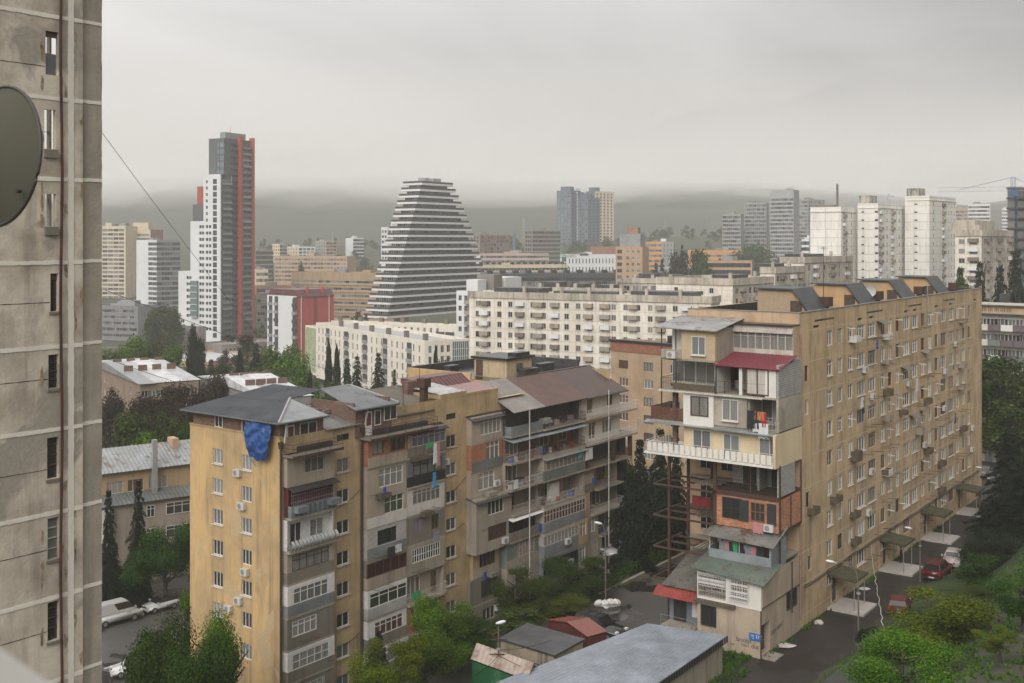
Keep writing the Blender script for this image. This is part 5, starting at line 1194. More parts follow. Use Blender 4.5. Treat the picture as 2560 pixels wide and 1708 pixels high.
# cables on the wall
for (xa_, za_, xb2, zb2) in ((5.9, 5.2, 9.5, 5.9), (5.9, 2.4, 9.5, 3.3), (6.5, 17.8, 9.5, 19), (20.8, 15.9, 24.8, 17.6), (20.8, 12.5, 24.5, 12.9)):
    b_ = MB(); b_.tube([(xa_+(xb2-xa_)*k/8, -.05, za_+(zb2-za_)*k/8-.25*math.sin(math.pi*k/8)) for k in range(9)], .025, 4); LB.part('wall_cable', b_, F_BLACK)
for (x0, z, w_) in ((1.5, G(5)+.55, 1.6), (10.5, G(3)+.4, 2.4), (17.3, G(2)+.3, 1.6), (15.6, G(1)-.2, 2.0), (10.3, G(1)+.2, 1.6), (19.4, G(0)+.2, 1.5), (26, G(3)-.6, 2), (10.4, G(4)-.1, 2), (16, G(4)+.2, 1.6)):
    b_ = MB()
    for dx in (0, w_): b_.tube([(x0+dx, -.5, z), (x0+dx, -1.6, z+.05)], .02, 4)
    for q in range(4): b_.tube([(x0, -.9-.22*q, z+.03), (x0+w_, -.9-.22*q, z+.03)], .008, 4)
    LB.part('clothes_rack', b_, RUST)
for (x0, z, w_, m_) in ((15.5, G(0)-.2, 2.0, WOODBOX), (17.0, G(2)-.15, 1.4, WOODBOX), (10.9, G(1)-.1, 1.5, WOODBOX), (27.4, G(5)-.1, 1.3, CONC_D), (27, G(2)-.05, 1.4, CONC)):
    b_ = MB(); b_.box(x0, x0+w_, -1.35, -.72, z-.1, z+.3); LB.part('window_box', b_, m_)
# ------------------------------------------------------------------ the city behind
def W(c, d=None, **k): return c
MW = plaster('panel_white', (.78, .72, .63), (.46, .4, .32), sc=.12, streak=.6, grime=.7, seamz=2.8, seamx=3.2, seamc=(.4, .36, .3), bump=.1)
MW2 = plaster('panel_dirty', (.52, .46, .38), (.22, .19, .15), sc=.15, streak=.8, grime=.8, bump=.1)
MWT = plaster('tower_white', (.8, .77, .71), (.52, .49, .43), sc=.06, streak=.5, grime=.6, seamz=2.9, seamx=5.6, seamc=(.42, .4, .36), bump=.1, seamw=.07)
MGREY = plaster('mid_grey', (.3, .3, .3), streak=.2, bump=.05); MCREAM = plaster('far_cream', (.62, .52, .38), streak=.2, bump=.05); MBRN = plaster('far_brown', (.32, .18, .12), streak=.2, bump=.05)
MWHITE = plain('far_white', (.62, .62, .62), .8, var=.08, nsc=.1); MDARK = plain('far_dark', (.055, .055, .06), .5, var=.2, nsc=.2); MRED = plain('far_red', (.34, .07, .05), .7, var=.1, nsc=.1)
MTAN = plaster('far_tan', (.45, .31, .2), (.3, .2, .13), sc=.1, streak=.4, bump=.05); MBLUE = plain('far_blue', (.085, .12, .16), .6, var=.15, nsc=.1); MORAN = plaster('far_orange', (.55, .28, .11), streak=.2, bump=.05)
MCONC = plaster('far_concrete', (.24, .215, .185), streak=.4, bump=.05); MPINK = plaster('brick_red_wall', (.42, .1, .085), (.3, .08, .07), sc=.2, streak=.3, bump=.1)
FG = F_GREY
OLDW = dict(gls=(G_DARK, G_DARK, G_GREY, G_CURT2, G_BROWN), frs=(F_WHITE, F_OLD, F_BROWN, F_WHITE))
def balc(b, face, fr_, w_, dep, rows, mat, z0=0, h=1.0, storey=2.8, jit=True, name='balcony'):
    L = b.LF if face == 'F' else b.LE
    for k in rows:
        z = b.H-.8-storey*(k+1)+.1+z0
        if z < 0: continue
        mb = MB(); a = fr_*L
        def bx(a0, a1, d0, d1, z0_, z1_):
            if face == 'F': mb.box(a0, a1, -d1, -d0, z0_, z1_)
            else: mb.box(-d1, -d0, a0, a1, z0_, z1_)
        bx(a-w_/2, a+w_/2, .0, dep, z-.15, z); bx(a-w_/2, a+w_/2, dep-.06, dep, z+.001, z+h); bx(a-w_/2, a-w_/2+.06, .0, dep-.061, z+.001, z+h); bx(a+w_/2-.06, a+w_/2, .0, dep-.061, z+.001, z+h)
        b.part(name, mb, rnd.choice(mat) if isinstance(mat, (list, tuple)) else mat)
def roofbox(b, x0, x1, y0, y1, h, mat, name='roof_house', z0=0):
    mb = MB(); mb.box(x0, x1, y0, y1, b.H-.79+z0, b.H+h); return b.part(name, mb, mat)
def cornice(b, mat, h=1.5):
    mb = MB(); mb.box(-.3, -.003, -.3, b.LE, b.H-h, b.H+.05); mb.box(-.003, b.LF, -.3, -.003, b.H-h, b.H+.05)
    for k in range(int(b.LE/.8)): mb.box(-.34, -.301, k*.8, k*.8+.45, b.H-h+.05, b.H-h+.45)
    for k in range(int(b.LF/.8)): mb.box(k*.8, k*.8+.45, -.34, -.301, b.H-h+.05, b.H-h+.45)
    b.part('cornice', mb, mat)
BALM = [plaster('balc_grey', (.32, .29, .25), streak=.5), plaster('balc_beige', (.36, .3, .22), streak=.5), plaster('balc_brown', (.2, .17, .14), streak=.5), MWHITE]
# white panel slab in the middle
def ecols(cnt, w=1.35, h=1.5, **st): return cols(cnt, w, h, .015, .985, **st)
b = house('apartment_block', 'long white panel slab with dirty ribbed cornice in the middle distance', 'apartment block', 1173, 1778, 1800, 742, 278, 63.8, -12, [MW, MW], 2.8, E=ecols(20, **OLDW, sill=MW2), F=cols(3, 1.3, 1.5), par=1.9)
cornice(b, MW2, 1.75)
for i, fr_ in enumerate((.09, .19, .30, .41, .48, .62, .69, .77, .93)): balc(b, 'E', fr_, 2.5, 1.1, range(0, 7), BALM)
for y0, y1, h in ((5, 22, .9), (26, 44, .5), (48, 62, 1.1)): roofbox(b, 2, 10, min(y0, b.LE-3), min(y1, b.LE-1), h, TAR_G)
for y in (8, 17, 24, 33, 41, 52): roofbox(b, 1, 1.8, y, y+.8, 1.6, MW2, 'chimney')
for (u0, uc, u1, v, D, a, nm) in ((1215, 1552, 1562, 722, 335, 63, 'weathered panel slab just behind the long white slab, its black roof half hidden'), (1552, 1790, 1800, 699, 350, 63, 'weathered panel slab with loggias rising behind the right end of the white slab')):
    b = house('apartment_block', nm, 'apartment block', u0, uc, u1, v, D, a, -12, [MW2, MW2], 2.8, E=ecols(10, 2.0, 1.7, **OLDW), par=1.9); cornice(b, MW2, 1.6)
    for k in range(3): roofbox(b, 3, 9, 4+k*9, 9+k*9, .9+.3*k, TAR_G)
    for k in range(5): roofbox(b, 1, 1.8, 3+k*6, 4+k*6, 1.2, MW2, 'chimney')
for (u0, uc, u1, v, D, a, nm) in ((1640, 1832, 1938, 697, 305, 52, 'dirty ribbed cornice slab nearest to the tan block, whitewashed on its end wall'), (1900, 1938, 2012, 668, 325, 52, 'middle one of the stepped weathered slabs left of the white panel towers'), (1950, 2011, 2132, 643, 350, 52, 'highest stepped weathered slab with black roof in front of the white panel towers')):
    b = house('apartment_block', nm, 'apartment block', u0, uc, u1, v, D, a, -10, [MW2, MW], 2.8, F=cols(9, 1.5, 1.6, **OLDW, sill=MW), E=cols(2, 1.3, 1.5) if D > 290 else None, par=2.1); cornice(b, MW2, 1.9)
    for fr_ in (.2, .55, .85): balc(b, 'F', fr_, 2.4, 1.1, range(0, 6), BALM)
    roofbox(b, 3, b.LF*.5, 2, 8, .9, TAR_G); roofbox(b, 1, 1.7, 1, 1.8, 1.5, MW2, 'chimney'); roofbox(b, b.LF*.6, b.LF*.6+.8, 1, 1.8, 1.7, MW2, 'chimney')
# white L shaped complex with cypresses in front
WC2 = plaster('complex_white', (.74, .68, .59), (.54, .47, .38), sc=.15, streak=.3, bump=.05)
nar = dict(n=2, tr=0, gls=(G_DARK, G_GREY), frs=(F_WHITE,))
def narrow(n, a, z): return [(a+(z-a)*(k+.5)/n, 1.0, 2.0, nar) for k in range(n)]
b = house('apartment_block', 'white five storey block with narrow windows and dark loggias behind the cypresses', 'apartment block', 790, 1062, 1172, 852, 302, 31.5, -11, [WC2, WC2], 2.95, E=narrow(22, .02, .99), F=narrow(4, .05, .6), par=1.0, roofm=plain('pale_roof', (.33, .33, .33), .5))
for fr_ in (.12, .32, .5, .68, .87): 
    for k in range(5):
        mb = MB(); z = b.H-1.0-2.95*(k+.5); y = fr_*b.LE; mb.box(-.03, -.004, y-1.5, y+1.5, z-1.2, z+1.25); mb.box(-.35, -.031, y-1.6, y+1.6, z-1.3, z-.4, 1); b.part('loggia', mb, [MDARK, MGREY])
mb = MB(); mb.box(b.LF*.62, b.LF*.98, -.2, -.004, 1, b.H-.6); o = b.part('glass_wall', mb, G_TEAL); mb = MB()
for k in range(9): x = b.LF*(.62+.36*k/8); mb.box(x-.06, x+.06, -.26, -.201, 1, b.H-.6)
for k in range(9): z = 1+(b.H-1.6)*k/8; mb.box(b.LF*.62, b.LF*.98, -.27, -.202, z-.06, z+.06)
mb.build('frame', F_WHITE, o)
for k in range(6): roofbox(b, 3, 4.2, 6+k*12, 7.2+k*12, 1.3, CONC_D, 'roof_vent')
b = house('apartment_block', 'rear wing of the white narrow windowed complex, below the terraced tower', 'apartment block', 700, 1150, 1160, 812, 395, 66, -12, [WC2, WC2], 3, E=narrow(26, .1, .99), par=1.0, roofm=plain('pale_roof', (.33, .33, .33), .5))
for fr_ in (.05, .1, .3, .55): balc(b, 'E', fr_, 3, 1, range(4), [MDARK, MGREY], storey=3)
for k in range(6): roofbox(b, 2, 3.4, 6+k*9, 7.5+k*9, 1.4, CONC_D, 'roof_vent')
b = house('apartment_block', 'white block end with pale green glazed stair strip at the left of the cypress row', 'apartment block', 763, 800, 880, 820, 372, 31.5, -11, [WC2, WC2], 3, F=narrow(6, .05, .95), par=1.0)
mb = MB(); mb.box(-.15, -.004, .5, b.LE-.2, 1, b.H-.5); b.part('glass_wall', mb, plain('lime_glass', (.36, .4, .25), .3, var=.3, nsc=.6))
b = house('apartment_block', 'modern white and taupe block with small balconies beside the white slab', 'apartment block', 1141, 1188, 1260, 728, 330, 60, -12, [MWHITE, MWHITE], 3.1, E=cols(3, 1.2, 1.6, gl=G_DARK), F=cols(4, 1.4, 1.6), par=.6)
mb = MB(); mb.box(-.12, -.003, .5, 2.6, 0, b.H+.01); b.part('taupe_band', mb, MCONC); balc(b, 'E', .32, 2.2, 1.2, range(8), [BALM[0]], storey=3.1)
roofbox(b, 3, 8, 1, 5, 3.2, MWHITE); roofbox(b, 9, 14, -1, 5, 4.6, MCONC); roofbox(b, 16, 26, -1, 6, 3.6, MWHITE)
# red and white slab
b = house('apartment_block', 'nine storey slab with white balcony end, red side wall and maroon mansard roof', 'apartment block', 668, 741, 835, 741, 405, 48, -16, [MPINK, MWHITE], 2.95, E=[(.1, 1.5, 2.1, dict(gl=G_DARK, n=2))], par=.4)
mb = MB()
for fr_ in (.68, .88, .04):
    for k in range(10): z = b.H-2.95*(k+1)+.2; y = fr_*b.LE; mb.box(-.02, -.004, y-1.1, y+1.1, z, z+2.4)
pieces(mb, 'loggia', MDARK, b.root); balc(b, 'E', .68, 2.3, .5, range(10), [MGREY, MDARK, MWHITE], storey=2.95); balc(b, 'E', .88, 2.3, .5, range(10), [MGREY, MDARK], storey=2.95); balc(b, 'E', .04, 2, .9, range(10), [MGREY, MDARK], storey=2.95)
MANS = metalroof('maroon_sheet', (.11, .04, .045), .45)
mb = MB(); mb.prism([(-.4, b.H-.3), (1.6, b.H+2.3), (b.LE-1.6, b.H+2.3), (b.LE+.2, b.H-.3)], 'x', .5, b.LF-.2); b.part('mansard_roof', mb, MANS)
mb = MB()
for k in range(2): x = b.LF*(.3+.4*k); mb.box(x, x+.6, .4, 1.5, b.H+.2, b.H+3.0)
pieces(mb, 'chimney', MPINK, b.root)
mb = MB(); mb.box(b.LF*.5-.8, b.LF*.5+.8, -.12, -.003, 0, b.H-.4); b.part('stair_strip', mb, plaster('strip_red', (.25, .08, .07), streak=.5)); mb = MB(); mb.tube([(b.LF*.12, -.15, 0), (b.LF*.12, -.15, b.H)], .2, 6); mb.tube([(b.LF*.86, -.15, 0), (b.LF*.86, -.15, b.H)], .2, 6); pieces(mb, 'downpipe', PIPE_W, b.root)
# stepped white and dark tower with red fins
T = Bld('tower', 'tall stepped white and charcoal tower with two red vertical fins', 'tower', (0, 0, 0), R(62))
p = px(551, 437, 540); T.loc = Vector((p.x, p.y, -17)); T.root.location = T.loc; T.M = Matrix.Translation(T.loc) @ Matrix.Rotation(T.ang, 4, 'Z')
tz = lambda v: zat(v, 545)+17
ty = lambda u: T.ey(u)
T1H, T2H, T3H, T4H = tz(437), tz(553), tz(679), tz(346)
TS = []
def tcol(u, v0, v1, w_, h_, dv=15.93, dy=0, **k):
    v = v0
    while v < v1: TS.append(dict(face='E', c=0, a=ty(u), z=tz(v), w=w_, h=h_, deep=False, dep=.3, fr=FG, **k)); v += dv
tcol(537, 455, 850, 2.6, 8/5.1*1.55, n=2, tr=.4, gl=G_DARK); tcol(517, 455, 560, 1.4, 1.5, n=1, gl=G_GREY)
tcol(517.5, 567, 830, 1.5, 1.5, n=1, gl=G_DARK); tcol(525, 567, 830, 1.5, 1.5, n=1, gl=G_DARK); tcol(501, 567, 830, 1.5, 1.5, n=1, gl=G_DARK); tcol(507.5, 567, 830, 1.5, 1.5, n=1, gl=G_DARK)
tcol(469, 695, 800, 1.5, 1.5, n=1, gl=G_DARK); tcol(475.5, 695, 800, 1.5, 1.5, n=1, gl=G_DARK)
hs = [(q['a']-q['w']/2, q['a']+q['w']/2, q['z']-q['h']/2, q['z']+q['h']/2) for q in TS]
y1, y2, y3 = ty(508.5), ty(476), ty(446); LFx = T.fx(630); x579, x595, x601, x627 = T.fx(579), T.fx(595), T.fx(601), T.fx(627)
mb = MB(); wall(mb, 'E', 0, 0, y1, 0, T1H, hs, .3); wall(mb, 'E', 0, y1, y2, 0, T2H, hs, .3); wall(mb, 'E', 0, y2, y3, 0, T3H, hs, .3)
for (ya, yb, H_) in ((0, y1, T1H), (y1, y2, T2H), (y2, y3, T3H)):
    mb.face([(0, ya, H_), (8, ya, H_), (8, yb, H_), (0, yb, H_)]); mb.face([(0, yb, 0), (8, yb, 0), (8, yb, H_), (0, yb, H_)]); mb.face([(8, ya, 0), (8, yb, 0), (8, yb, H_), (8, ya, H_)])
mb.face([(0, 0, 0), (.6, 0, 0), (.6, 0, T1H), (0, 0, T1H)])
T.part('wall', mb, MWHITE); many_windows(T, TS)
UPD = plain('tower_charcoal', (.1, .1, .105), .6, var=.12, nsc=.3)
yu0, yu1 = 1.2, ty(522)-1
US = []
v = 362
for k in range(5):
    for (u, w_) in ((544.5, 1.2), (553.5, 3.0)): US.append(dict(face='E', c=3.0, a=T.ey(u, 3.0), z=tz(v+16.2*k), w=w_, h=2.4, deep=False, n=2 if w_ > 2 else 1, tr=.4, gl=G_TEAL, fr=FG, dep=.3))
hs = [(q['a']-q['w']/2, q['a']+q['w']/2, q['z']-q['h']/2, q['z']+q['h']/2) for q in US]
mb = MB(); wall(mb, 'E', 3.0, .3, T.ey(522, 3.0), T1H-3, T4H, hs, .3); mb.box(3.31, LFx-.2, .3, T.ey(522, 3.0), T1H-3, T4H); mb.box(.61, LFx-.1, .8, y1, 0, T1H-.5); mb.box(8.01, LFx-.2, y1, y2+2, 0, T2H-2)
T.part('dark_wall', mb, UPD)
for q in US: window(T.root, **q)
mb = MB(); mb.box(5, LFx-3, 1.5, T.ey(543, 3.0), T4H, tz(330)); T.part('roof_house', mb, MGREY); mb = MB(); mb.tube([(LFx/2, 4, tz(330)), (LFx/2, 4, tz(316))], .12, 5); T.part('antenna', mb, STEEL)
# glazed loggias on the right side
H_ = tz(343)
for (xa, xb, ht) in ((.8, x579-.3, T1H-2), (x601+.3, x627-.3, H_-2)):
    k = 0
    while True:
        z = ht-3.05*(k+1)
        if z < 3: break
        mb = MB()
        mb.box(xa, xb, -.9, .78, z-.35, z, 0); mb.box(xa, xb, -.88, -.8, z+.001, z+1.0, 1); mb.box(xa, xb, .0, .3, z+1.0, z+2.7, 2)
        for q in range(8): x = xa+(xb-xa)*q/7; mb.box(x-.07, x+.07, -.1, -.001, z+.9, z+2.7, 3)
        k += 1; T.part('loggia', mb, [UPD, G_TEAL, G_GREY, FG])
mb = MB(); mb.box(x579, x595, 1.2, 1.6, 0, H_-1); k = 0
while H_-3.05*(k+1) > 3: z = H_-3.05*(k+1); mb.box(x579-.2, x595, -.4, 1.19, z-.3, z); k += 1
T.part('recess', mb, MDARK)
for (xa, xb) in ((x595, x601), (x627, LFx)): mb = MB(); mb.box(xa, xb, -1.8, 1, 0, H_+.8); T.part('red_fin', mb, MRED)
mb = MB(); mb.box(9, 16, T.ey(508, 9), T.ey(493, 9), T2H-5, tz(463)); T.part('red_block', mb, MRED); mb = MB(); mb.box(8.2, 16, T.ey(508, 8.2), T.ey(482, 8.2), T2H-6, tz(509)); T.part('dark_block', mb, UPD)
mb = MB(); ya = ty(488); mb.box(-1.2, -.01, ya-2.2, ya+2.2, 14, tz(703))
for k in range(7): z = 14+k*3.05; mb.box(-1.6, -1.21, ya-2.4, ya+2.4, z, z+.25, 1)
T.part('glass_bay', mb, [G_TEAL, MWHITE])
PODM = brick('podium_stone', (.28, .25, .23), (.2, .18, .17), 1.2, .5, .1, .03)
b = house('podium', 'low stone clad podium at the foot of the stepped tower', 'building', 411, 495, 515, 818, 480, 62, -18, [PODM, PODM], 5, E=cols(8, .9, .9, .1, .8, n=1), par=1, roofm=MCONC)
b = house('podium', 'concrete retaining block with small square openings right of the stepped tower', 'building', 505, 556, 700, 862, 470, 45, -20, [MCONC, MCONC], 3, F=cols(14, 1.2, 1.2, n=1), E=cols(2, 1, 1), par=.8, roofm=MCONC)
b = house('low_building', 'long low beige hall behind the trees at the foot of the tower', 'building', 240, 520, 660, 905, 430, 70, -20, [MTAN, MTAN], 4, E=cols(6, 1.5, 2, n=1), par=.8, roofm=plain('white_flat_roof', (.5, .5, .5), .5, var=.1))
b = house('low_building', 'flat beige hall in front of the grey office, three square windows', 'building', 240, 372, 384, 872, 520, 75, -18, [MTAN, MTAN], 4, E=cols(5, 2.0, 2.4, n=1), par=.8, roofm=MCONC)
# terraced tower
P = Bld('tower', 'terraced charcoal tower tapering upwards with white slab edges on every floor', 'tower', (0, 0, 0), R(55))
def tp(t): return 640+(1250-332*t)/3.408, 640+(1415-300*t)/3.408, 640+(1680+520*t-195*t*t)/3.408
base = px(967, 760, 540); P.loc = Vector((base.x, base.y, -16)); P.root.location = P.loc; P.M = Matrix.Translation(P.loc) @ Matrix.Rotation(P.ang, 4, 'Z')
Minv = P.M.inverted()
NFL = 20; NG = 0
def pgeo(t, v):
    ul, uk, ur = tp(t); q = Minv @ px(uk, v, 540+14*(1-t))
    k = (ur-UC)/FPX; o = P.M @ Vector((q.x, q.y, 0)); LF = -(o.x-k*o.y)/(P.d.x-k*P.d.y); k = (ul-UC)/FPX; LE = -(o.x-k*o.y)/(P.n.x-k*P.n.y)
    return q.x, q.y, LF, LE, q.z
prev = None
for i in range(NFL+1):
    t = i/NFL; v = 400+(195+1140*t**1.03)/3.408; x0, y0, LF, LE, z = pgeo(t, v)
    fl = MB(); fl.box(x0, x0+LF, y0, y0+LE, z-1.0, z); o = P.part('floor_slab', fl, plain('slab_white', (.66, .64, .62), .7, var=.08, nsc=.3))
    rl = MB(); e = .12; rl.box(x0+e, x0+LF-e, y0+e, y0+e+.06, z+.003, z+1.05); rl.box(x0+e, x0+e+.06, y0+e+.061, y0+LE-e, z+.003, z+1.05); rl.build('railing', MDARK, o)
    if prev:
        bx0, by0, bLF, bLE, zt_ = prev; ins = 2.2; zt_ = zt_-1.0
        bb = MB(); bb.box(bx0+ins+.02, bx0+bLF-ins, by0+ins, by0+bLE-ins, z+.003, zt_-.003); w_ = P.part('dark_wall', bb, plain('tower_slate', (.075, .078, .08), .4, var=.15, nsc=.4))
        gl = MB(); xa = bx0+ins; n = int((bLF-2*ins)/3.6)
        for q in range(n):
            xx = xa+.8+q*3.6; m_ = 0 if q % 3 else 1
            gl.box(xx, xx+2.6, by0+ins-.05, by0+ins-.004, z+.4, zt_-.25, m_)
        ne = int((bLE-2*ins)/3.0)
        for q in range(ne): yy = by0+ins+.6+q*3.0; gl.box(bx0+ins-.03, bx0+ins+.016, yy, yy+2.0, z+.3, zt_-.25, 1 if q % 2 else 2)
        NG = len(pieces(gl, 'window', [G_GREY, G_DARK, G_TEAL], w_, max(0, 100-NG)))+NG
        gl = MB()
        for q in range(ne*2): yy = by0+ins+.5+q*1.5; gl.box(bx0+ins-.08, bx0+ins-.031, yy, yy+.16, z+.2, zt_-.15)
        if ne: gl.build('window_frame', MWHITE, w_)
        if n > 6:
            gl = MB(); xx = bx0+bLF*.44; gl.box(xx, xx+4.5, by0+ins-.12, by0+ins-.06, z+.1, zt_-.05); gl.build('stair_glass', G_DARK, w_)
    prev = (x0, y0, LF, LE, z-0.0)
x0, y0, LF, LE, z = pgeo(0, 400+195/3.408)
for (a0, a1) in ((.3, .42), (.55, .8)): bb = MB(); bb.box(x0+LF*a0, x0+LF*a1, y0+4, y0+9, z, z+3); P.part('roof_house', bb, MGREY)
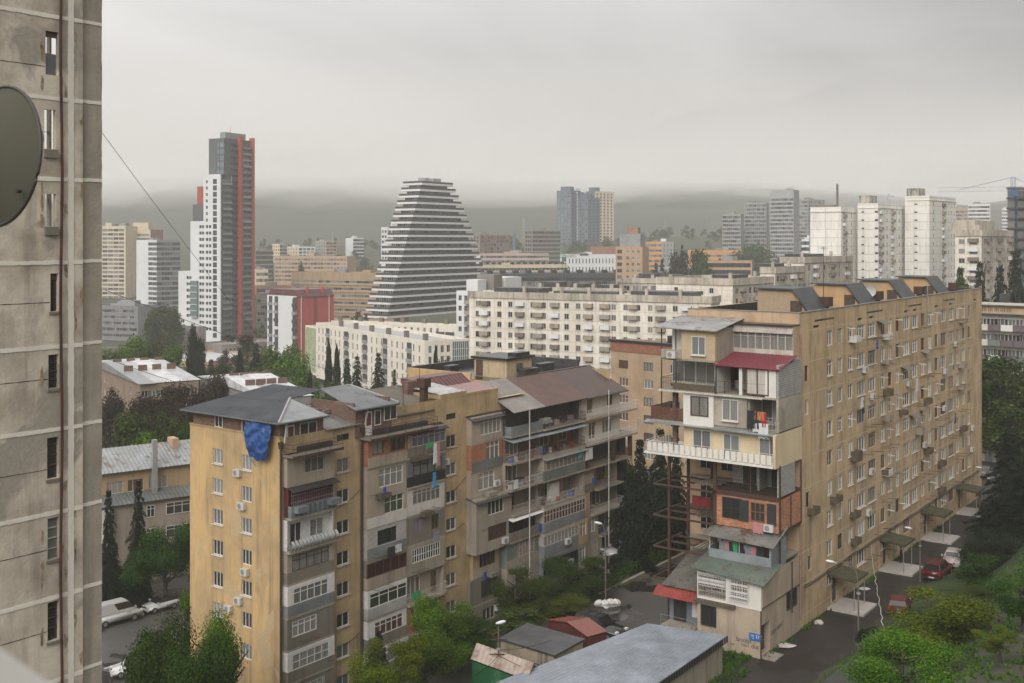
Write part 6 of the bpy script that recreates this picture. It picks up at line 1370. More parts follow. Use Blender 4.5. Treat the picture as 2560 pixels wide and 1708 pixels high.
# plain list: far buildings (near corner column, distance, ...)
D_ = dict(gls=(G_DARK, G_GREY), frs=(FG,))
DF = dict(gls=(G_DARK, G_GREY, G_CURT2), frs=(F_WHITE, FG), n=2)
FAR = [
 ('apartment_tower', 'cream tower of latticed balconies, partly cut by the near concrete tower', 'apartment tower', 225, 314, 322, 565, 790, 74, -16, [MCREAM, MCREAM], 3.0, None, cols(6, 4.2, 1.9, **DF), 1.5),
 ('apartment_tower', 'cream and brown tower with a stepped cornice behind the white grey block', 'apartment tower', 312, 376, 384, 574, 800, 74, -16, [MBRN, MCREAM], 3.0, None, cols(5, 4.0, 1.9, **DF), 2.5),
 ('apartment_block', 'pale grey block with dark balcony strips left of the stepped tower', 'apartment block', 341, 392, 450, 600, 670, 50, -16, [MGREY, MWHITE], 3.0, cols(4, 5.5, 2.0, **D_), cols(2, 5, 2.0, .02, .4, **D_), 1.0),
 ('office_building', 'grey four storey office with ribbon windows beside the near concrete tower', 'office', 225, 345, 362, 765, 560, 72, -18, [MGREY, plaster('office_grey', (.22, .215, .22), streak=.3)], 3.1, None, cols(14, 2.6, 1.5, **DF), 1.2),
 ('office_building', 'long ochre office with ribbon windows behind the terraced tower', 'office', 728, 985, 1000, 683, 585, 66, -16, [MTAN, plaster('office_ochre', (.4, .29, .18), (.26, .18, .11), sc=.1, streak=.4, bump=.05)], 3.75, None, cols(26, 2.5, 1.3, .01, .99, **DF), 3.2),
 ('apartment_block', 'long tan block on the slope with a single poplar in front', 'apartment block', 686, 868, 880, 641, 800, 74, 2, [MTAN, MTAN], 3.0, None, cols(22, 2.2, 1.6, .01, .99, **DF), 1.0),
 ('apartment_block', 'small white block with open balcony slabs on the ridge', 'apartment block', 860, 884, 910, 595, 1020, 40, 15, [MWHITE, MWHITE], 3.2, cols(4, 4.5, 2.3, **D_), None, .6),
 ('apartment_block', 'pale tan pair of blocks on the ridge right of the stepped tower', 'apartment block', 681, 700, 718, 610, 980, 40, 10, [MGREY, MCREAM], 3.0, cols(3, 3, 2, **D_), cols(3, 2, 1.6, **DF), .8),
 ('apartment_block', 'yellowish low block on the ridge under the pale grey one', 'apartment block', 717, 745, 788, 617, 1000, 35, 10, [MWHITE, MCREAM], 3.0, cols(4, 3, 2, **D_), cols(4, 2, 1.6, **DF), .8),
 ('apartment_block', 'grey and tan block with a mast on the ridge above the tan slab', 'apartment block', 788, 815, 842, 602, 1010, 40, 10, [MTAN, MGREY], 3.0, cols(3, 3, 1.8, **D_), cols(4, 2, 1.6, **DF), .8),
 ('concrete_frame', 'unfinished concrete frame on the slope right of the stepped tower', 'building site', 634, 640, 682, 625, 860, 30, -4, [MCONC, MCONC], 3.6, cols(9, 3.4, 2.6, n=1, gl=G_DARK, fr=MCONC), None, .6),
 ('house', 'tan house with six small windows below the unfinished frame', 'house', 631, 640, 670, 674, 760, 20, -6, [MCREAM, MCREAM], 4.2, cols(4, 2.3, 2.2, **DF), None, 1.2),
 ('apartment_block', 'dark brick block under dark roofs right of the stepped tower base', 'apartment block', 632, 640, 730, 716, 640, 25, -18, [MBRN, MBRN], 3.1, cols(10, 2.6, 2.0, **D_), None, 1.0),
 ('apartment_tower', 'white narrow tower peeking out left of the terraced tower', 'apartment tower', 953, 968, 1010, 568, 640, 40, -14, [MWHITE, MWHITE], 3.0, cols(4, 2, 1.6, **D_), cols(2, 2, 1.6, **D_), 1.0),
 ('apartment_block', 'brown brick unfinished block right of the terraced tower', 'apartment block', 1150, 1200, 1275, 588, 900, 40, 0, [plaster('brick_raw', (.22, .11, .075), streak=.3), MCONC], 3.0, cols(9, 2.3, 2.2, **D_), cols(6, 2.6, 2.2, **D_), .5),
 ('concrete_frame', 'long grey concrete shell on the hill left of the blue towers', 'building site', 1312, 1330, 1402, 575, 950, 30, 12, [MCONC, MCONC], 3.6, cols(12, 3.2, 2.4, n=1, gl=G_DARK, fr=MCONC), cols(3, 3, 2.4, n=1, gl=G_DARK, fr=MCONC), .6),
 ('apartment_block', 'low pink and blue striped block under the hill', 'apartment block', 1190, 1200, 1372, 634, 760, 12, -8, [plaster('pink_pale', (.5, .38, .33), streak=.2, bump=.02), MWHITE], 3.2, cols(26, 2.2, 1.7, .01, .99, **DF), None, .8),
 ('warehouse', 'cream market hall with dark pitched roof behind the green crane', 'warehouse', 1192, 1200, 1420, 662, 650, 14, -14, [MCREAM, MCREAM], 4.5, cols(24, 1.6, 1.2, .01, .99, **DF), None, .6),
 ('office_building', 'white low office with slit windows and a maroon roof in front of the blue towers', 'office', 1405, 1412, 1560, 636, 720, 10, -12, [MWHITE, MWHITE], 5.5, cols(16, .7, 3.2, .05, .95, n=1, gl=G_DARK, fr=FG), None, 1.6),
 ('apartment_tower', 'tan nine storey tower with a grey stepped top', 'apartment tower', 1539, 1606, 1618, 617, 520, 72, -14, [MTAN, MTAN], 3.0, None, [(.15, 1.3, 1.4, DF), (.35, 1.3, 1.4, DF), (.55, 1.3, 1.4, DF), (.85, 2.4, 1.8, D_)], .8),
 ('office_building', 'orange school building with pale side wing', 'school', 1614, 1655, 1684, 604, 850, 70, -8, [MWHITE, MORAN], 4.0, cols(3, 3, 1.8, **DF), cols(6, 2.6, 1.8, **DF), 1),
 ('office_building', 'long orange hall with white roof between the trees', 'school', 1720, 1868, 1880, 626, 800, 74, -6, [MORAN, MORAN], 4.2, None, cols(16, 3, 1.8, **DF), 2.0),
 ('apartment_block', 'long white roofed hall left of the stepped slabs', 'warehouse', 1640, 1830, 1840, 672, 620, 74, -12, [MWHITE, MGREY], 4.5, None, cols(14, 2.5, 1.6, **DF), .8),
 ('concrete_frame', 'low concrete frame with open bays below the orange hall', 'building site', 1750, 1880, 1890, 652, 560, 74, -10, [MCONC, MTAN], 3.5, None, cols(12, 2.8, 2.2, n=1, gl=G_DARK, fr=MCONC), .6),
 ('warehouse', 'long dark roofed shed row with red awnings behind the white slab', 'warehouse', 1200, 1212, 1660, 684, 520, 8, -14, [MDARK, MDARK], 4.5, cols(44, 2.0, 2.0, .01, .99, **DF), None, 2.6),
 ('warehouse', 'dark shed roofs with vents below the tan slab on the slope', 'warehouse', 632, 640, 725, 738, 610, 20, -18, [MCONC, MDARK], 3.5, cols(9, 2.0, 2.0, **DF), None, 1.5),
 ('apartment_tower', 'grey hazy tower with two pale vertical bands, lowest of the far cluster', 'apartment tower', 1806, 1852, 1864, 535, 860, 70, -6, [MGREY, MGREY], 3.1, None, cols(8, 2.6, 1.9, **DF), 1.0),
 ('apartment_tower', 'grey hazy tower with dark glass band, second of the far cluster', 'apartment tower', 1862, 1916, 1930, 506, 880, 70, -6, [MGREY, MGREY], 3.1, None, cols(10, 2.6, 1.9, **DF), 1.0),
 ('apartment_tower', 'tallest grey tower of the far hazy cluster with a crane on top', 'apartment tower', 1926, 1984, 1998, 474, 840, 60, -6, [MGREY, plaster('pale_grey', (.36, .36, .37), streak=.1, bump=.02)], 3.1, cols(2, 2, 1.8, **DF), cols(12, 2.4, 1.9, **DF), 6.0),
 ('apartment_tower', 'grey slab tower behind and right of the tallest far tower', 'apartment tower', 1990, 2020, 2062, 498, 920, 45, -6, [MGREY, MGREY], 3.1, cols(8, 2.6, 1.9, **DF), cols(4, 2.6, 1.9, **DF), 1.0),
 ('apartment_block', 'small white and glass block tucked beside the blank white panel tower', 'apartment block', 2004, 2022, 2032, 598, 600, 60, -8, [MWHITE, MWHITE], 3.2, None, cols(2, 3, 2, **D_), .6),
 ('apartment_tower', 'pale hazy block beyond the beige slab at the right', 'apartment tower', 2420, 2475, 2490, 510, 900, 65, -4, [MWHITE, MWHITE], 3.1, None, cols(7, 3, 1.9, **DF), 1),
 ('apartment_tower', 'tan hazy block left of the pale one at the right', 'apartment tower', 2385, 2420, 2430, 522, 950, 65, -4, [MTAN, MTAN], 3.1, None, cols(4, 3, 1.9, **DF), 1),
 ('apartment_tower', 'white hazy tower beside the blue crane mast', 'apartment tower', 2505, 2528, 2545, 521, 1000, 65, -4, [MWHITE, MWHITE], 3.1, None, cols(4, 3, 1.9, **DF), 1),
]
for (nm, lb, ct, u0, uc, u1, v, D, a, zb, ms, st, Fc, Ec, par) in FAR:
    b = house(nm, lb, ct, u0, uc, u1, v, D, a, zb, ms, st, F=Fc, E=Ec, par=par, depF=16 if Fc is None else None, depE=14 if Ec is None and Fc is not None else None)
    for k in range(rnd.randint(1, 3)):
        x = rnd.uniform(.2, .6)*b.LF; y = rnd.uniform(.15, .7)*b.LE; roofbox(b, x, x+min(5, b.LF*.3), y, y+min(5, b.LE*.3), rnd.uniform(.8, 2.6), rnd.choice((ms[0], MGREY, MCONC)))
    if 'cream and brown' in lb: roofbox(b, .5, 6, 2, b.LE*.7, 5, MCREAM)
    if 'dark roofed shed' in lb or 'dark pitched' in lb:
        mb = MB(); mb.prism([(-1, b.H-2.4), (b.LE*.5, b.H+.6), (b.LE+1, b.H-2.4)], 'x', -1, b.LF+1); b.part('pitched_roof', mb, TAR_G)
        for k in range(14): x = b.LF*(k+.3)/14; roofbox(b, x, x+b.LF*.03, b.LE*.35, b.LE*.6, 1.4, TAR)
    if 'red awnings' in lb:
        for k in (.58, .64, .72, .8, .86): mb = MB(); x = k*b.LF; mb.box(x-3, x+3, -4, -.01, 4, 4.3); b.part('awning', mb, MRED)
    if 'stepped top' in lb: roofbox(b, 0.2, 9, 1, b.LE*.85, 6, MGREY); roofbox(b, 2, 8, b.LE*.2, b.LE*.6, 9, MBRN)
    if 'maroon roof' in lb: roofbox(b, b.LF*.5, b.LF*.98, 2, 10, 5, MBRN); roofbox(b, b.LF*.25, b.LF*.4, -.3, 8, .3, MDARK)
    if 'ribbon' in lb and b.LE > 60:
        mb = MB()
        for k in range(b.ns): z = b.H-par-3.75*(k+1)+.2; mb.box(-.5, -.003, 0, b.LE, z, z+.5)
        b.part('sill_band', mb, MTAN)
# blue and white towers
for (u0, uc, u1, v, a, nm, ms, cl) in ((1392, 1428, 1452, 476, 55, 'blue and white tower, left half of the pair', [MBLUE, MBLUE], 0), (1424, 1444, 1462, 480, 55, 'white tower strip between the blue towers', [MBLUE, MWHITE], 0), (1438, 1470, 1500, 494, 50, 'blue lower tower in front of the pair', [MBLUE, MBLUE], 0), (1464, 1487, 1535, 478, 40, 'cream gridded tower, right half of the blue pair', [MCREAM, MBLUE], 1)):
    b = house('apartment_tower', nm, 'apartment tower', u0, uc, u1, v, {0: 1120, 1: 1120}[cl]+(uc % 7)*4, a, -8, ms, 3.1, F=cols(5 if cl else 3, 2.4, 2.0, gl=G_DARK, fr=MCREAM if cl else MBLUE), E=cols(4, 2.0, 1.9, gls=(G_GREY, G_DARK), fr=MWHITE), par=1.5)
    roofbox(b, 2, 10, 3, b.LE*.8, 4, ms[1])
# white soviet panel towers
WD = dict(gls=(G_DARK, G_GREY, G_CURT2), frs=(F_WHITE, F_OLD))
for (u0, uc, u1, v, D, a, Ec, Fc, nm) in (
  (2026, 2103, 2140, 517, 385, 55, None, [(.2, 2.4, 2.0, dict(gl=G_DARK)), (.7, 1.0, 1.6, WD)], 'white panel tower with a blank gridded end wall'),
  (2144, 2196, 2272, 508, 390, 50, [(.1, 1.2, .8, dict(gl=G_DARK, n=1)), (.75, 1.0, .6, dict(gl=G_DARK, n=1))], [(.05, 2, 1.9, dict(gl=G_GREY)), (.28, 1.2, 1.5, WD), (.45, 2.0, 2.0, dict(gl=G_DARK)), (.68, 1.1, 1.5, WD), (.8, 1.1, 1.5, WD), (.92, 1.1, 1.5, WD)], 'white panel tower with a black stained stair head, middle of three'),
  (2262, 2324, 2390, 489, 400, 50, [(.55, 1.2, .6, dict(gl=G_DARK, n=1))], [(.15, 1.3, 1.7, dict(gl=G_DARK)), (.5, 1.6, 2.2, dict(gl=G_DARK)), (.72, 1.0, 1.5, WD), (.83, 1.0, 1.5, WD), (.94, 1.0, 1.5, WD)], 'tallest of the three white panel towers')):
    b = house('apartment_tower', nm, 'apartment tower', u0, uc, u1, v, D, a, -8, [MWT, MWT], 2.9, F=Fc, E=Ec, par=1.6, roofm=TAR_G)
    for fr_ in ((.2,) if Ec is None else (.07, .45) if uc < 2250 else (.5,)): balc(b, 'F', fr_, 2.4, .8, range(12), BALM, storey=2.9)
    if Ec is None: roofbox(b, 4, 8, 4, 9, .8, MCONC); roofbox(b, 1, 1.6, 1.5, 2.1, 8, CONC_D, 'chimney')
    else:
        roofbox(b, -.01+.5, 7, b.LE*.45, b.LE*.95, 2.8, plaster('stained_white', (.5, .46, .4), (.04, .035, .03), sc=.3, streak=1.0, grime=1.0))
    mb = MB(); mb.box(-.25, -.003, -.25, b.LE, b.H-1.7, b.H-1.5); mb.box(-.003, b.LF, -.25, -.003, b.H-1.7, b.H-1.5); b.part('cornice', mb, MWT)
b = house('apartment_block', 'beige weathered slab with grey balconies at the right, behind the cedars', 'apartment block', 2388, 2454, 2545, 575, 330, 48, -6, [MW2, MW], 2.85, E=[(.3, 2.2, 1.7, WD), (.75, 1.8, 1.5, WD)], F=cols(9, 1.6, 1.7, **WD), par=2.1)
cornice(b, MW2, 1.9); balc(b, 'E', .3, 3, 1, range(9), BALM); [balc(b, 'F', q, 2.2, 1.1, range(9), BALM) for q in (.15, .45, .75)]; roofbox(b, 3, 20, 3, 10, 3, MW2); roofbox(b, 1, 4, 1, 4, 1.6, MW2)
b = house('concrete_frame', 'dark unfinished tower with stacked floor slabs behind the blue crane', 'building site', 2533, 2536, 2700, 468, 350, 30, -6, [MDARK, MCONC], 3.2, F=cols(8, 3.4, 2.2, n=1, gl=G_GREY, fr=MDARK), par=.5, depE=2.5)
mb = MB()
for k in range(18): z = b.H-3.2*k; mb.box(-.6, b.LF, -.6, -.003, z-.5, z); mb.box(-.6, -.003, -.003, 2.5, z-.5, z)
pieces(mb, 'floor_slab', MDARK, b.root)
# right hand balcony block
b = house('apartment_block', 'five storey block with turquoise and white balconies right of the tan slab', 'apartment block', 2425, 2690, 2700, 765, 196, 48, -3, [WASH, WASH], 2.8, E=cols(13, 2.2, 1.6, gls=(G_CURT2, G_DARK, G_GREY), frs=(F_WHITE, F_WHITE, F_BROWN), n=3), par=2.3, deep=True)
mb = MB(); mb.box(-.05, -.003, 0, b.LE, b.H-1.9, b.H-.6); b.part('frieze', mb, plaster('frieze_tan', (.5, .35, .22), streak=.3)); mb = MB(); mb.box(-.6, -.05, -.2, b.LE, b.H-.55, b.H-.35); mb.box(-.9, -.051, -.2, b.LE, b.H-2.2, b.H-1.95); b.part('cornice', mb, TAR_G)
for i, fr_ in enumerate((.98, .86, .74, .62, .5, .38, .26, .14)): balc(b, 'E', fr_, b.LE*.115, 1.2, range(5), [GREENP, WPANEL, WASH, plain('turquoise', (.25, .5, .42), .5), plain('plum_panel', (.12, .09, .1), .6), RIBG], z0=-1.4, storey=2.8)
mb = MB(); 
for k in range(7): y = b.LE*(.99-.06*k); [mb.box(-.08, -.051, y-q, y-q+.12, b.H-1.6, b.H-.85) for q in (0, .3, .6)]
pieces(mb, 'frieze_slot', F_BROWN, b.root)
roofbox(b, 5, 8, b.LE*.75, b.LE*.8, 1.5, TAR_G)
# peeling block behind
PEEL = plaster('peeling_tan', (.4, .29, .19), (.24, .17, .11), sc=.3, streak=.4, patch=(.3, .25, .2), grime=.8)
b = house('apartment_block', 'peeling tan block with a brick parapet and wet tar roof between the two large blocks', 'apartment block', 1528, 1760, 1800, 868, 168, 46, -8, [PEEL, PEEL], 2.78, par=2.4, deep=True, E=[(.86, 1.9, 1.35, dict(n=3, gls=(G_GREY, G_CURT2, G_BROWN), frs=(F_WHITE, F_WHITE, F_BROWN))), (.58, 1.9, 1.35, dict(n=3, gls=(G_GREY, G_CURT2), frs=(F_WHITE, F_BROWN))), (.3, 1.9, 1.35, dict(n=3))], roofm=WETTAR)
mb = MB(); mb.box(-.12, -.003, -.1, b.LE+.1, b.H-1.75, b.H-.25); b.part('brick_parapet', mb, brick('parapet_brick', (.28, .11, .07), (.2, .14, .1), .26, .09, .25, .01)); mb = MB(); mb.box(-.3, .4, -.2, b.LE+.3, b.H-.24, b.H+.15); b.part('roof_edge', mb, TAR); roofbox(b, 3, 4.6, b.LE*.4, b.LE*.5, 1.0, TAR)
# low metal roofed houses on the left
def lowhouse(lb, u0, uc, u1, vtop, D, ang, zb, wallm, roofm, seed):
    b = house('apartment_block', lb, 'apartment block', u0, uc, u1, vtop, D, ang, zb, [wallm, wallm], 2.9, E=cols(4, 1.5, 1.4, gls=(G_DARK, G_GREY), n=2), F=cols(7, 2.0, 1.4, gls=(G_DARK, G_GREY), n=3), par=.5, deep=True)
    r_ = random.Random(seed); L, E_ = b.LF, b.LE
    for k in range(4):
        xa, xb = L*k/4-.5, L*(k+1)/4-.05+(.5 if k == 3 else 0); off = r_.choice((-1.2, 0, .8)) if k else 0
        mb = MB(); h0 = r_.uniform(.5, .9); mb.face([(xa, -1+off, b.H+.2), (xb, -1+off, b.H+.2), (xb, E_*.55, b.H+1.4+h0), (xa, E_*.55, b.H+1.4+h0)]); mb.face([(xa, E_*.55, b.H+1.4+h0), (xb, E_*.55, b.H+1.4+h0), (xb, E_+.7, b.H+.3), (xa, E_+.7, b.H+.3)])
        mb.face([(xa, -1+off, b.H+.2), (xa, E_*.55, b.H+1.4+h0), (xa, E_+.7, b.H+.3)]); mb.face([(xb, -1+off, b.H+.2), (xb, E_*.55, b.H+1.4+h0), (xb, E_+.7, b.H+.3)])
        b.part('metal_roof', mb, roofm[k % len(roofm)])
        for q in range(2): x = xa+(xb-xa)*(.3+.35*q); y = E_*(.3+.3*q); mb = MB(); mb.box(x, x+1.8, y, y+.6, b.H+.9, b.H+2.35); b.part('chimney', mb, BRN)
    return b
WR = [metalroof('white_sheet', (.55, .55, .56), .35), metalroof('pale_sheet', (.4, .4, .4), .4), metalroof('mid_grey_sheet', (.24, .25, .25), .4)]
lowhouse('low block with patched pale metal roofs, left one behind the maroon bushes', 215, 350, 497, 962, 225, 33, -9, plaster('lowwall', (.27, .2, .15), streak=.5), [WR[2], WR[1], WR[0], WR[1]], 3)
lowhouse('low block with bright white metal roofs just behind the dark hip roof', 500, 668, 778, 1000, 205, 33, -9, plaster('lowwall_grey', (.25, .24, .23), streak=.5), [WR[0], WR[1], WR[0]], 5)
b = house('apartment_block', 'old ochre block with ribbed metal roof left of the yellow end wall', 'apartment block', 170, 222, 505, 1188, 136, 36, -8, [plaster('old_ochre', (.36, .26, .15), (.2, .15, .1), sc=.4, streak=.5), MW2], 2.9, F=[(.22, 2.0, 1.5, dict(n=3, gl=G_CURT2, fr=F_OLD)), (.4, 2.0, 1.5, dict(n=3, gl=G_BROWN, fr=F_OLD)), (.6, 2.4, 1.5, dict(n=3, gl=G_CURT2, fr=F_OLD)), (.85, 5, 1.5, dict(n=7, gl=G_DARK, fr=F_WHITE, rows=range(1, 6)))], par=.5, deep=True)
mb = MB(); mb.corr((-.6, -.7, b.H+.05), (b.LF+.6, -.7, b.H+.05), (-.6, b.LE*.5, b.H+2.2), (b.LF+.6, b.LE*.5, b.H+2.2), .5, .03, 0, .08); b.part('metal_roof', mb, metalroof('old_grey_sheet', (.24, .25, .25), .4, rust=(.13, .09, .06)))
mb = MB(); mb.corr((0, -2.6, b.H-3.6), (b.LF+.4, -2.6, b.H-3.6), (0, -.01, b.H-2.7), (b.LF+.4, -.01, b.H-2.7), .5, .03, 0, .08); b.part('lower_roof', mb, metalroof('old_grey_sheet_b', (.13, .14, .135), .45))
mb = MB(); mb.box(0, b.LF, -2.0, -.02, 0, b.H-3.7); o = b.part('lower_storey', mb, plaster('old_wall', (.3, .26, .21), streak=.6))
for k in range(3):
    z = b.H-3.9-1.1-2.9*k
    for (f0, f1) in ((.45, .52), (.62, .98)):
        xa, xb = b.LF*f0, b.LF*f1; window(b.root, 'F', -2.17, (xa+xb)/2, z, xb-xa, 1.5, n=max(2, int((xb-xa)/.9)), tr=.3, gl=G_DARK, fr=F_WHITE)
mb = MB(); x = b.LF*.55; mb.box(x-.3, x+.3, -1, -.4, b.H-3.4, b.H+3.6); b.part('vent_stack', mb, ZINC); roofbox(b, b.LF*.8, b.LF*.86, 3, 5, 2.8, MTAN, 'chimney')
mb = MB(); mb.tube([(b.LF*.1, -2.3, 0), (b.LF*.1, -2.3, b.H-4.0)], .8, 10); b.part('round_bay', mb, plaster('bay_white', (.45, .43, .4), streak=.3))
b = house('garage_house', 'small garage house with ribbed pitched roof at the far end of the lane', 'house', 2452, 2490, 2545, 1100, 172, 50, 0, [WASH, WASH], 3.0, E=[(.5, 1.2, 1.2, dict(n=2, rows=range(1)))], par=.2, deep=True, depF=7)
mb = MB(); mb.corr((-.6, -.6, b.H), (b.LF+.5, -.6, b.H), (-.6, b.LE*.5, b.H+1.7), (b.LF+.5, b.LE*.5, b.H+1.7), .5, .03, 0, .08); mb.corr((-.6, b.LE+.6, b.H), (b.LF+.5, b.LE+.6, b.H), (-.6, b.LE*.5, b.H+1.7), (b.LF+.5, b.LE*.5, b.H+1.7), .5, .03, 0, .08); b.part('roof', mb, ZINC)
mb = MB(); mb.box(-1.3, -.01, .3, b.LE-.3, 2.6, 2.75); mb.box(-1.3, -1.22, .3, b.LE-.3, 2.751, 3.7); b.part('balcony', mb, WASH); mb = MB(); mb.box(-.06, -.004, .6, b.LE-.6, 0, 2.2); b.part('garage_door', mb, MGREY)
# ------------------------------------------------------------------ lanes, yard, road
ASP = asphalt('wet_asphalt', (.045, .036, .028), 1.0); ASP2 = asphalt('lane_dirt', (.024, .019, .015), .3); ASPR = asphalt('street_asphalt', (.06, .054, .048), .9)
strip('yard', -57, -38, 78, 190, ASP, .012); strip('lane', -46.5, -31.5, 40, 190, ASP2, .02, wob=.5); strip('street', -116, -86, -20, 230, ASPR, .03)
GRS = plain('grass_ground', (.035, .075, .01), .95, var=.6, nsc=1.5)
strip('bank', -31.6, 12, 40, 190, plain('bank_grass', (.03, .055, .01), .95, var=.8, nsc=.35), .03, wob=.6)
# road marks
for k in range(16):
    s0 = 20+k*9; strip('road_marking', -97.2, -97.0, s0, s0+4, plain('road_white', (.55, .55, .53), .6), .045, nq=1, ns=3)
kb = MB()
for k in range(40): s0 = 92+k*1.5; x, y = qp(-56.6, s0); x1, y1 = qp(-56.6, s0+1.45); z = ground(x, y); kb.tube([(x, y, z+.05), (x1, y1, ground(x1, y1)+.05)], .14, 4)
kind(kb.build('kerb', CONC), 'structure')
# grass and weeds as blades
def tufts(name, n, q0, q1, s0, s1, h0, h1, c, seed, dens=None):
    r_ = random.Random(seed); mb = MB()
    for _ in range(n):
        q, s = r_.uniform(q0, q1), r_.uniform(s0, s1)
        if dens and r_.random() > dens(q, s): continue
        x, y = qp(q, s); z = ground(x, y)+.02; h = r_.uniform(h0, h1)
        for _k in range(3):
            a = r_.uniform(0, 6.28); dx, dy = math.cos(a)*.09, math.sin(a)*.09; lx, ly = r_.uniform(-.2, .2), r_.uniform(-.2, .2)
            mb.face([(x-dx, y-dy, z), (x+dx, y+dy, z), (x+lx, y+ly, z+h)])
    return kind(mb.build(name, c), 'stuff')
def leafmat(name, c1, c2, sc=.6, tr=.25):
    s = NT(name); geo = s.n('ShaderNodeNewGeometry'); oi = s.n('ShaderNodeObjectInfo')
    f = s.noise(sc, det=3); k = s.rng(s.math('ADD', f, s.math('MULTIPLY', s.math('SUBTRACT', geo.outputs['Random Per Island'], .5), .55)), .3, .7)
    col = s.mix(k, c1, c2); v = s.n('ShaderNodeHueSaturation'); s.l(col, v.inputs['Color']); s.l(s.rng(oi.outputs['Random'], 0, 1, .8, 1.25), v.inputs['Value']); s.l(s.rng(oi.outputs['Random'], 0, 1, .485, .512), v.inputs['Hue'])
    s.l(v.outputs[0], s.b.inputs['Base Color']); s.rough(.6); s.b.inputs['Specular IOR Level'].default_value = .12
    t = s.n('ShaderNodeBsdfTranslucent'); s.l(v.outputs[0], t.inputs['Color']); m = s.n('ShaderNodeMixShader'); m.inputs[0].default_value = tr
    s.l(s.b.outputs[0], m.inputs[1]); s.l(t.outputs[0], m.inputs[2]); s.l(m.outputs[0], s.t.nodes['Material Output'].inputs['Surface']); return s.mat
L_GRASS = leafmat('leaf_grass', (.03, .075, .008), (.075, .15, .018), .5)
tufts('grass', 5000, -40.5, -37.95, 40, 100, .15, .5, L_GRASS, 1, lambda q, s: .9 if (s < 66 or s > 74) and q > -39.5 else .35); tufts('grass', 20000, -31.5, -4, 60, 150, .1, .3, L_GRASS, 2, lambda q, s: .6+.4*math.sin(q*.9+1)*math.sin(s*.35))
tufts('grass', 2500, -38, -36.6, 60, 140, .1, .35, L_GRASS, 3, lambda q, s: .55 if math.sin(s*.8) > -.2 else .1)
# ------------------------------------------------------------------ trees
def crown_mesh(name, kindn, n, leaf, mat, seed):
    """crown of many folded leaf clumps in a unit volume (height 1, centre radius .5)"""
    r_ = random.Random(seed); V, Fc = [], []
    blobs = []
    if kindn == 'broad':
        for k in range(17):
            a = r_.uniform(0, 6.28); z = r_.uniform(.12, .88); rr = .36*math.sqrt(max(.05, 1-((z-.48)/.55)**2))*r_.uniform(.45, 1.1)
            blobs.append((math.cos(a)*rr, math.sin(a)*rr, z, r_.uniform(.12, .22)))
    elif kindn == 'loose':
        for k in range(26):
            a = r_.uniform(0, 6.28); z = r_.uniform(.1, .95); rr = .42*math.sqrt(max(.04, 1-((z-.5)/.55)**2))*r_.uniform(.3, 1.15)
            blobs.append((math.cos(a)*rr, math.sin(a)*rr, z, r_.uniform(.06, .13)))
    elif kindn == 'poplar':
        for k in range(22):
            z = k/22; rr = .34*math.sin(math.pi*min(1, z*.85+.12))**.7; a = r_.uniform(0, 6.28); blobs.append((math.cos(a)*rr*.5, math.sin(a)*rr*.5, z*.93+.03, rr*.62+.02))
    def leafquad(p, nrm, s):
        t = nrm.cross(Vector((r_.uniform(-1, 1), r_.uniform(-1, 1), r_.uniform(-1, 1)))).normalized(); b = nrm.cross(t)
        i = len(V); s1 = s*r_.uniform(.7, 1.3); w_ = s1*r_.uniform(.4, .7)
        V.extend([tuple(p-t*s1*.5), tuple(p+b*w_*.5+nrm*s*.12), tuple(p+t*s1*.5), tuple(p-b*w_*.5+nrm*s*.12)]); Fc.append((i, i+1, i+2, i+3))
    if kindn in ('broad', 'loose', 'poplar'):
        tot = sum(b[3]**2 for b in blobs)
        for (bx, by, bz, br) in blobs:
            for _ in range(int(n*br*br/tot)):
                d = Vector((r_.gauss(0, 1), r_.gauss(0, 1), r_.gauss(0, 1))).normalized(); rad = br*(r_.uniform(.45, 1.08) if r_.random() < .85 else r_.uniform(1.0, 1.35))
                p = Vector((bx, by, bz))+Vector((d.x*rad, d.y*rad, d.z*rad*.8))
                nn = (d+Vector((r_.uniform(-.7, .7), r_.uniform(-.7, .7), r_.uniform(.1, .9)))).normalized(); leafquad(p, nn, leaf)
    elif kindn == 'cypress':
        for _ in range(n):
            z = r_.random()**.9; rr = .5*(math.sin(math.pi*(.1+.9*z))**.6)*(1-z*.35)*r_.uniform(.72, 1.05)*(1+.12*math.sin(z*30+r_.random())); a = r_.uniform(0, 6.28)
            d = Vector((math.cos(a), math.sin(a), .9)).normalized(); leafquad(Vector((math.cos(a)*rr, math.sin(a)*rr, z)), (Vector((math.cos(a), math.sin(a), .15))+Vector((r_.uniform(-.5, .5),)*3)).normalized(), leaf)
    else:   # conifer with drooping tiers
        tiers = 17
        for k in range(tiers):
            z0 = .03+.95*k/tiers; R0 = .5*(1-z0)**.85*(1+.18*math.sin(k*2.3))+.02; nb = max(4, int(10*(1-z0)+3))
            for b in range(nb):
                a = 6.28*b/nb+k*.7+r_.uniform(-.25, .25); L_ = R0*r_.uniform(.7, 1.12)
                m_ = max(3, int(n/(tiers*9)*(L_/.28+.25)))
                for q in range(m_):
                    t_ = (r_.random())**.7; rad = L_*t_; wob = (1-t_)*.06+.022; z = z0-.10*t_*t_*(1-z0)+.03*(1-t_)+r_.uniform(-.012, .012)
                    p = Vector((math.cos(a)*rad+r_.uniform(-wob, wob), math.sin(a)*rad+r_.uniform(-wob, wob), z)); leafquad(p, Vector((math.cos(a)*.4+r_.uniform(-.4, .4), math.sin(a)*.4+r_.uniform(-.4, .4), .8)).normalized(), leaf)
    me = bpy.data.meshes.new(name); me.from_pydata(V, [], Fc); me.materials.append(mat); me.update(); return me
BARK = plain('bark', (.05, .038, .028), .95, var=.4, nsc=5)
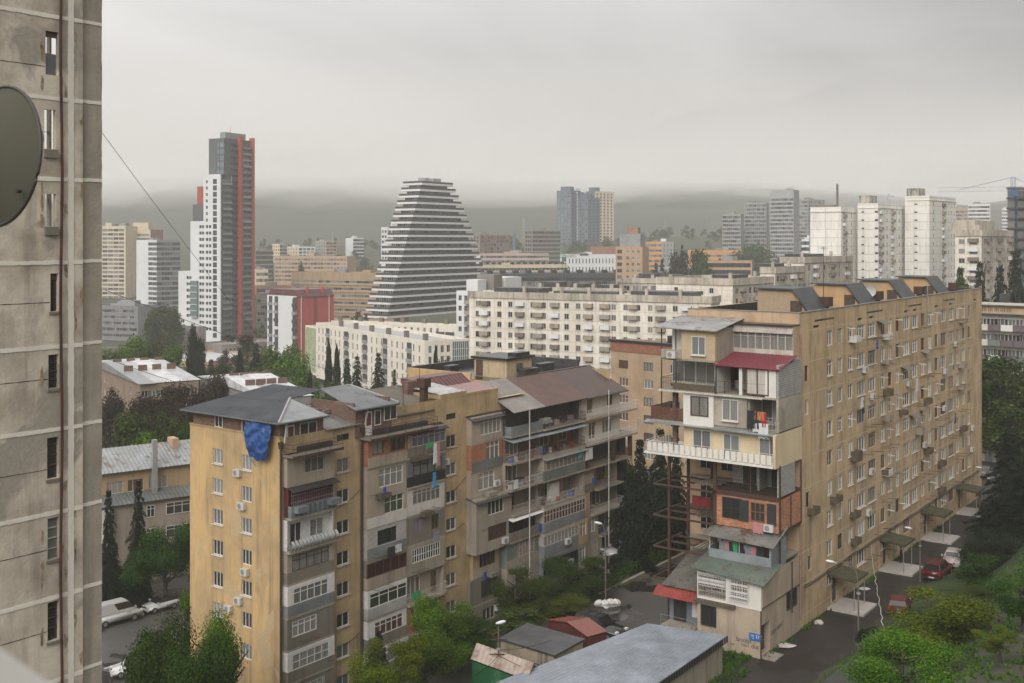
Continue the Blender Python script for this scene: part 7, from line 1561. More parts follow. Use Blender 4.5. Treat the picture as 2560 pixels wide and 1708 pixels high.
def trunk_mesh(kindn, seed):
    r_ = random.Random(seed); mb = MB()
    top = .8 if kindn in ('broad', 'loose') else .95
    mb.tube([(r_.uniform(-.01, .01)*k, r_.uniform(-.01, .01)*k, -.35+(top+.35)*k/6) for k in range(7)], [.034*(1-.13*k) for k in range(7)], 7)
    if kindn in ('broad', 'loose'):
        for k in range(12):
            a = r_.uniform(0, 6.28); z = r_.uniform(.05, .6); l = r_.uniform(.14, .27); p = Vector((0, 0, z)); q = p+Vector((math.cos(a)*l*.5, math.sin(a)*l*.5, l*.45)); e = q+Vector((math.cos(a+.4)*l*.5, math.sin(a+.4)*l*.5, l*.4))
            mb.tube([p, q, e], [.014, .009, .003], 5)
    return mb.mesh('trunk', [BARK], True)
L = {'green': leafmat('leaf_green', (.010, .03, .002), (.042, .088, .006)), 'bright': leafmat('leaf_bright', (.024, .066, .003), (.105, .18, .008)), 'yellow': leafmat('leaf_yellow', (.028, .056, .003), (.14, .165, .006), 1.2), 'plum': leafmat('leaf_plum', (.02, .013, .009), (.055, .035, .02)), 'dark': leafmat('leaf_dark', (.006, .013, .005), (.018, .03, .011), .6, .1), 'olive': leafmat('leaf_olive', (.018, .032, .004), (.06, .08, .01)), 'blue': leafmat('leaf_blue', (.006, .012, .007), (.015, .027, .015), .6, .1), 'bare': leafmat('leaf_bare', (.035, .03, .02), (.075, .065, .04))}  # dark and blue leaves lowered in tone for the shade between the blocks
CR = {}
def crown(kindn, colr, q, var):
    n, leaf = {'hi': (24000, .024), 'mid': (5200, .054), 'lo': (2000, .085)}[q]
    if kindn == 'conifer': leaf *= .8; n = int(n*2.0)
    if kindn == 'cypress': leaf *= 1.1
    if kindn == 'loose': n = int(n*.75); leaf *= .85
    key = (kindn, colr, q, var)
    if key not in CR: CR[key] = (crown_mesh('crown', kindn, n, leaf, L[colr], hash(key) % 9999 if False else sum(map(ord, kindn+colr+q))+var*17), trunk_mesh(kindn, var))
    return CR[key]
TN = {'broad': 'broadleaf_tree', 'loose': 'broadleaf_tree', 'poplar': 'poplar_tree', 'cypress': 'cypress_tree', 'conifer': 'conifer_tree'}
def tree(label, kindn, colr, u, vtop, D, wpx, h=None, q='mid', var=0, base=None, name=None, wy=None, rz=None, group=None, trunk=.14):
    """crown top at photo point (u, vtop), distance D; width in photo pixels; stands on the ground there"""
    wpx *= 1.5 if (kindn in ('broad', 'loose') and q != 'hi') else 1.35 if kindn == 'conifer' else 1.2; p = px(u, vtop, D); zg = ground(p.x, p.y) if base is None else base
    H = max(1.0, p.z-zg); wd = wpx/FPX*D
    cm, tm = crown(kindn, colr, q, var)
    t = thing(name or TN[kindn], label, 'tree' if not name else name.replace('_', ' '), (p.x, p.y, zg), rnd.uniform(0, 6.28) if rz is None else rz, group)
    low = trunk if kindn in ('broad', 'loose') else .03
    c = link('crown', cm, t); c.location = (0, 0, H*low); c.scale = (wd, wy or wd, H*(1-low))
    k = link('trunk', tm, t); k.location = (0, 0, H*low); k.scale = (max(1.2, H*.55) if kindn not in ('broad', 'loose') else max(wd, H*.5),)*2+(H*(1-low),)
    k.scale[2] = H*(1-low)
    return t
# near, bottom of the frame
tree('leafy green tree with a tall right crown in front of the yellow end wall', 'broad', 'bright', 575, 1497, 84, 175, q='hi', var=1)
tree('low wide green tree left of the yellow end wall, by the street', 'broad', 'green', 415, 1545, 83, 190, q='hi', var=2)
tree('dark green tree hiding the foot of the yellow end wall between two lighter crowns', 'broad', 'green', 500, 1585, 80, 200, q='hi', var=3)
tree('yellow green tree nearest to the rusty drain pipe at the bottom', 'loose', 'yellow', 985, 1600, 78, 190, q='hi', var=1)
tree('bright green tree beside the small green walled garage', 'broad', 'bright', 1105, 1488, 88, 170, q='hi', var=4)
tree('green tree low in the middle between two yellow tinged trees', 'broad', 'bright', 1060, 1560, 83, 120, q='hi', var=2)
tree('yellowish tree left of the green walled garage', 'broad', 'yellow', 930, 1640, 76, 150, q='hi', var=5)
tree('dark green tree behind the green walled garage', 'broad', 'green', 1180, 1540, 90, 130, q='hi', var=2)
tree('thin sparse tree in front of the striped balconies', 'loose', 'olive', 1290, 1405, 101, 140, q='hi', var=2)
tree('full round tree hiding the lower right balconies beside the street lamp', 'broad', 'green', 1445, 1400, 108, 180, q='hi', var=4)
tree('yellow tinged small tree beside the red metal garage', 'broad', 'yellow', 1400, 1490, 103, 150, q='hi', var=3)
tree('olive tree between the thin tree and the full round one', 'broad', 'olive', 1350, 1440, 105, 150, q='hi', var=4)
tree('slim young spruce against the lowest balconies', 'conifer', 'dark', 947, 1572, 88, 62, q='mid', var=1)
tree('small bushy tree in front of the red metal garage', 'broad', 'olive', 1300, 1520, 98, 120, q='mid', var=1)
# right bank
tree('large yellow green tree on the bank at the lower right', 'broad', 'yellow', 2365, 1470, 71, 300, q='hi', var=1)
tree('bright green bush tree in front of the large yellow one', 'broad', 'bright', 2250, 1590, 62, 240, q='hi', var=2)
tree('yellow leaved tree at the lowest right corner', 'loose', 'yellow', 2500, 1570, 60, 120, q='hi', var=2)
tree('olive tree at the foot of the bank behind the dark red car', 'broad', 'olive', 2455, 1475, 84, 150, q='hi', var=3)
tree('dark wide bush half hiding the pale car', 'broad', 'dark', 2480, 1330, 108, 140, q='hi', var=1)
tree('dark leaning bush above the green bank', 'broad', 'green', 2440, 1385, 102, 75, q='mid', var=2)
tree('small dark shrub beside the lane close to the street lamp', 'loose', 'dark', 2185, 1560, 90, 60, q='mid', var=1)
tree('dark bushy tree at the lowest right corner behind the yellow leaved one', 'broad', 'green', 2560, 1440, 66, 170, q='hi', var=5)
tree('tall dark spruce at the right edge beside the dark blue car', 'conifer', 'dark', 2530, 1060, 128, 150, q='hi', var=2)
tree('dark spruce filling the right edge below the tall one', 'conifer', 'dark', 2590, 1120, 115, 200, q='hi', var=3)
tree('large bright green tree below the turquoise balconies', 'broad', 'green', 2500, 880, 178, 150, q='mid', var=4)
tree('rounded green tree right of the large bright one', 'broad', 'olive', 2580, 900, 170, 140, q='mid', var=5)
tree('brownish green tree below the large bright green one', 'broad', 'olive', 2540, 1000, 165, 140, q='mid', var=1)
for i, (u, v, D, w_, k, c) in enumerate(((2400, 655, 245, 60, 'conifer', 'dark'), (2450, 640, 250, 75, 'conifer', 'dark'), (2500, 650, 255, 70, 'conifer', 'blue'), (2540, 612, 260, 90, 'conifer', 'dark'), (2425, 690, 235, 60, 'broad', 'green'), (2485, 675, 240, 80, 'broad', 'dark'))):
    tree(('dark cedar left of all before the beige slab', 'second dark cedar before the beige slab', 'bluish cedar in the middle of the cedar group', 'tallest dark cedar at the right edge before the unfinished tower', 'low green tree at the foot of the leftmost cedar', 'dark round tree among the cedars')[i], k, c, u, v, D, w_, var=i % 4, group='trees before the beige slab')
# between the two large blocks
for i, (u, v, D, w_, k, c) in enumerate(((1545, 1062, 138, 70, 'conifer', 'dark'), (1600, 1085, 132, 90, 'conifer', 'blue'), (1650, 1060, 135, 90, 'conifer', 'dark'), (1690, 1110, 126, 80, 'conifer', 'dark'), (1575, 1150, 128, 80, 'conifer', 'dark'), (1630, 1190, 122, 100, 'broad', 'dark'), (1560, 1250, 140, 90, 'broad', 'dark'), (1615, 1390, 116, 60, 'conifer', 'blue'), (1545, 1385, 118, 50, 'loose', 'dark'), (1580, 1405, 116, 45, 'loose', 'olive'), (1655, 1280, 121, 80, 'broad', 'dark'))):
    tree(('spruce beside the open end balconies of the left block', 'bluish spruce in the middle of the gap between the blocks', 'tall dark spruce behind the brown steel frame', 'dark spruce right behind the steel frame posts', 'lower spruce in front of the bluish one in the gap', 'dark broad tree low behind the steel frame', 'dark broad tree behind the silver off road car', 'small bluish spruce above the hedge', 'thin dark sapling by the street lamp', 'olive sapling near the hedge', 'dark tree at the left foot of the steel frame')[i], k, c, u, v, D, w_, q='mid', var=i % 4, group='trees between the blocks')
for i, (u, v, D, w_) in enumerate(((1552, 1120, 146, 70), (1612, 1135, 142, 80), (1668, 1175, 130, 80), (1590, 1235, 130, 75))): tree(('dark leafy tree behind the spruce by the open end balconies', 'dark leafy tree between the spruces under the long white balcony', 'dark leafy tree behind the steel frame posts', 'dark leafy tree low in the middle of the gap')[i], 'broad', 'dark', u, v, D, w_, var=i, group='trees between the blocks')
# left lower
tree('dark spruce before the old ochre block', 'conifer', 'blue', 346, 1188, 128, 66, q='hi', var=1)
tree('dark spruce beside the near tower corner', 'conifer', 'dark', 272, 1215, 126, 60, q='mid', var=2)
tree('wide green tree above the parked white car', 'broad', 'green', 415, 1297, 128, 170, q='hi', var=1)
tree('dark green tree left of the wide one, over the van', 'broad', 'dark', 300, 1400, 131, 90, q='mid', var=2)
tree('small tree with yellow leaves between the van and the white car', 'loose', 'yellow', 318, 1425, 130, 50, q='mid', var=3)
tree('green tree behind the white car at the yellow wall', 'broad', 'green', 492, 1400, 122, 50, q='mid', var=3)
tree('light green bush tree at the street corner of the yellow wall', 'broad', 'bright', 482, 1470, 108, 60, q='mid', var=4)
tree('small green tree at the lower left foot of the yellow wall', 'broad', 'green', 372, 1560, 92, 90, q='mid', var=4)
for i, (u, v, D, w_, k, c) in enumerate(((290, 1015, 175, 110, 'broad', 'olive'), (355, 1075, 168, 90, 'broad', 'bright'), (300, 1110, 160, 90, 'broad', 'olive'), (420, 1035, 178, 90, 'broad', 'olive'), (455, 1000, 182, 80, 'broad', 'plum'), (400, 1010, 188, 90, 'broad', 'plum'), (355, 985, 192, 80, 'broad', 'plum'), (450, 955, 200, 80, 'broad', 'plum'), (400, 970, 205, 90, 'broad', 'plum'), (505, 965, 205, 80, 'broad', 'plum'), (470, 1045, 172, 70, 'broad', 'green'), (275, 965, 200, 60, 'broad', 'plum'), (560, 930, 225, 70, 'broad', 'plum'), (430, 1085, 160, 80, 'broad', 'green'))):
    tree(('olive tree beside the near tower above the ochre block', 'bright green tree over the ochre block roof', 'olive tree just above the ribbed metal roof', 'olive tree left of the dark hip roof', 'plum coloured bush tree nearest to the hip roof', 'plum coloured tree in the middle of the thicket', 'plum coloured tree below the left patched roof', 'plum coloured tree between the two pale roofed blocks', 'low plum coloured tree behind the thicket', 'plum coloured tree under the white metal roof', 'green tree at the edge of the hip roof', 'brownish tree touching the near tower edge', 'plum coloured tree behind the white roofed block', 'green tree behind the vent stack')[i], k, c, u, v, D, w_, var=i % 6, group='thicket left of the yellow block')
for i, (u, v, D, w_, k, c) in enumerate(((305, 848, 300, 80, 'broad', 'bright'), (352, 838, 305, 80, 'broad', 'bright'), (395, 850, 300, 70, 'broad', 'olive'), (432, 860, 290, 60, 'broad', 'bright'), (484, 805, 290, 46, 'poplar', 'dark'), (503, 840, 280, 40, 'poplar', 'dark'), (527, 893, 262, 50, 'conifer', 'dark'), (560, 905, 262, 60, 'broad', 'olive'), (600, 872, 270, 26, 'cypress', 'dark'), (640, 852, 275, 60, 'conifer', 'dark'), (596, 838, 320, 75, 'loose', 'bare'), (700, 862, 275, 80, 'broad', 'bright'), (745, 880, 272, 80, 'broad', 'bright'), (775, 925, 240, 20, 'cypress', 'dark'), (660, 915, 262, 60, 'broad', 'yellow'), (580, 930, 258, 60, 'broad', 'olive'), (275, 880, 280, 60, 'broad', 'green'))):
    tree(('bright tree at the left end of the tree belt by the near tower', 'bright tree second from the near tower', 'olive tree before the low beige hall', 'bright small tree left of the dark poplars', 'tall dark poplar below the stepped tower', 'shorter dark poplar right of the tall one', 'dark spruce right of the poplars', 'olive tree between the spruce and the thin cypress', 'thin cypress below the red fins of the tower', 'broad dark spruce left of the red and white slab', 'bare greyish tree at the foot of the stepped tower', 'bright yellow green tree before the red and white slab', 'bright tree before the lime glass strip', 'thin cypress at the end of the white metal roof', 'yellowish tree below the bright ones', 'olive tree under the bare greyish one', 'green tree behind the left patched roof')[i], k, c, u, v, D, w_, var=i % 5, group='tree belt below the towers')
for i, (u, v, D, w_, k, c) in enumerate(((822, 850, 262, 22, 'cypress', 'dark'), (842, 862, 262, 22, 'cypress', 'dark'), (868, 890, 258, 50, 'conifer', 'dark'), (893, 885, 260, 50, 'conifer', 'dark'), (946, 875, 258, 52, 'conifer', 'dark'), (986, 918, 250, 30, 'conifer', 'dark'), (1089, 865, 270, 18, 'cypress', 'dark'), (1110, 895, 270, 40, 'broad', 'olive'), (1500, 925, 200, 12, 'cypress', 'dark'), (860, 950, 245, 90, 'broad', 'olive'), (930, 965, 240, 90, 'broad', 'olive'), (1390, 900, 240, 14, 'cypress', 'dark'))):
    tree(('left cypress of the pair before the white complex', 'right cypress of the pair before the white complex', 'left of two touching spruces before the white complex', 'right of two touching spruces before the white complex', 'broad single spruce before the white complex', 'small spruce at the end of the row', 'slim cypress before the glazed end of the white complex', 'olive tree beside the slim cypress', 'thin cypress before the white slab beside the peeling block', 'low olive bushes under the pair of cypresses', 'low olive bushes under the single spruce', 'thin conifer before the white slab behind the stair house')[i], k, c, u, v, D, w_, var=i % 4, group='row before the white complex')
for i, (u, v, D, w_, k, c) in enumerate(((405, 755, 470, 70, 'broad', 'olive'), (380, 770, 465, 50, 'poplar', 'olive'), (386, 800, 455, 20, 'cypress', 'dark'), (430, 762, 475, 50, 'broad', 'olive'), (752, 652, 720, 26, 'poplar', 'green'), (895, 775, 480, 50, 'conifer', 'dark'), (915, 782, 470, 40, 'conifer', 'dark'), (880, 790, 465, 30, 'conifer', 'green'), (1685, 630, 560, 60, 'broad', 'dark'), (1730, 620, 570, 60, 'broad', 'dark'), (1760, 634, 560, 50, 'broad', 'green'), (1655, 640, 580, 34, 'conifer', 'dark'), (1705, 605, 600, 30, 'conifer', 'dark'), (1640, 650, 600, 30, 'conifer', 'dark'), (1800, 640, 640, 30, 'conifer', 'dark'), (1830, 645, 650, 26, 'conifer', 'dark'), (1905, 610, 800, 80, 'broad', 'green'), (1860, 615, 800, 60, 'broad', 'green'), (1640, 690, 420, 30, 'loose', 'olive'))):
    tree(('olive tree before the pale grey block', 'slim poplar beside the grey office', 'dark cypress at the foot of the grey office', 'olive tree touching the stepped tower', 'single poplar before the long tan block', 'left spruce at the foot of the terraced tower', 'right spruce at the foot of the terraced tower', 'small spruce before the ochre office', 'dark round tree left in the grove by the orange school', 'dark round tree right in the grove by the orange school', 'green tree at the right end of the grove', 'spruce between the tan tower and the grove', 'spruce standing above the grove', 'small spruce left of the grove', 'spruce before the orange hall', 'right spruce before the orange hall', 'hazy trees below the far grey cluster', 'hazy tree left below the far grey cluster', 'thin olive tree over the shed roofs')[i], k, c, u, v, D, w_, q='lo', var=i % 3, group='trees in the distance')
r2 = random.Random(5)
def wood(name, pts, c, hmin, hmax):
    mb = MB(); cm = crown('broad', c, 'lo', 1)[0]; vs = [Vector(v.co) for v in cm.vertices]; fs = [tuple(p.vertices) for p in cm.polygons][::3]
    for (x, y) in pts:
        h = r2.uniform(hmin, hmax); w_ = h*r2.uniform(.7, 1.2); z = max(ground(x, y), big(x, y) if y > 1210 else -99)-1; a = r2.uniform(0, 6.28); ca, sa = math.cos(a), math.sin(a)
        for f in fs:
            i = len(mb.v)
            for k in f: v = vs[k]; mb.v.append((x+(v.x*ca-v.y*sa)*w_, y+(v.x*sa+v.y*ca)*w_, z+v.z*h))
            mb.f.append((i, i+1, i+2, i+3)); mb.m.append(0)
    return kind(mb.build(name, L[c]), 'stuff')
def scatter(n, u0, u1, D0, D1): return [((r2.uniform(u0, u1)-UC)/FPX*d, d) for d in [r2.uniform(D0, D1) for _ in range(n)]]
wood('wood', scatter(70, 640, 1190, 860, 1180), 'green', 7, 13); wood('wood', scatter(60, 1180, 1900, 980, 1190), 'green', 8, 14); wood('wood', scatter(40, 225, 640, 560, 1000), 'olive', 7, 12); wood('wood', scatter(30, 1600, 1960, 640, 900), 'dark', 8, 13)
wood('wood', scatter(36, 560, 1180, 420, 640), 'olive', 5, 9)
# hedge along the yard
mb = MB(); r_ = random.Random(4)
for _ in range(1800):
    s = r_.uniform(93, 122); q = -57.4+r_.uniform(-.5, .5); x, y = qp(q, s); z = ground(x, y)+r_.uniform(.1, 1.0); a, b_ = r_.uniform(0, 6.28), r_.uniform(-.1, .1)
    mb.face([(x-.12*math.cos(a), y-.12*math.sin(a), z), (x, y, z+.12+b_), (x+.12*math.cos(a), y+.12*math.sin(a), z+.03), (x, y, z-.1)])
kind(mb.build('hedge', L['green']), 'stuff')
# ------------------------------------------------------------------ garages
def pz(u, v, z):   # point of the plane at height z seen at photo point (u, v)
    D = (ZC-z)*FPX/(v-VH); return Vector(((u-UC)/FPX*D, D, z))
def garage(label, corners, zt, zb, wallm, roofm, kindr='flat', door=None, over=.15, name='garage', rise=.9, pitch=.25):
    P = [pz(u, v, zt) for u, v in corners]; c = sum(P, Vector())/4; t = thing(name, label, 'garage', (c.x, c.y, zb))
    o = Vector((c.x, c.y, zb)); Q = [p-o for p in P]; ctr = sum(Q, Vector())/4
    inn = [ctr+(p-ctr)*.95 for p in Q]; h = zt-zb-.14
    mb = MB(); n = 4
    for i in range(4): a, b = inn[i], inn[(i+1) % 4]; mb.face([(a.x, a.y, 0), (b.x, b.y, 0), (b.x, b.y, h), (a.x, a.y, h)])
    wl = mb.build('wall', wallm, t)
    mb = MB(); d = Vector((0, 0, .14))
    if kindr == 'flat':
        mb.face(Q); mb.face([p-d for p in reversed(Q)]); [mb.face([Q[i], Q[(i+1) % 4], Q[(i+1) % 4]-d, Q[i]-d]) for i in range(4)]
    elif kindr == 'corr': mb.corr(Q[0], Q[1], Q[3], Q[2], pitch, .025, 0, .12)
    else:   # gable: ridge halfway between sides 0-1 and 3-2
        m0, m1 = (Q[0]+Q[3])/2+Vector((0, 0, rise)), (Q[1]+Q[2])/2+Vector((0, 0, rise))
        mb.corr(Q[0], Q[1], m0, m1, .45, .02, 0, .06); mb.corr(Q[3], Q[2], m0, m1, .45, .02, 0, .06)
        mb2 = MB(); [mb2.face([inn[i]-d, inn[j]-d, (inn[i]+inn[j])/2+Vector((0, 0, rise-.15))]) for i, j in ((0, 3), (1, 2))]; mb2.build('gable', wallm, t)
    mb.build('roof', roofm, t)
    if door:
        i, j, f0, f1, m_ = door; a, b = inn[i], inn[j]; dn = (b-a).normalized(); nr = Vector((dn.y, -dn.x, 0)); 
        if (nr).dot((a+b)/2-ctr) < 0: nr = -nr
        mb = MB()
        for g0, g1 in ((f0, (f0+f1)/2-.004), ((f0+f1)/2+.004, f1)):
            p, q = a.lerp(b, g0)+nr*.05, a.lerp(b, g1)+nr*.05; mb.face([(p.x, p.y, .05), (q.x, q.y, .05), (q.x, q.y, 2.25), (p.x, p.y, 2.25)])
        mb.build('door', m_, t)
    return t
tg = garage('large garage with pale blue ribbed metal roof and rough concrete wall', [(1818, 1588), (1617, 1558), (1240, 1705), (1560, 1765)], 3.0, -.3, CONC, metalroof('blue_white_sheet', (.23, .25, .285), .4), 'corr', pitch=.3)
mb = MB(); a, b = pz(1818, 1588, 3.0)-tg.location, pz(1560, 1765, 3.0)-tg.location
for k in range(40):
    p, q = a.lerp(b, k/40), a.lerp(b, (k+.8)/40); mb.face([(p.x+.05, p.y-.04, p.z-.05), (q.x+.05, q.y-.04, q.z-.05), (q.x+.05, q.y-.04, q.z-.55), (p.x+.05, p.y-.04, p.z-.55)])
mb.build('fascia', F_BLACK, tg)
garage('flat tar roofed garage with cream walls and white double door', [(1246.5, 1595.5), (1318, 1557), (1463, 1597), (1387, 1638.5)], 3.0, -.2, plaster('garage_cream', (.34, .28, .2), (.08, .07, .055), sc=.8, streak=.9), TAR_G, 'flat', (3, 2, .12, .75, F_OLD))
garage('dark red metal garage with ribbed gable roof beside the black car', [(1425, 1540), (1366, 1550), (1468, 1592), (1520, 1578)], 2.9, -.1, metalroof('garage_red', (.10, .025, .02), .5), metalroof('garage_red_roof', (.2, .05, .035), .35), 'gable', rise=.5)
garage('low garage with green painted wall and pale rusty sheet roof', [(1176, 1647.5), (1318, 1699.5), (1352, 1664), (1206, 1613)], 2.8, -.3, metalroof('garage_green', (.02, .12, .045), .5, rust=(.06, .16, .08)), metalroof('pale_rust_sheet', (.36, .29, .24), .4, rust=(.2, .13, .1)), 'gable', rise=.7)
garage('dark flat shed roof at the bottom edge beside the grassy kerb', [(2120, 1655), (2190, 1640), (2230, 1720), (2030, 1725)], 2.2, -.2, CONC_D, TAR_G)
# ------------------------------------------------------------------ vehicles
GLASSCAR = plain('car_glass', (.012, .013, .014), .08, var=.05, spec=.8); TYRE = plain('tyre', (.012, .012, .012), .8); RIMM = plain('rim_metal', (.3, .3, .3), .3, .6, var=.1); LAMPW = plain('lamp_lens', (.6, .6, .58), .2, var=.05); LAMPR = plain('tail_lens', (.25, .01, .01), .25); PLATE = plain('plate', (.6, .6, .58), .5, var=.05); PLAST = plain('car_plastic', (.02, .02, .02), .6)
def paint(name, c): return plain(name, c, .22, var=.04, spec=.6)
def car(label, sort, pt, u, v, heading, z=None, name=None, cat=None, roofp=None, lit=False):
    """heading: angle of the nose, degrees from +X; (u, v) = where the middle of the car meets the road"""
    z = 0 if z is None else z; p = pz(u, v, z); p.z = max(z, ground(p.x, p.y) if abs(ground(p.x, p.y)-z) < 1.2 else z)+.03
    t = thing(name or {'van': 'parked_van', 'suv': 'off_road_car'}.get(sort, 'parked_car'), label, cat or {'van': 'van'}.get(sort, 'car'), p, R(heading))
    Lh, W, prof, cab = {
     'sedan': (2.25, .88, [(-2.25, .35), (-2.2, .85), (-1.55, .98), (1.0, .95), (1.95, .78), (2.25, .6), (2.25, .35)], [(-1.6, .97), (-.95, 1.42), (.25, 1.45), (1.1, .95)]),
     'hatch': (1.95, .86, [(-1.95, .35), (-1.93, .95), (-1.5, 1.0), (.8, .98), (1.65, .82), (1.95, .6), (1.95, .35)], [(-1.85, .98), (-1.55, 1.42), (.2, 1.46), (.95, .97)]),
     'suv': (2.35, .95, [(-2.35, .45), (-2.33, 1.1), (-2.0, 1.12), (1.0, 1.1), (2.1, 1.0), (2.35, .8), (2.35, .45)], [(-2.28, 1.1), (-2.05, 1.78), (.25, 1.8), (1.05, 1.1)]),
     'van': (2.75, 1.0, [(-2.75, .4), (-2.75, 1.2), (1.6, 1.2), (2.3, 1.1), (2.75, .85), (2.75, .4)], [(-2.74, 1.19), (-2.66, 2.35), (1.0, 2.38), (1.95, 1.19)])}[sort]
    mb = MB()
    def loft(poly, w0, w1, zs):
        n = len(poly); i = len(mb.v)
        for s in (-1, 1): mb.v += [(x, s*(w0+(w1-w0)*max(0, min(1, (zz-zs[0])/(zs[1]-zs[0])))), zz) for x, zz in poly]
        mb.f.append(tuple(i+k for k in range(n))); mb.f.append(tuple(i+n+k for k in reversed(range(n)))); mb.m += [0, 0]
        for k in range(n): k2 = (k+1) % n; mb.f.append((i+k, i+n+k, i+n+k2, i+k2)); mb.m.append(0)
    loft(prof, W, W*.95, (.3, 1.1)); body = mb.mesh('body', [pt])
    bm = bmesh.new(); bm.from_mesh(body); bmesh.ops.bevel(bm, geom=bm.edges[:], offset=.07, segments=2, affect='EDGES'); bmesh.ops.recalc_face_normals(bm, faces=bm.faces); bm.to_mesh(body); bm.free(); body.polygons.foreach_set('use_smooth', [True]*len(body.polygons)); link('body', body, t)
    mb = MB(); z0, z1 = cab[0][1], max(c[1] for c in cab); loft(cab, W*.93, W*.74, (z0, z1)); cb = mb.mesh('cabin', [roofp or pt]); bm = bmesh.new(); bm.from_mesh(cb); bmesh.ops.bevel(bm, geom=bm.edges[:], offset=.05, segments=2, affect='EDGES'); bmesh.ops.recalc_face_normals(bm, faces=bm.faces); bm.to_mesh(cb); bm.free(); cab_o = link('cabin', cb, t)
    # glazing a little proud of the cabin
    def yw(zz): return W*.93+(W*.74-W*.93)*(zz-z0)/(z1-z0)+.012
    b0, b1, b2, b3 = cab; za, zb_ = z0+.06, z1-.12
    def lerp(p, q, zz): k = (zz-p[1])/(q[1]-p[1]); return p[0]+(q[0]-p[0])*k
    for s in (-1, 1):
        if sort == 'van': spans = [(.55, .98)]
        else: spans = [(.04, .33), (.36, .64), (.67, .95)] if sort == 'suv' else [(.05, .48), (.52, .95)]
        for f0, f1 in spans:
            mb = MB(); xa, xb = lerp(b0, b1, za), lerp(b3, b2, za); xc, xd = lerp(b0, b1, zb_), lerp(b3, b2, zb_)
            zl = za if sort != 'van' else z0+.35
            mb.face([(xa+(xb-xa)*f0, s*yw(zl), zl), (xa+(xb-xa)*f1, s*yw(zl), zl), (xc+(xd-xc)*f1, s*yw(zb_), zb_), (xc+(xd-xc)*f0, s*yw(zb_), zb_)]); mb.build('side_window', GLASSCAR, t)
    for (p, q, sg) in ((b3, b2, 1), (b0, b1, -1)):
        if sort == 'van' and sg < 0: continue
        mb = MB(); xa, xc = lerp(p, q, za)+sg*.03, lerp(p, q, zb_+.04)+sg*.03; mb.face([(xa, -yw(za)+.12, za), (xa, yw(za)-.12, za), (xc, yw(zb_)-.1, zb_+.04), (xc, -yw(zb_)+.1, zb_+.04)]); mb.build('windscreen' if sg > 0 else 'rear_window', GLASSCAR, t)
    wr = .32 if sort in ('sedan', 'hatch') else .37
    for sx in (-1, 1):
        for sy in (-1, 1):
            x = sx*Lh*.62; mb = MB(); mb.tube([(x, sy*(W-.2), wr), (x, sy*(W+.015), wr)], wr, 16); wo = mb.build('wheel', TYRE, t); mb = MB(); mb.tube([(x, sy*(W+.016), wr), (x, sy*(W+.03), wr)], wr*.62, 12); mb.build('rim', RIMM, wo)
    zl = prof[-2][1]+.06
    for sy in (-1, 1):
        mb = MB(); mb.box(Lh-.22, Lh+.012, sy*(W-.42), sy*(W-.08), zl-.03, zl+.13); mb.build('headlight', LAMPW, t)
        mb = MB(); mb.box(-Lh-.012, -Lh+.15, sy*(W-.28), sy*(W-.06), .72, 1.0); mb.build('tail_light', LAMPR, t)
        mb = MB(); mb.box(.75, .95, sy*(W+.0), sy*(W+.2), z0+.02, z0+.18); mb.build('mirror', pt, t)
    for sx in (-1, 1):
        mb = MB(); mb.box(sx*(Lh-.1), sx*(Lh+.05), -W+.08, W-.08, .3, .55); mb.build('bumper', PLAST if sort == 'suv' else pt, t)
        mb = MB(); mb.box(sx*(Lh+.052), sx*(Lh+.06), -.26, .26, .42, .54); mb.build('number_plate', PLATE, t)
    mb = MB(); mb.box(Lh-.1, Lh+.015, -.4, .4, zl-.1, zl+.02); mb.build('grille', PLAST, t)
    if sort == 'suv':
        for sy in (-1, 1): mb = MB(); mb.tube([(-1.8, sy*.62, 1.78), (-1.7, sy*.62, 1.88), (.1, sy*.62, 1.89), (.2, sy*.62, 1.79)], .025, 6); mb.build('roof_rail', PLAST, t)
        for x in (-1.3, -.3): mb = MB(); mb.box(x, x+.06, -.6, .6, 1.87, 1.9); mb.build('roof_bar', PLAST, t)
    return t
HD = math.degrees(math.atan2(.8084, .5886))
car('grey white panel van parked on the wet street at the tower corner', 'van', paint('paint_van', (.42, .42, .41)), 290, 1556, HD-8, -7.9)
car('white small car with black roof parked by the hedge of the wet street', 'hatch', paint('paint_white', (.5, .5, .5)), 402, 1524, HD-188, -7.9, roofp=paint('paint_black', (.015, .015, .016)))
car('white sedan at the bottom of the wet street beside the leafy tree', 'sedan', paint('paint_white', (.5, .5, .5)), 338, 1684, HD+150, -7.9)
car('silver off road car parked under trees behind the left block', 'suv', paint('paint_silver', (.36, .36, .36)), 1554, 1392, 205, -2.5)
car('black off road car parked behind the dark red garage', 'suv', paint('paint_black', (.015, .015, .016)), 1500, 1590, -40, 0)
car('dark red off road car parked in the lane with its tail to the viewer', 'suv', paint('paint_red', (.11, .012, .014)), 2345, 1442, HD, 0)
car('pale pinkish silver small car facing the viewer in the lane', 'hatch', paint('paint_pink', (.42, .36, .35)), 2382, 1412, HD-172, 0)
car('dark red car half hidden by the yellow green bank tree', 'hatch', paint('paint_red2', (.10, .014, .014)), 2250, 1530, HD+10, 0)
car('dark blue small car facing the viewer at the far end of the lane', 'hatch', paint('paint_navy', (.018, .02, .032)), 2484, 1203, HD-168, 0)
car('grey car behind the dark blue one at the far corner of the tan block', 'sedan', paint('paint_grey', (.12, .12, .12)), 2462, 1190, HD+10, 0)
car('black car under the overhanging dark bush by the fourth entrance', 'sedan', paint('paint_black2', (.02, .02, .02)), 2470, 1285, HD-175, 0)
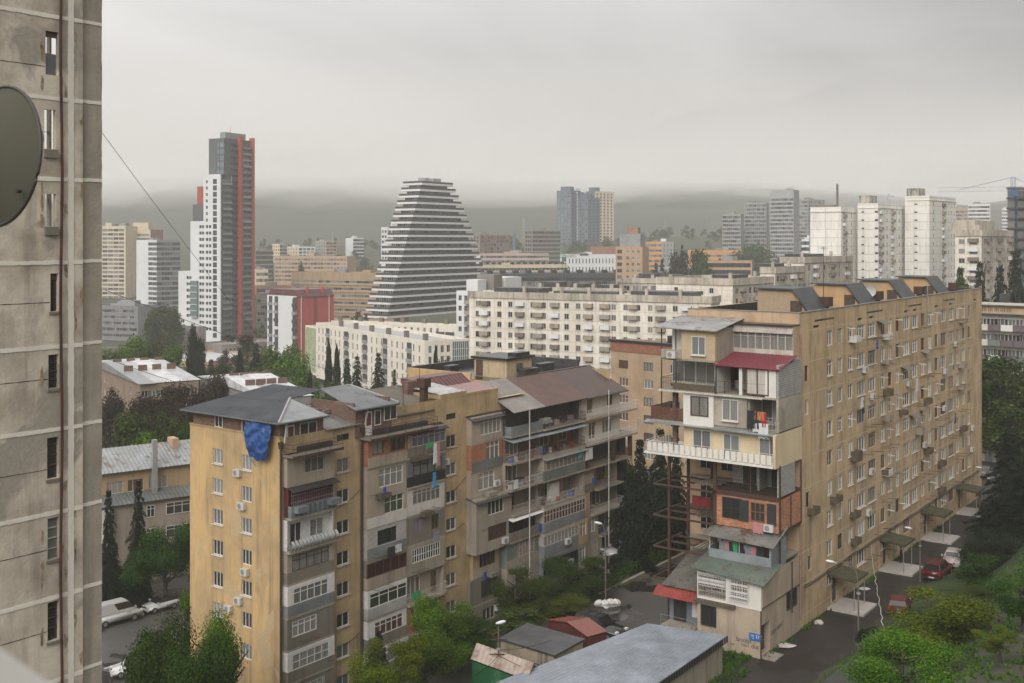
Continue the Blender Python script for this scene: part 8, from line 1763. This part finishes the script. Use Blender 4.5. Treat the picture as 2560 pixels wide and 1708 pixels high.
# scooter
p = pz(2487, 1149, 0); sc = thing('motor_scooter', 'white and dark motor scooter parked before the garage house', 'scooter', (p.x, p.y, .02), R(200))
for x in (-.62, .62): mb = MB(); mb.tube([(x, -.06, .25), (x, .06, .25)], .25, 14); mb.build('wheel', TYRE, sc)
mb = MB(); mb.prism([(-.75, .35), (-.8, .75), (-.1, .7), (.05, .35), (.35, .3), (.45, .95), (.58, .95), (.72, .4), (.4, .2), (-.4, .2)], 'y', -.17, .17); mb.build('body', paint('paint_white', (.5, .5, .5)), sc)
mb = MB(); mb.box(-.75, 0, -.15, .15, .72, .84); mb.build('saddle', PLAST, sc); mb = MB(); mb.tube([(.45, -.3, 1.05), (.5, 0, 1.0), (.45, .3, 1.05)], .025, 6); mb.build('handlebar', PLAST, sc)
# ------------------------------------------------------------------ street lamps
POLE = plain('pole_rust', (.14, .115, .095), .7, var=.35, nsc=2); LHEAD = plain('lamp_head', (.6, .6, .6), .4, var=.1)
def lamp(label, ub, vb, zb, uh, vh, arm=True, r=.08):
    b = pz(ub, vb, zb); h = px(uh, vh, b.y); t = thing('street_lamp', label, 'street lamp', (b.x, b.y, zb), 0, 'street lamps'); dx, H_ = h.x-b.x, h.z-zb
    mb = MB()
    if arm: mb.tube([(0, 0, 0), (0, 0, H_*.75), (dx*.08, 0, H_*.9), (dx*.35, 0, H_*.985), (dx*.8, 0, H_)], [r, r*.8, r*.6, r*.5, r*.45], 7)
    else: mb.tube([(0, 0, 0), (0, 0, H_*.94), (dx*.9, 0, H_)], [r, r*.7, r*.5], 7)
    mb.build('pole', POLE, t); mb = MB(); mb.ell((dx, 0, H_), (.42, .17, .12), 10, 6, M=Matrix.Rotation(R(12 if arm else -50) if dx < 0 else R(-15), 3, 'Y')); mb.build('lamp_head', LHEAD, t, True)
    mb = MB(); mb.box(-.14, .14, -.14, .14, H_*.66, H_*.68); mb.build('bracket', STEEL, t); return t
lamp('tall street lamp with curved arm nearest to the first entrance canopy', 2146, 1645, 0, 2076, 1404)
lamp('street lamp with rusty pole between the second and third entrance canopies', 2300, 1455, 0, 2271, 1320)
lamp('street lamp beside the dark blue car at the far end of the lane', 2478, 1275, 0, 2447, 1169)
lamp('street lamp standing behind white bags at the edge of the yard', 1514, 1522, -.7, 1496, 1308)
lamp('rusty post with white lamp head rising beside the green walled garage', 1246, 1760, -.3, 1252, 1556, False, .07)
mb = MB(); b = pz(1246, 1760, -.3)
for z in (3.4, 4.5): mb.box(b.x-.65, b.x+.65, b.y-.14, b.y-.10, z, z+.08)
tag(mb.build('cross_arms', RUST), 'two rusty cross arms for wires on the post by the green walled garage', 'cross arms')
# white bags
p = pz(1518, 1530, -.5)
for i, (dx, dy, s) in enumerate(((-.8, 0, .55), (-.2, -.25, .6), (.35, 0, .6), (.85, .1, .55))):
    mb = MB(); mb.ell((0, 0, s*.5), (s*.7, s*.6, s*.62), 11, 7, jit=.3); o = mb.build('rubbish_bag', plain('bag_white', (.55, .53, .51), .5, var=.2), None); o.location = (p.x+dx, p.y+dy, ground(p.x, p.y)); tag(o, ('white rubbish bag left of all at the lamp post', 'white rubbish bag second from left at the lamp post', 'white rubbish bag third from left at the lamp post', 'white rubbish bag right of all at the lamp post')[i], 'rubbish bag', 'white bags at the lamp')
# litter
for (u, v, lb, s) in ((1965, 1618, 'torn white sheet lying on the kerb by the concrete base', .8), (2048, 1560, 'pale stone lying in the green weeds by the wall', .4), (2160, 1475, 'broken pale rubble by the first entrance step', .6), (2452, 1512, 'grey concrete log lying on the grassy bank', .5)):
    p = pz(u, v, 0 if u < 2400 else 3.2); mb = MB(); r_ = random.Random(u); mb.ell((0, 0, .1), (s, s*.7, .12 if s > .5 else .25), 9, 5, jit=.25); o = mb.build('litter' if s > .5 else 'stone', plain('litter_white', (.5, .47, .42), .7)); o.location = (p.x, p.y, max(p.z, ground(p.x, p.y))); tag(o, lb, 'litter' if s > .5 else 'stone')
# person at the second entrance: one skinned body, clothes dark
def person(label, u, v, z, face):
    p = pz(u, v, z); t = thing('person', label, 'person', (p.x, p.y, z), face)
    J = [(0, 0, .92), (0, .0, 1.2), (0, .02, 1.42), (0, .03, 1.52), (.09, 0, .88), (.1, .02, .48), (.1, -.02, .09), (.1, .12, .04), (-.09, 0, .88), (-.1, .05, .49), (-.1, .03, .09), (-.1, .17, .04), (.19, .02, 1.4), (.24, .0, 1.13), (.16, .16, .98), (-.19, .02, 1.4), (-.25, .0, 1.13), (-.2, .1, .9)]
    Ed = [(0, 1), (1, 2), (2, 3), (0, 4), (4, 5), (5, 6), (6, 7), (0, 8), (8, 9), (9, 10), (10, 11), (2, 12), (12, 13), (13, 14), (2, 15), (15, 16), (16, 17)]
    rad = [.15, .15, .15, .06, .1, .075, .055, .04, .1, .075, .055, .04, .075, .055, .04, .075, .055, .04]
    me = bpy.data.meshes.new('body'); me.from_pydata(J, Ed, []); o = link('body', me, t); me.materials.append(plain('dark_clothes', (.015, .015, .017), .9))
    md = o.modifiers.new('skin', 'SKIN'); 
    for i, r in enumerate(rad): me.skin_vertices[0].data[i].radius = (r, r*.85)
    me.skin_vertices[0].data[0].use_root = True; sd = o.modifiers.new('sub', 'SUBSURF'); sd.levels = 2; sd.render_levels = 2
    mb = MB(); mb.ell((0, .05, 1.63), (.085, .1, .12), 12, 9); mb.ell((0, .15, 1.62), (.015, .025, .02), 6, 4); mb.build('head', plain('skin', (.3, .18, .12), .6), t, True)
    mb = MB(); mb.ell((0, .03, 1.67), (.093, .105, .1), 12, 8); mb.build('hair', F_BLACK, t, True)
    for s in (-1, 1):
        mb = MB(); h = Vector((s*.18, .17 if s > 0 else .1, .95 if s > 0 else .86)); mb.ell(h, (.03, .02, .05), 8, 6)
        for k in range(4): mb.tube([h+Vector((s*(-.018+.012*k), 0, -.04)), h+Vector((s*(-.02+.013*k), .012, -.075-.006*(k % 3))), h+Vector((s*(-.02+.013*k), .025, -.095))], .008, 5)
        mb.tube([h+Vector((-s*.025, .01, -.01)), h+Vector((-s*.045, .025, -.04))], .009, 5); mb.build('hand', plain('skin', (.3, .18, .12), .6), t, True)
    return t
person('person in dark clothes standing on the pale step under the second entrance canopy', 2253, 1408, .22, 1.2)
# ------------------------------------------------------------------ things hung on the walls
ACW = plain('ac_white', (.5, .48, .45), .5, var=.12)
def ac(b, face, c, a, z, label, s=1):
    x, y, zz = facept(face, c, a, -.22, z); t = thing('air_conditioner', label, 'air conditioner', b.P(x, y, zz), b.ang+FROT[face], 'air conditioners on the walls')
    mb = MB(); mb.box(-.42*s, .42*s, -.17, .17, -.3*s, .3*s); mb.build('casing', ACW, t)
    mb = MB(); mb.tube([(-.1*s, -.172, 0), (-.1*s, -.18, 0)], .23*s, 14); mb.build('fan_grille', F_GREY, t)
    mb = MB(); [mb.box(x_-.02, x_+.02, -.16, .21, -.3*s-.05, -.3*s-.003) for x_ in (-.3*s, .3*s)]; mb.build('bracket', F_GREY, t)
for (q, lb) in (((515, 1125, 1), 'air conditioner on the yellow end wall below the blue tarpaulin, topmost of its column'), ((555, 1435, 1), 'air conditioner on the yellow end wall, second from the top'), ((583, 527, 2), 'air conditioner on the yellow end wall, third from the top'), ((523, 795, 2), 'large air conditioner low on the yellow end wall just above the leafy tree'), ((432, 870, 2), 'air conditioner on the yellow end wall half hidden by the leafy tree')):
    u, v = (Y1 if q[2] == 1 else Y2)(q[0], q[1]); y = LB.ey(u); ac(LB, 'E', 0, y, LB.zf(v, 0, y), lb)
for (x, y, z3, yo, lb) in ((820, 975, 3, 0, 'air conditioner on the yellow stair wall beside the black balcony'), (1275, 1165, 3, -.7, 'air conditioner beside the white window right of the second stair wall'), (1350, 222, 4, -1.3, 'air conditioner at the corner of the dark glazed balcony'), (1285, 815, 4, -.5, 'air conditioner low behind the thin sparse tree'), (1910, 230, 4, -1.9, 'air conditioner on the narrow cream wall of the striped balconies'), (1930, 415, 4, -1.9, 'air conditioner above the round tree beside the dark glazing')):
    u, v = (Y3 if z3 == 3 else Y4)(x, y); a = LB.fx(u, yo); ac(LB, 'F', yo, a, LB.zf(v, a, yo), lb)
u, v = Z5(712, 418); y = RB.ey(u, XF); ac(RB, 'E', XF, y, RB.zf(v, XF, y), 'air conditioner under the open porch of the tan stone room'); u, v = Z6(1215, 457); y = RB.ey(u, x4); ac(RB, 'E', x4, y, RB.zf(v, x4, y), 'air conditioner on the red brick loggia')
for i, (x, y, s_) in enumerate(((622, 703, 7), (682, 912, 7), (965, 810, 7), (1253, 715, 7), (1335, 500, 7), (1245, 1003, 7), (1468, 1160, 7), (1463, 1328, 7), (672, 1500, 7), (592, 345, 8), (1090, 1290, 7))):
    u, v = (1960+x/3.137, 700+y/3.137) if s_ == 7 else (1960+x/2.862, 1160+y/2.862); a = RB.fx(u); z = RB.zf(v, a)
    k = int((26.6-z)/2.8)
    ac(RB, 'F', 0, a, z, 'air conditioner on tan facade, %s storey from roof, %s' % (('top', 'second', 'third', 'fourth', 'fifth', 'sixth', 'seventh', 'eighth', 'lowest')[min(8, max(0, k))], 'near the viewer' if a < 14 else 'by the second entrance' if a < 24 else 'near the third entrance' if a < 38 else 'towards the far end' if a < 50 else 'at the far corner')+(' under wide window' if i in (1, 4) else ''))
CLC = {n: plain('cloth_'+n, c, .95, var=.15) for n, c in dict(white=(.55, .55, .55), black=(.02, .02, .022), blue=(.03, .07, .3), red=(.3, .02, .03), green=(.03, .3, .1), teal=(.05, .3, .3), pink=(.4, .18, .18), grey=(.2, .2, .22), orange=(.4, .15, .06), cyan=(.04, .25, .45)).items()}
def cloth(b, face, c, a, z, w_, h, colr, label, name='laundry'):
    mb = MB(); n = 7
    r_ = random.Random(int(a*100+z*10))
    for i in range(n+1):
        for j in range(4): mb.v.append(facept(face, c, a-w_/2+w_*i/n, -.03+.06*math.sin(i*2.1+j*.5)*(j/3+.2), z-h*j/3*(1+(.12 if i % 3 == 0 else 0))))
    for i in range(n):
        for j in range(3): k = i*4+j; mb.f.append((k, k+4, k+5, k+1)); mb.m.append(0)
    o = mb.build(name, CLC[colr], None, True); o.matrix_world = b.M; return tag(o, label, 'laundry', 'washing hung outside')
def clothP(b, face, c, u, v, w_, h, colr, label):
    if face == 'F': a = b.fx(u, c); z = b.zf(v, a, c)
    else: a = b.ey(u, c); z = b.zf(v, c, a)
    return cloth(b, face, c, a, z, w_, h, colr, label)
for (x, y, w_, h, cl, lb) in ((730, 468, .5, .9, 'blue', 'blue towel hanging on a rack below the top storey of the tan facade'), (613, 920, .8, 1.0, 'white', 'white shirt on a rack under the fourth storey windows of the tan facade'), (622, 945, .5, 1.2, 'black', 'black trousers beside the white shirt on the tan facade'), (1042, 770, .7, 1.4, 'white', 'white and blue towel on the fourth storey of the tan facade'), (1343, 1042, .5, 1.2, 'black', 'black garment on a rack towards the far end of the tan facade'), (1338, 1038, .5, .7, 'grey', 'grey garment beside the black one towards the far end'), (1330, 668, .5, .5, 'blue', 'small blue cloth on a rack on the third storey at the far end')):
    clothP(RB, 'F', -.8, 1960+x/3.137, 700+y/3.137, w_, h, cl, lb)
for i, (x, y, w_, h, cl, lb) in enumerate(((1480, 965, .7, 1.5, 'black', 'dark blue jeans leftmost on the balcony line beside the grey rendered wall'), (1525, 970, .7, 1.5, 'black', 'black garment second on the balcony line'), (1570, 980, 1.0, .7, 'orange', 'orange brown towel in the middle of the balcony line'), (1605, 990, .5, 1.2, 'red', 'red garment right of the orange towel'), (1525, 1092, .5, .7, 'white', 'white bag hanging on the balcony railing'), (1600, 1095, .9, 1.2, 'white', 'white towel hanging over the balcony railing'))):
    u, v = Z5(x, y); clothP(RB, 'E', XF-.25, u, v, w_, h, cl, lb)
for i, (x, y, w_, h, cl) in enumerate(((880, 545, .7, 1.0, 'grey'), (910, 550, .5, 1.0, 'pink'), (935, 558, .5, 1.1, 'black'), (965, 565, .5, 1.1, 'green'), (1010, 572, .7, 1.1, 'black'), (1055, 582, .7, 1.1, 'grey'), (1100, 592, .5, 1.0, 'pink'), (1145, 598, .7, 1.2, 'black'))):
    u, v = Z6(x, y); clothP(RB, 'E', -6.0, u, v, w_, h, cl, ('grey', 'pinkish', 'black', 'green', 'second black', 'dark grey', 'second pinkish', 'last black')[i]+' garment drying in the blue metal loggia under the rusty roof')
u, v = Z6(1130, 418); clothP(RB, 'E', x4-.3, u, v, .9, .9, 'pink', 'pink cloth drying below the brick loggia window')
for (x, y, zz, yo, w_, h, cl, lb) in ((690, 805, 3, -1.6, .9, .5, 'green', 'green cloth on the rack beside the blue curtained glazing'), (740, 810, 3, -1.6, .5, 1.9, 'white', 'long white garment hanging beside the yellow stair wall'), (768, 805, 3, -1.6, .5, 2.2, 'pink', 'pale pink garment hanging beside the long white one'), (733, 1070, 3, -1.5, .5, 1.4, 'cyan', 'bright blue garment before the black balcony'), (290, 1200, 3, -1.4, .4, .6, 'blue', 'small blue cloth under the white windows of the middle bay'), (350, 280, 4, -1.4, 1.0, .9, 'black', 'dark washing under a plastic sheet on the middle bay'), (400, 262, 4, -1.3, 1.2, .7, 'white', 'transparent white plastic sheet on the middle bay'), (752, 140, 4, -1.4, .9, .9, 'grey', 'grey checked blanket on the middle bay beside the stair wall'), (2030, 862, 3, -2.1, .6, 1.0, 'teal', 'teal towel on the open balcony with pillars'), (2110, 855, 3, -2.1, 1.5, 1.3, 'white', 'white blanket with red pattern on the open balcony with pillars'), (2150, 1120, 3, -2.2, .7, .6, 'blue', 'blue cloth on the far balcony below the pillars'), (1675, 85, 4, -2.1, .6, .7, 'blue', 'blue cloth on the long ribbed balcony'), (1460, 1140, 3, -1.9, .7, .9, 'white', 'white washing on the white railed balcony'), (1775, 740, 3, -1.5, .5, 1.2, 'black', 'dark coat hanging in the brick backed balcony'), (570, 680, 4, -1.1, 1.2, .7, 'green', 'green and white clothes on the balcony above the brick infill'), (1183, 505, 4, -.7, .5, .8, 'blue', 'blue cloth above the barred window')):
    u, v = (Y3 if zz == 3 else Y4)(x, y); clothP(LB, 'F', yo, u, v, w_, h, cl, lb)
# things standing on balconies
for (x, y, zz, yo, lb, nm, mt) in ((1790, 1230, 3, -.9, 'white wardrobe standing on the open balcony of the left block', 'wardrobe', WPANEL), (1490, 1120, 3, -1.5, 'dark covered table on the white railed balcony', 'table', F_BLACK), (1695, 600, 3, -1.0, 'heap of pale junk on the attic balcony under the brown roof', 'junk_heap', WASH)):
    u, v = (Y3 if zz == 3 else Y4)(x, y); a = LB.fx(u, yo); z = LB.zf(v, a, yo); mb = MB()
    if nm == 'wardrobe': mb.box(a-.8, a+.8, yo-.3, yo+.3, z-1.1, z+.9); mb.box(a-.01, a+.01, yo-.315, yo-.301, z-1, z+.85)
    elif nm == 'table': mb.box(a-.6, a+.6, yo-.3, yo+.3, z-.1, z); [mb.box(a+i*.5-.03, a+i*.5+.03, yo-.25, yo-.19, z-.8, z-.101) for i in (-1, 1)]
    else:
        for k in range(7): q = a-.9+k*.3; mb.box(q, q+.5, yo-.4, yo+.2, z-.5, z-.2+.3*((k*7) % 3)/2)
    o = mb.build(nm, mt); o.matrix_world = LB.M; tag(o, lb, nm.replace('_', ' '))
r_ = random.Random(21)
for (x0, x1, k, y) in ((C20, C21, 1, -1.3), (D0, D1, 1, -1.3), (C20, C21, 2, -1.3), (D0, D1, 3, -1.3), (E0+2.5, E1, 5, -1.2), (D0, D1, 0, -1.2)):
    nn = 5
    for i in range(nn):
        a = x0+.6+(x1-x0-1.2)*i/nn; s = r_.uniform(.25, .5); mb = MB(); z = G(k)+(.1 if k == 0 else 0)+.005
        if i % 2: mb.tube([(a, y, z), (a, y, z+s*1.3)], [s*.5, s*.42], 9)
        else: mb.box(a-s*.6, a+s*.6, y-.25, y+.25, z, z+s*1.5); mb.box(a-s*.65, a+s*.65, y-.28, y+.28, z+s*1.5, z+s*1.5+.05)
        o = mb.build('barrel' if i % 2 else 'storage_box', (WOODBOX, CLC['blue'], F_OLD, RUST, CLC['grey'], CLC['red'])[(i+k) % 6]); o.matrix_world = LB.M
        tag(o, '%s %s %s on the %s' % (('first', 'second', 'third', 'fourth', 'fifth')[i], ('wooden', 'blue', 'pale', 'rusty', 'grey', 'red')[(i+k) % 6], 'barrel' if i % 2 else 'box', {(C20, 1): 'junk balcony under the blue canopy', (D0, 1): 'brick backed junk balcony', (C20, 2): 'white railed balcony', (D0, 3): 'wardrobe balcony', (E0+2.5, 5): 'lower end balcony', (D0, 0): 'attic balcony'}[(x0, k)])+', from the left', 'barrel' if i % 2 else 'box', 'clutter on the balconies')
# blue tarpaulin
from mathutils import noise as mnoise
mb = MB(); nx, nz2 = 26, 20
ya, yb = LB.ey(Y1(600, 0)[0], -.3), LB.ey(Y1(835, 0)[0], -.3)
for i in range(nx+1):
    for j in range(nz2+1):
        t_, s = i/nx, j/nz2; wd = 1-.18*s+.08*math.sin(s*4); c0 = .5+.02*s; y = ya+(yb-ya)*(c0+(t_-.5)*wd)
        zt_ = 26.25-.1*t_; L_ = 2.75+.45*math.sin(t_*3.1)+.12*math.sin(t_*17); z = zt_-L_*s
        out = -.42-.3*math.sin(s*2.6)-.34*abs(mnoise.noise((t_*3.2+s*2, s*2.2-t_*2, .3)))-.2*abs(mnoise.noise((t_*7-s*3, s*6+t_*4, 1.7)))-.09*mnoise.noise((t_*17, s*15, 4))
        mb.v.append((out, y, z))
for i in range(nx):
    for j in range(nz2): k = i*(nz2+1)+j; mb.f.append((k, k+1, k+nz2+2, k+nz2+1)); mb.m.append(0)
tp_ = tag(mb.build('tarpaulin', plain('tarp_blue', (.012, .06, .21), .4, var=.2), None, True), 'crumpled blue tarpaulin hanging from the eave over the yellow end wall', 'tarpaulin'); tp_.matrix_world = LB.M
mb = MB(); mb.tube([(-.4, ya-.1, 23.6), (-.35, ya-.3, 23.0), (-.3, ya-.9, 22.4)], .05, 4); mb.build('loose_strip', MATS['tarp_blue'], tp_)
# dishes and aerials
def dish_(label, b, x, y, z, r=.55, az=200, col='dish_white'):
    t = thing('satellite_dish', label, 'satellite dish', b.P(x, y, z), R(az), 'satellite dishes on roofs'); mb = MB(); n = 18
    for i in range(5):
        for j in range(n): q = r*i/4; a = 6.283*j/n; mb.v.append((q*math.cos(a), .25*r*(i/4)**2, r+.5+q*math.sin(a)+0*i))
    for i in range(4):
        for j in range(n): j2 = (j+1) % n; mb.f.append((i*n+j, i*n+j2, (i+1)*n+j2, (i+1)*n+j)); mb.m.append(0)
    mb.build('reflector', plain(col, (.5, .49, .46), .5, var=.1), t, True); mb = MB(); mb.tube([(0, -.05, 0), (0, -.05, r+.5)], .04, 6); mb.tube([(0, 0, .55), (0, r*.9, r+.3)], .015, 4); mb.build('mast', STEEL, t)
a = RB.fx(2180); dish_('white satellite dish on the tan roof between the second and third stair houses', RB, RB.fx(1700+1305/2.733, 1.2), 1.2, 27.9, .55, 150)
def aerial(label, b, x, y, z, h, tv=True):
    t = thing('roof_aerial', label, 'aerial', b.P(x, y, z), b.ang, 'aerials on roofs'); mb = MB(); mb.tube([(0, 0, 0), (0, 0, h)], [.045, .02], 5); mb.build('mast', RUST, t)
    mb = MB(); [mb.tube([(-.7+.1*k, 0, h-.15*k), (.7-.1*k, 0, h-.15*k)], .014, 4) for k in range(3)]; mb.tube([(0, -.6, h-.1), (0, .6, h-.1)], .014, 4); mb.build('cross_bars', RUST, t)
x = RB.fx(1700+980/2.733, 3); aerial('tall rusty aerial beside the second stair house of the tan roof', RB, x, 3, 27, RB.zf(420+540/2.733, x, 3)-27)
x = RB.fx(1700+1140/2.733, 6); aerial('thin leaning aerial behind the second stair house of the tan roof', RB, x, 6, 27, RB.zf(420+445/2.733, x, 6)-27)
x = LB.fx(Y3(455, 0)[0], 1); aerial('aerial with wires on the brown corrugated roof', LB, x, 1, 25.3, LB.zf(880+230/3.56, x, 1)-25.3); x = LB.fx(Y3(600, 0)[0], 6); aerial('low aerial behind the chimneys of the left block', LB, x, 6, 26.5, 2.2)
# ------------------------------------------------------------------ wires
def wire(label, pts, r, sag=0, n=14):
    mb = MB(); P = []
    for p, q in zip(pts[:-1], pts[1:]):
        for k in range(n): t_ = k/n; P.append(Vector(p).lerp(Vector(q), t_)-Vector((0, 0, sag*4*t_*(1-t_))))
    P.append(Vector(pts[-1])); mb.tube(P, r, 4); return tag(mb.build('overhead_wire', F_BLACK), label, 'wire', 'overhead wires')
wire('wire running from the near tower down across the stepped tower to the dark hip roof', [px(250, 325, 41), px(785, 992, 106)], .012, .6)
wire('wire crossing low in front of the red and white slab', [px(262, 725, 41), px(1060, 985, 128)], .012, .5); wire('wire crossing the plum coloured thicket', [px(262, 895, 41), px(700, 1000, 100)], .01, .5)
wire('stay wire slanting from the lamp behind the white bags up across the gap', [pz(1516, 1520, -.7), px(1745, 1100, 100)], .025, .1)
q = [px(2160, 1160+330/2.862, 128), px(2175, 1330, 118), px(2185, 1425, 105), px(2198, 1510, 92), px(2222, 1650, 76)]
mb = MB(); P = []
for a_, b_ in zip(q[:-1], q[1:]):
    for k in range(14): P.append(a_.lerp(b_, k/14)+Vector((rnd.uniform(-.09, .09), 0, rnd.uniform(-.05, .05))))
mb.tube(P, .03, 4); tag(mb.build('hanging_cable', PIPE_W), 'frayed white cable hanging from the facade across the lane to the bank', 'cable')
for i, (a_, b_) in enumerate((((1245, 1640), (1180, 1690)), ((1248, 1640), (1420, 1705)), ((1246, 1625), (1380, 1600)))): wire(('short wire from the rusty post down to the left', 'short wire from the rusty post to the garage door side', 'short wire from the rusty post to the tar roofed garage')[i], [px(*a_, 80), px(*b_, 84)], .02, .2)
# ------------------------------------------------------------------ cranes and pylons
def truss(mb, p, q, w_, n, r=.06):
    p, q = Vector(p), Vector(q); d = (q-p).normalized(); a = d.cross(Vector((0, 0, 1)) if abs(d.z) < .9 else Vector((1, 0, 0))).normalized(); b = d.cross(a); C = [a*w_/2+b*w_/2, a*w_/2-b*w_/2, -a*w_/2-b*w_/2, -a*w_/2+b*w_/2]
    for c in C: mb.tube([p+c, q+c], r, 4)
    for k in range(n):
        u_, v_ = p.lerp(q, k/n), p.lerp(q, (k+1)/n)
        for i in range(4): mb.tube([u_+C[i], v_+C[(i+1) % 4]], r*.6, 3, cap=False)
GREENC = plain('crane_green', (.03, .14, .09), .5); BLUEC = plain('crane_blue', (.07, .12, .22), .5); WHC2 = plain('crane_white', (.5, .5, .5), .5)
def crane(label, u, v0, vtop, D, jib, cjib, mt, vj, w_=1.6, jm=None, rise=True):
    b = px(u, v0, D); top = px(u, vtop, D); jz = px(u, vj, D).z; t = thing('tower_crane', label, 'crane', (b.x, b.y, b.z), 0, 'tower cranes'); o = Vector(b)
    mb = MB(); truss(mb, (0, 0, 0), (0, 0, jz-b.z), w_, int((jz-b.z)/2)+1, D/7000); mb.build('mast', mt, t)
    mb = MB(); truss(mb, (0, 0, jz-b.z), (0, 0, top.z-b.z), w_*.6, 4, D/7000); mb.build('apex', mt, t)
    for (uu, vv, dD, nm) in ((jib[0], jib[1], jib[2], 'jib'), (cjib[0], cjib[1], cjib[2], 'counter_jib')):
        e = px(uu, vv, D+dD)-o; mb = MB(); truss(mb, (0, 0, jz-b.z), e, w_*.7, 16, D/8000); mb.build(nm, jm or mt, t)
        mb = MB(); mb.tube([(0, 0, top.z-b.z), e*.7+Vector((0, 0, (jz-b.z)*.3))], .06, 4); mb.build('tie', mt, t)
    mb = MB(); mb.box(-1, 1, -1.2, 1.2, jz-b.z-2.4, jz-b.z-.3); mb.build('cab', mt, t)
crane('green tower crane over the dark sheds in the middle of the city', 1410, 705, 606, 520, (1330, 637, 20), (1438, 640, -5), GREENC, 641)
crane('blue tower crane mast beside the dark unfinished tower', 2533, 560, 443, 345, (2343, 475, 0), (2620, 470, 5), BLUEC, 472, 1.8, WHC2)
crane('pale thin crane on top of the tallest far grey tower', 1970, 500, 468, 1120, (1878, 476, 0), (1985, 466, 0), WHC2, 474, 2.0)
crane('faint crane showing above the middle white panel tower', 2222, 510, 484, 900, (2160, 492, 0), (2235, 491, 0), WHC2, 492, 1.6)
def pylon(label, u, vb, vt, D):
    b, t_ = px(u, vb, D), px(u, vt, D); H_ = t_.z-b.z; t = thing('power_pylon', label, 'pylon', b, 0, 'power pylons'); mb = MB(); PM = F_GREY
    for k in range(6):
        z0, z1 = H_*k/6, H_*(k+1)/6; w0, w1 = H_*.16*(1-k/6.3), H_*.16*(1-(k+1)/6.3)
        for sx in (-1, 1):
            for sy in (-1, 1): mb.tube([(sx*w0/2, sy*w0/2, z0), (sx*w1/2, sy*w1/2, z1)], .3, 3); mb.tube([(sx*w0/2, sy*w0/2, z0), (-sx*w1/2, sy*w1/2, z1)], .18, 3)
    mb.build('tower', PM, t); mb = MB()
    for f in (.62, .76, .9): mb.tube([(-H_*.16, 0, H_*f), (H_*.16, 0, H_*f)], .28, 3)
    mb.build('cross_arm', PM, t)
pylon('power pylon on the hill behind the concrete shell', 1309, 600, 545, 1250); pylon('power pylon right of the blue towers', 1664, 576, 530, 1500); pylon('power pylon on the knoll before the far grey cluster', 1775, 574, 532, 1500); pylon('slim mast on the ridge above the long tan block', 832, 608, 582, 1010)
mb = MB(); b = px(1286, 650, 800); mb.tube([b, px(1286, 590, 800)], [1.4, .9], 8); mb.tube([px(1286, 590, 800), px(1286, 572, 800)], [.9, .1], 8); tag(mb.build('chimney_stack', plain('stack_blue', (.1, .14, .2), .6)), 'thin bluish pointed stack left of the concrete shell', 'stack')
# ------------------------------------------------------------------ air
def volmat(name, dens, col, aniso=0):
    m = bpy.data.materials.new(name); m.use_nodes = True; t = m.node_tree; t.nodes.clear()
    o = t.nodes.new('ShaderNodeOutputMaterial'); v = t.nodes.new('ShaderNodeVolumePrincipled')
    v.inputs['Color'].default_value = (*col, 1); v.inputs['Density'].default_value = dens; v.inputs['Anisotropy'].default_value = aniso
    t.links.new(v.outputs[0], o.inputs['Volume']); return m
mb = MB(); mb.box(-9000, 9000, -300, 9000, -60, 108)
kind(mb.build('haze', volmat('haze_air', .00027, (.9, .885, .86))), 'stuff')
# low cloud deck that swallows the hill tops, denser with height
def cloud(zb, amp, ph, dens, seed, ztop):
    mb = MB(); nx, ny = 170, 60; X0c, X1c, Y0c, Y1c = -6800+seed*30, 5200+seed*30, 1150+seed*40, 7200
    def cb(x, y): return max(109.5, zb+amp*(.6*fnoise(x*.8+ph, y*.45+ph)+.6*fnoise(x*2.9+ph*3+y*.8, y*1.3-x*.5)))
    for top in (0, 1):
        for j in range(ny+1):
            for i in range(nx+1):
                x = X0c+(X1c-X0c)*i/nx; y = Y0c+(Y1c-Y0c)*j/ny
                mb.v.append((x, y, ztop if top else cb(x, y)))
    N = (nx+1)*(ny+1)
    for top in (0, 1):
        for j in range(ny):
            for i in range(nx):
                a = top*N+j*(nx+1)+i; q = (a, a+1, a+nx+2, a+nx+1); mb.f.append(q if top else tuple(reversed(q))); mb.m.append(0)
    ring = [i for i in range(nx+1)]+[j*(nx+1)+nx for j in range(1, ny+1)]+[ny*(nx+1)+i for i in range(nx-1, -1, -1)]+[j*(nx+1) for j in range(ny-1, 0, -1)]
    for k in range(len(ring)):
        a, b_ = ring[k], ring[(k+1) % len(ring)]; mb.f.append((a, b_, N+b_, N+a)); mb.m.append(0)
    kind(mb.build('cloud', volmat('cloud_air', dens, (.995, .985, .975))), 'stuff')
cloud(120, 40, 0, .00028, 0, 226); cloud(142, 50, 700, .0004, 1, 232); cloud(170, 54, 1900, .0008, 2, 244)
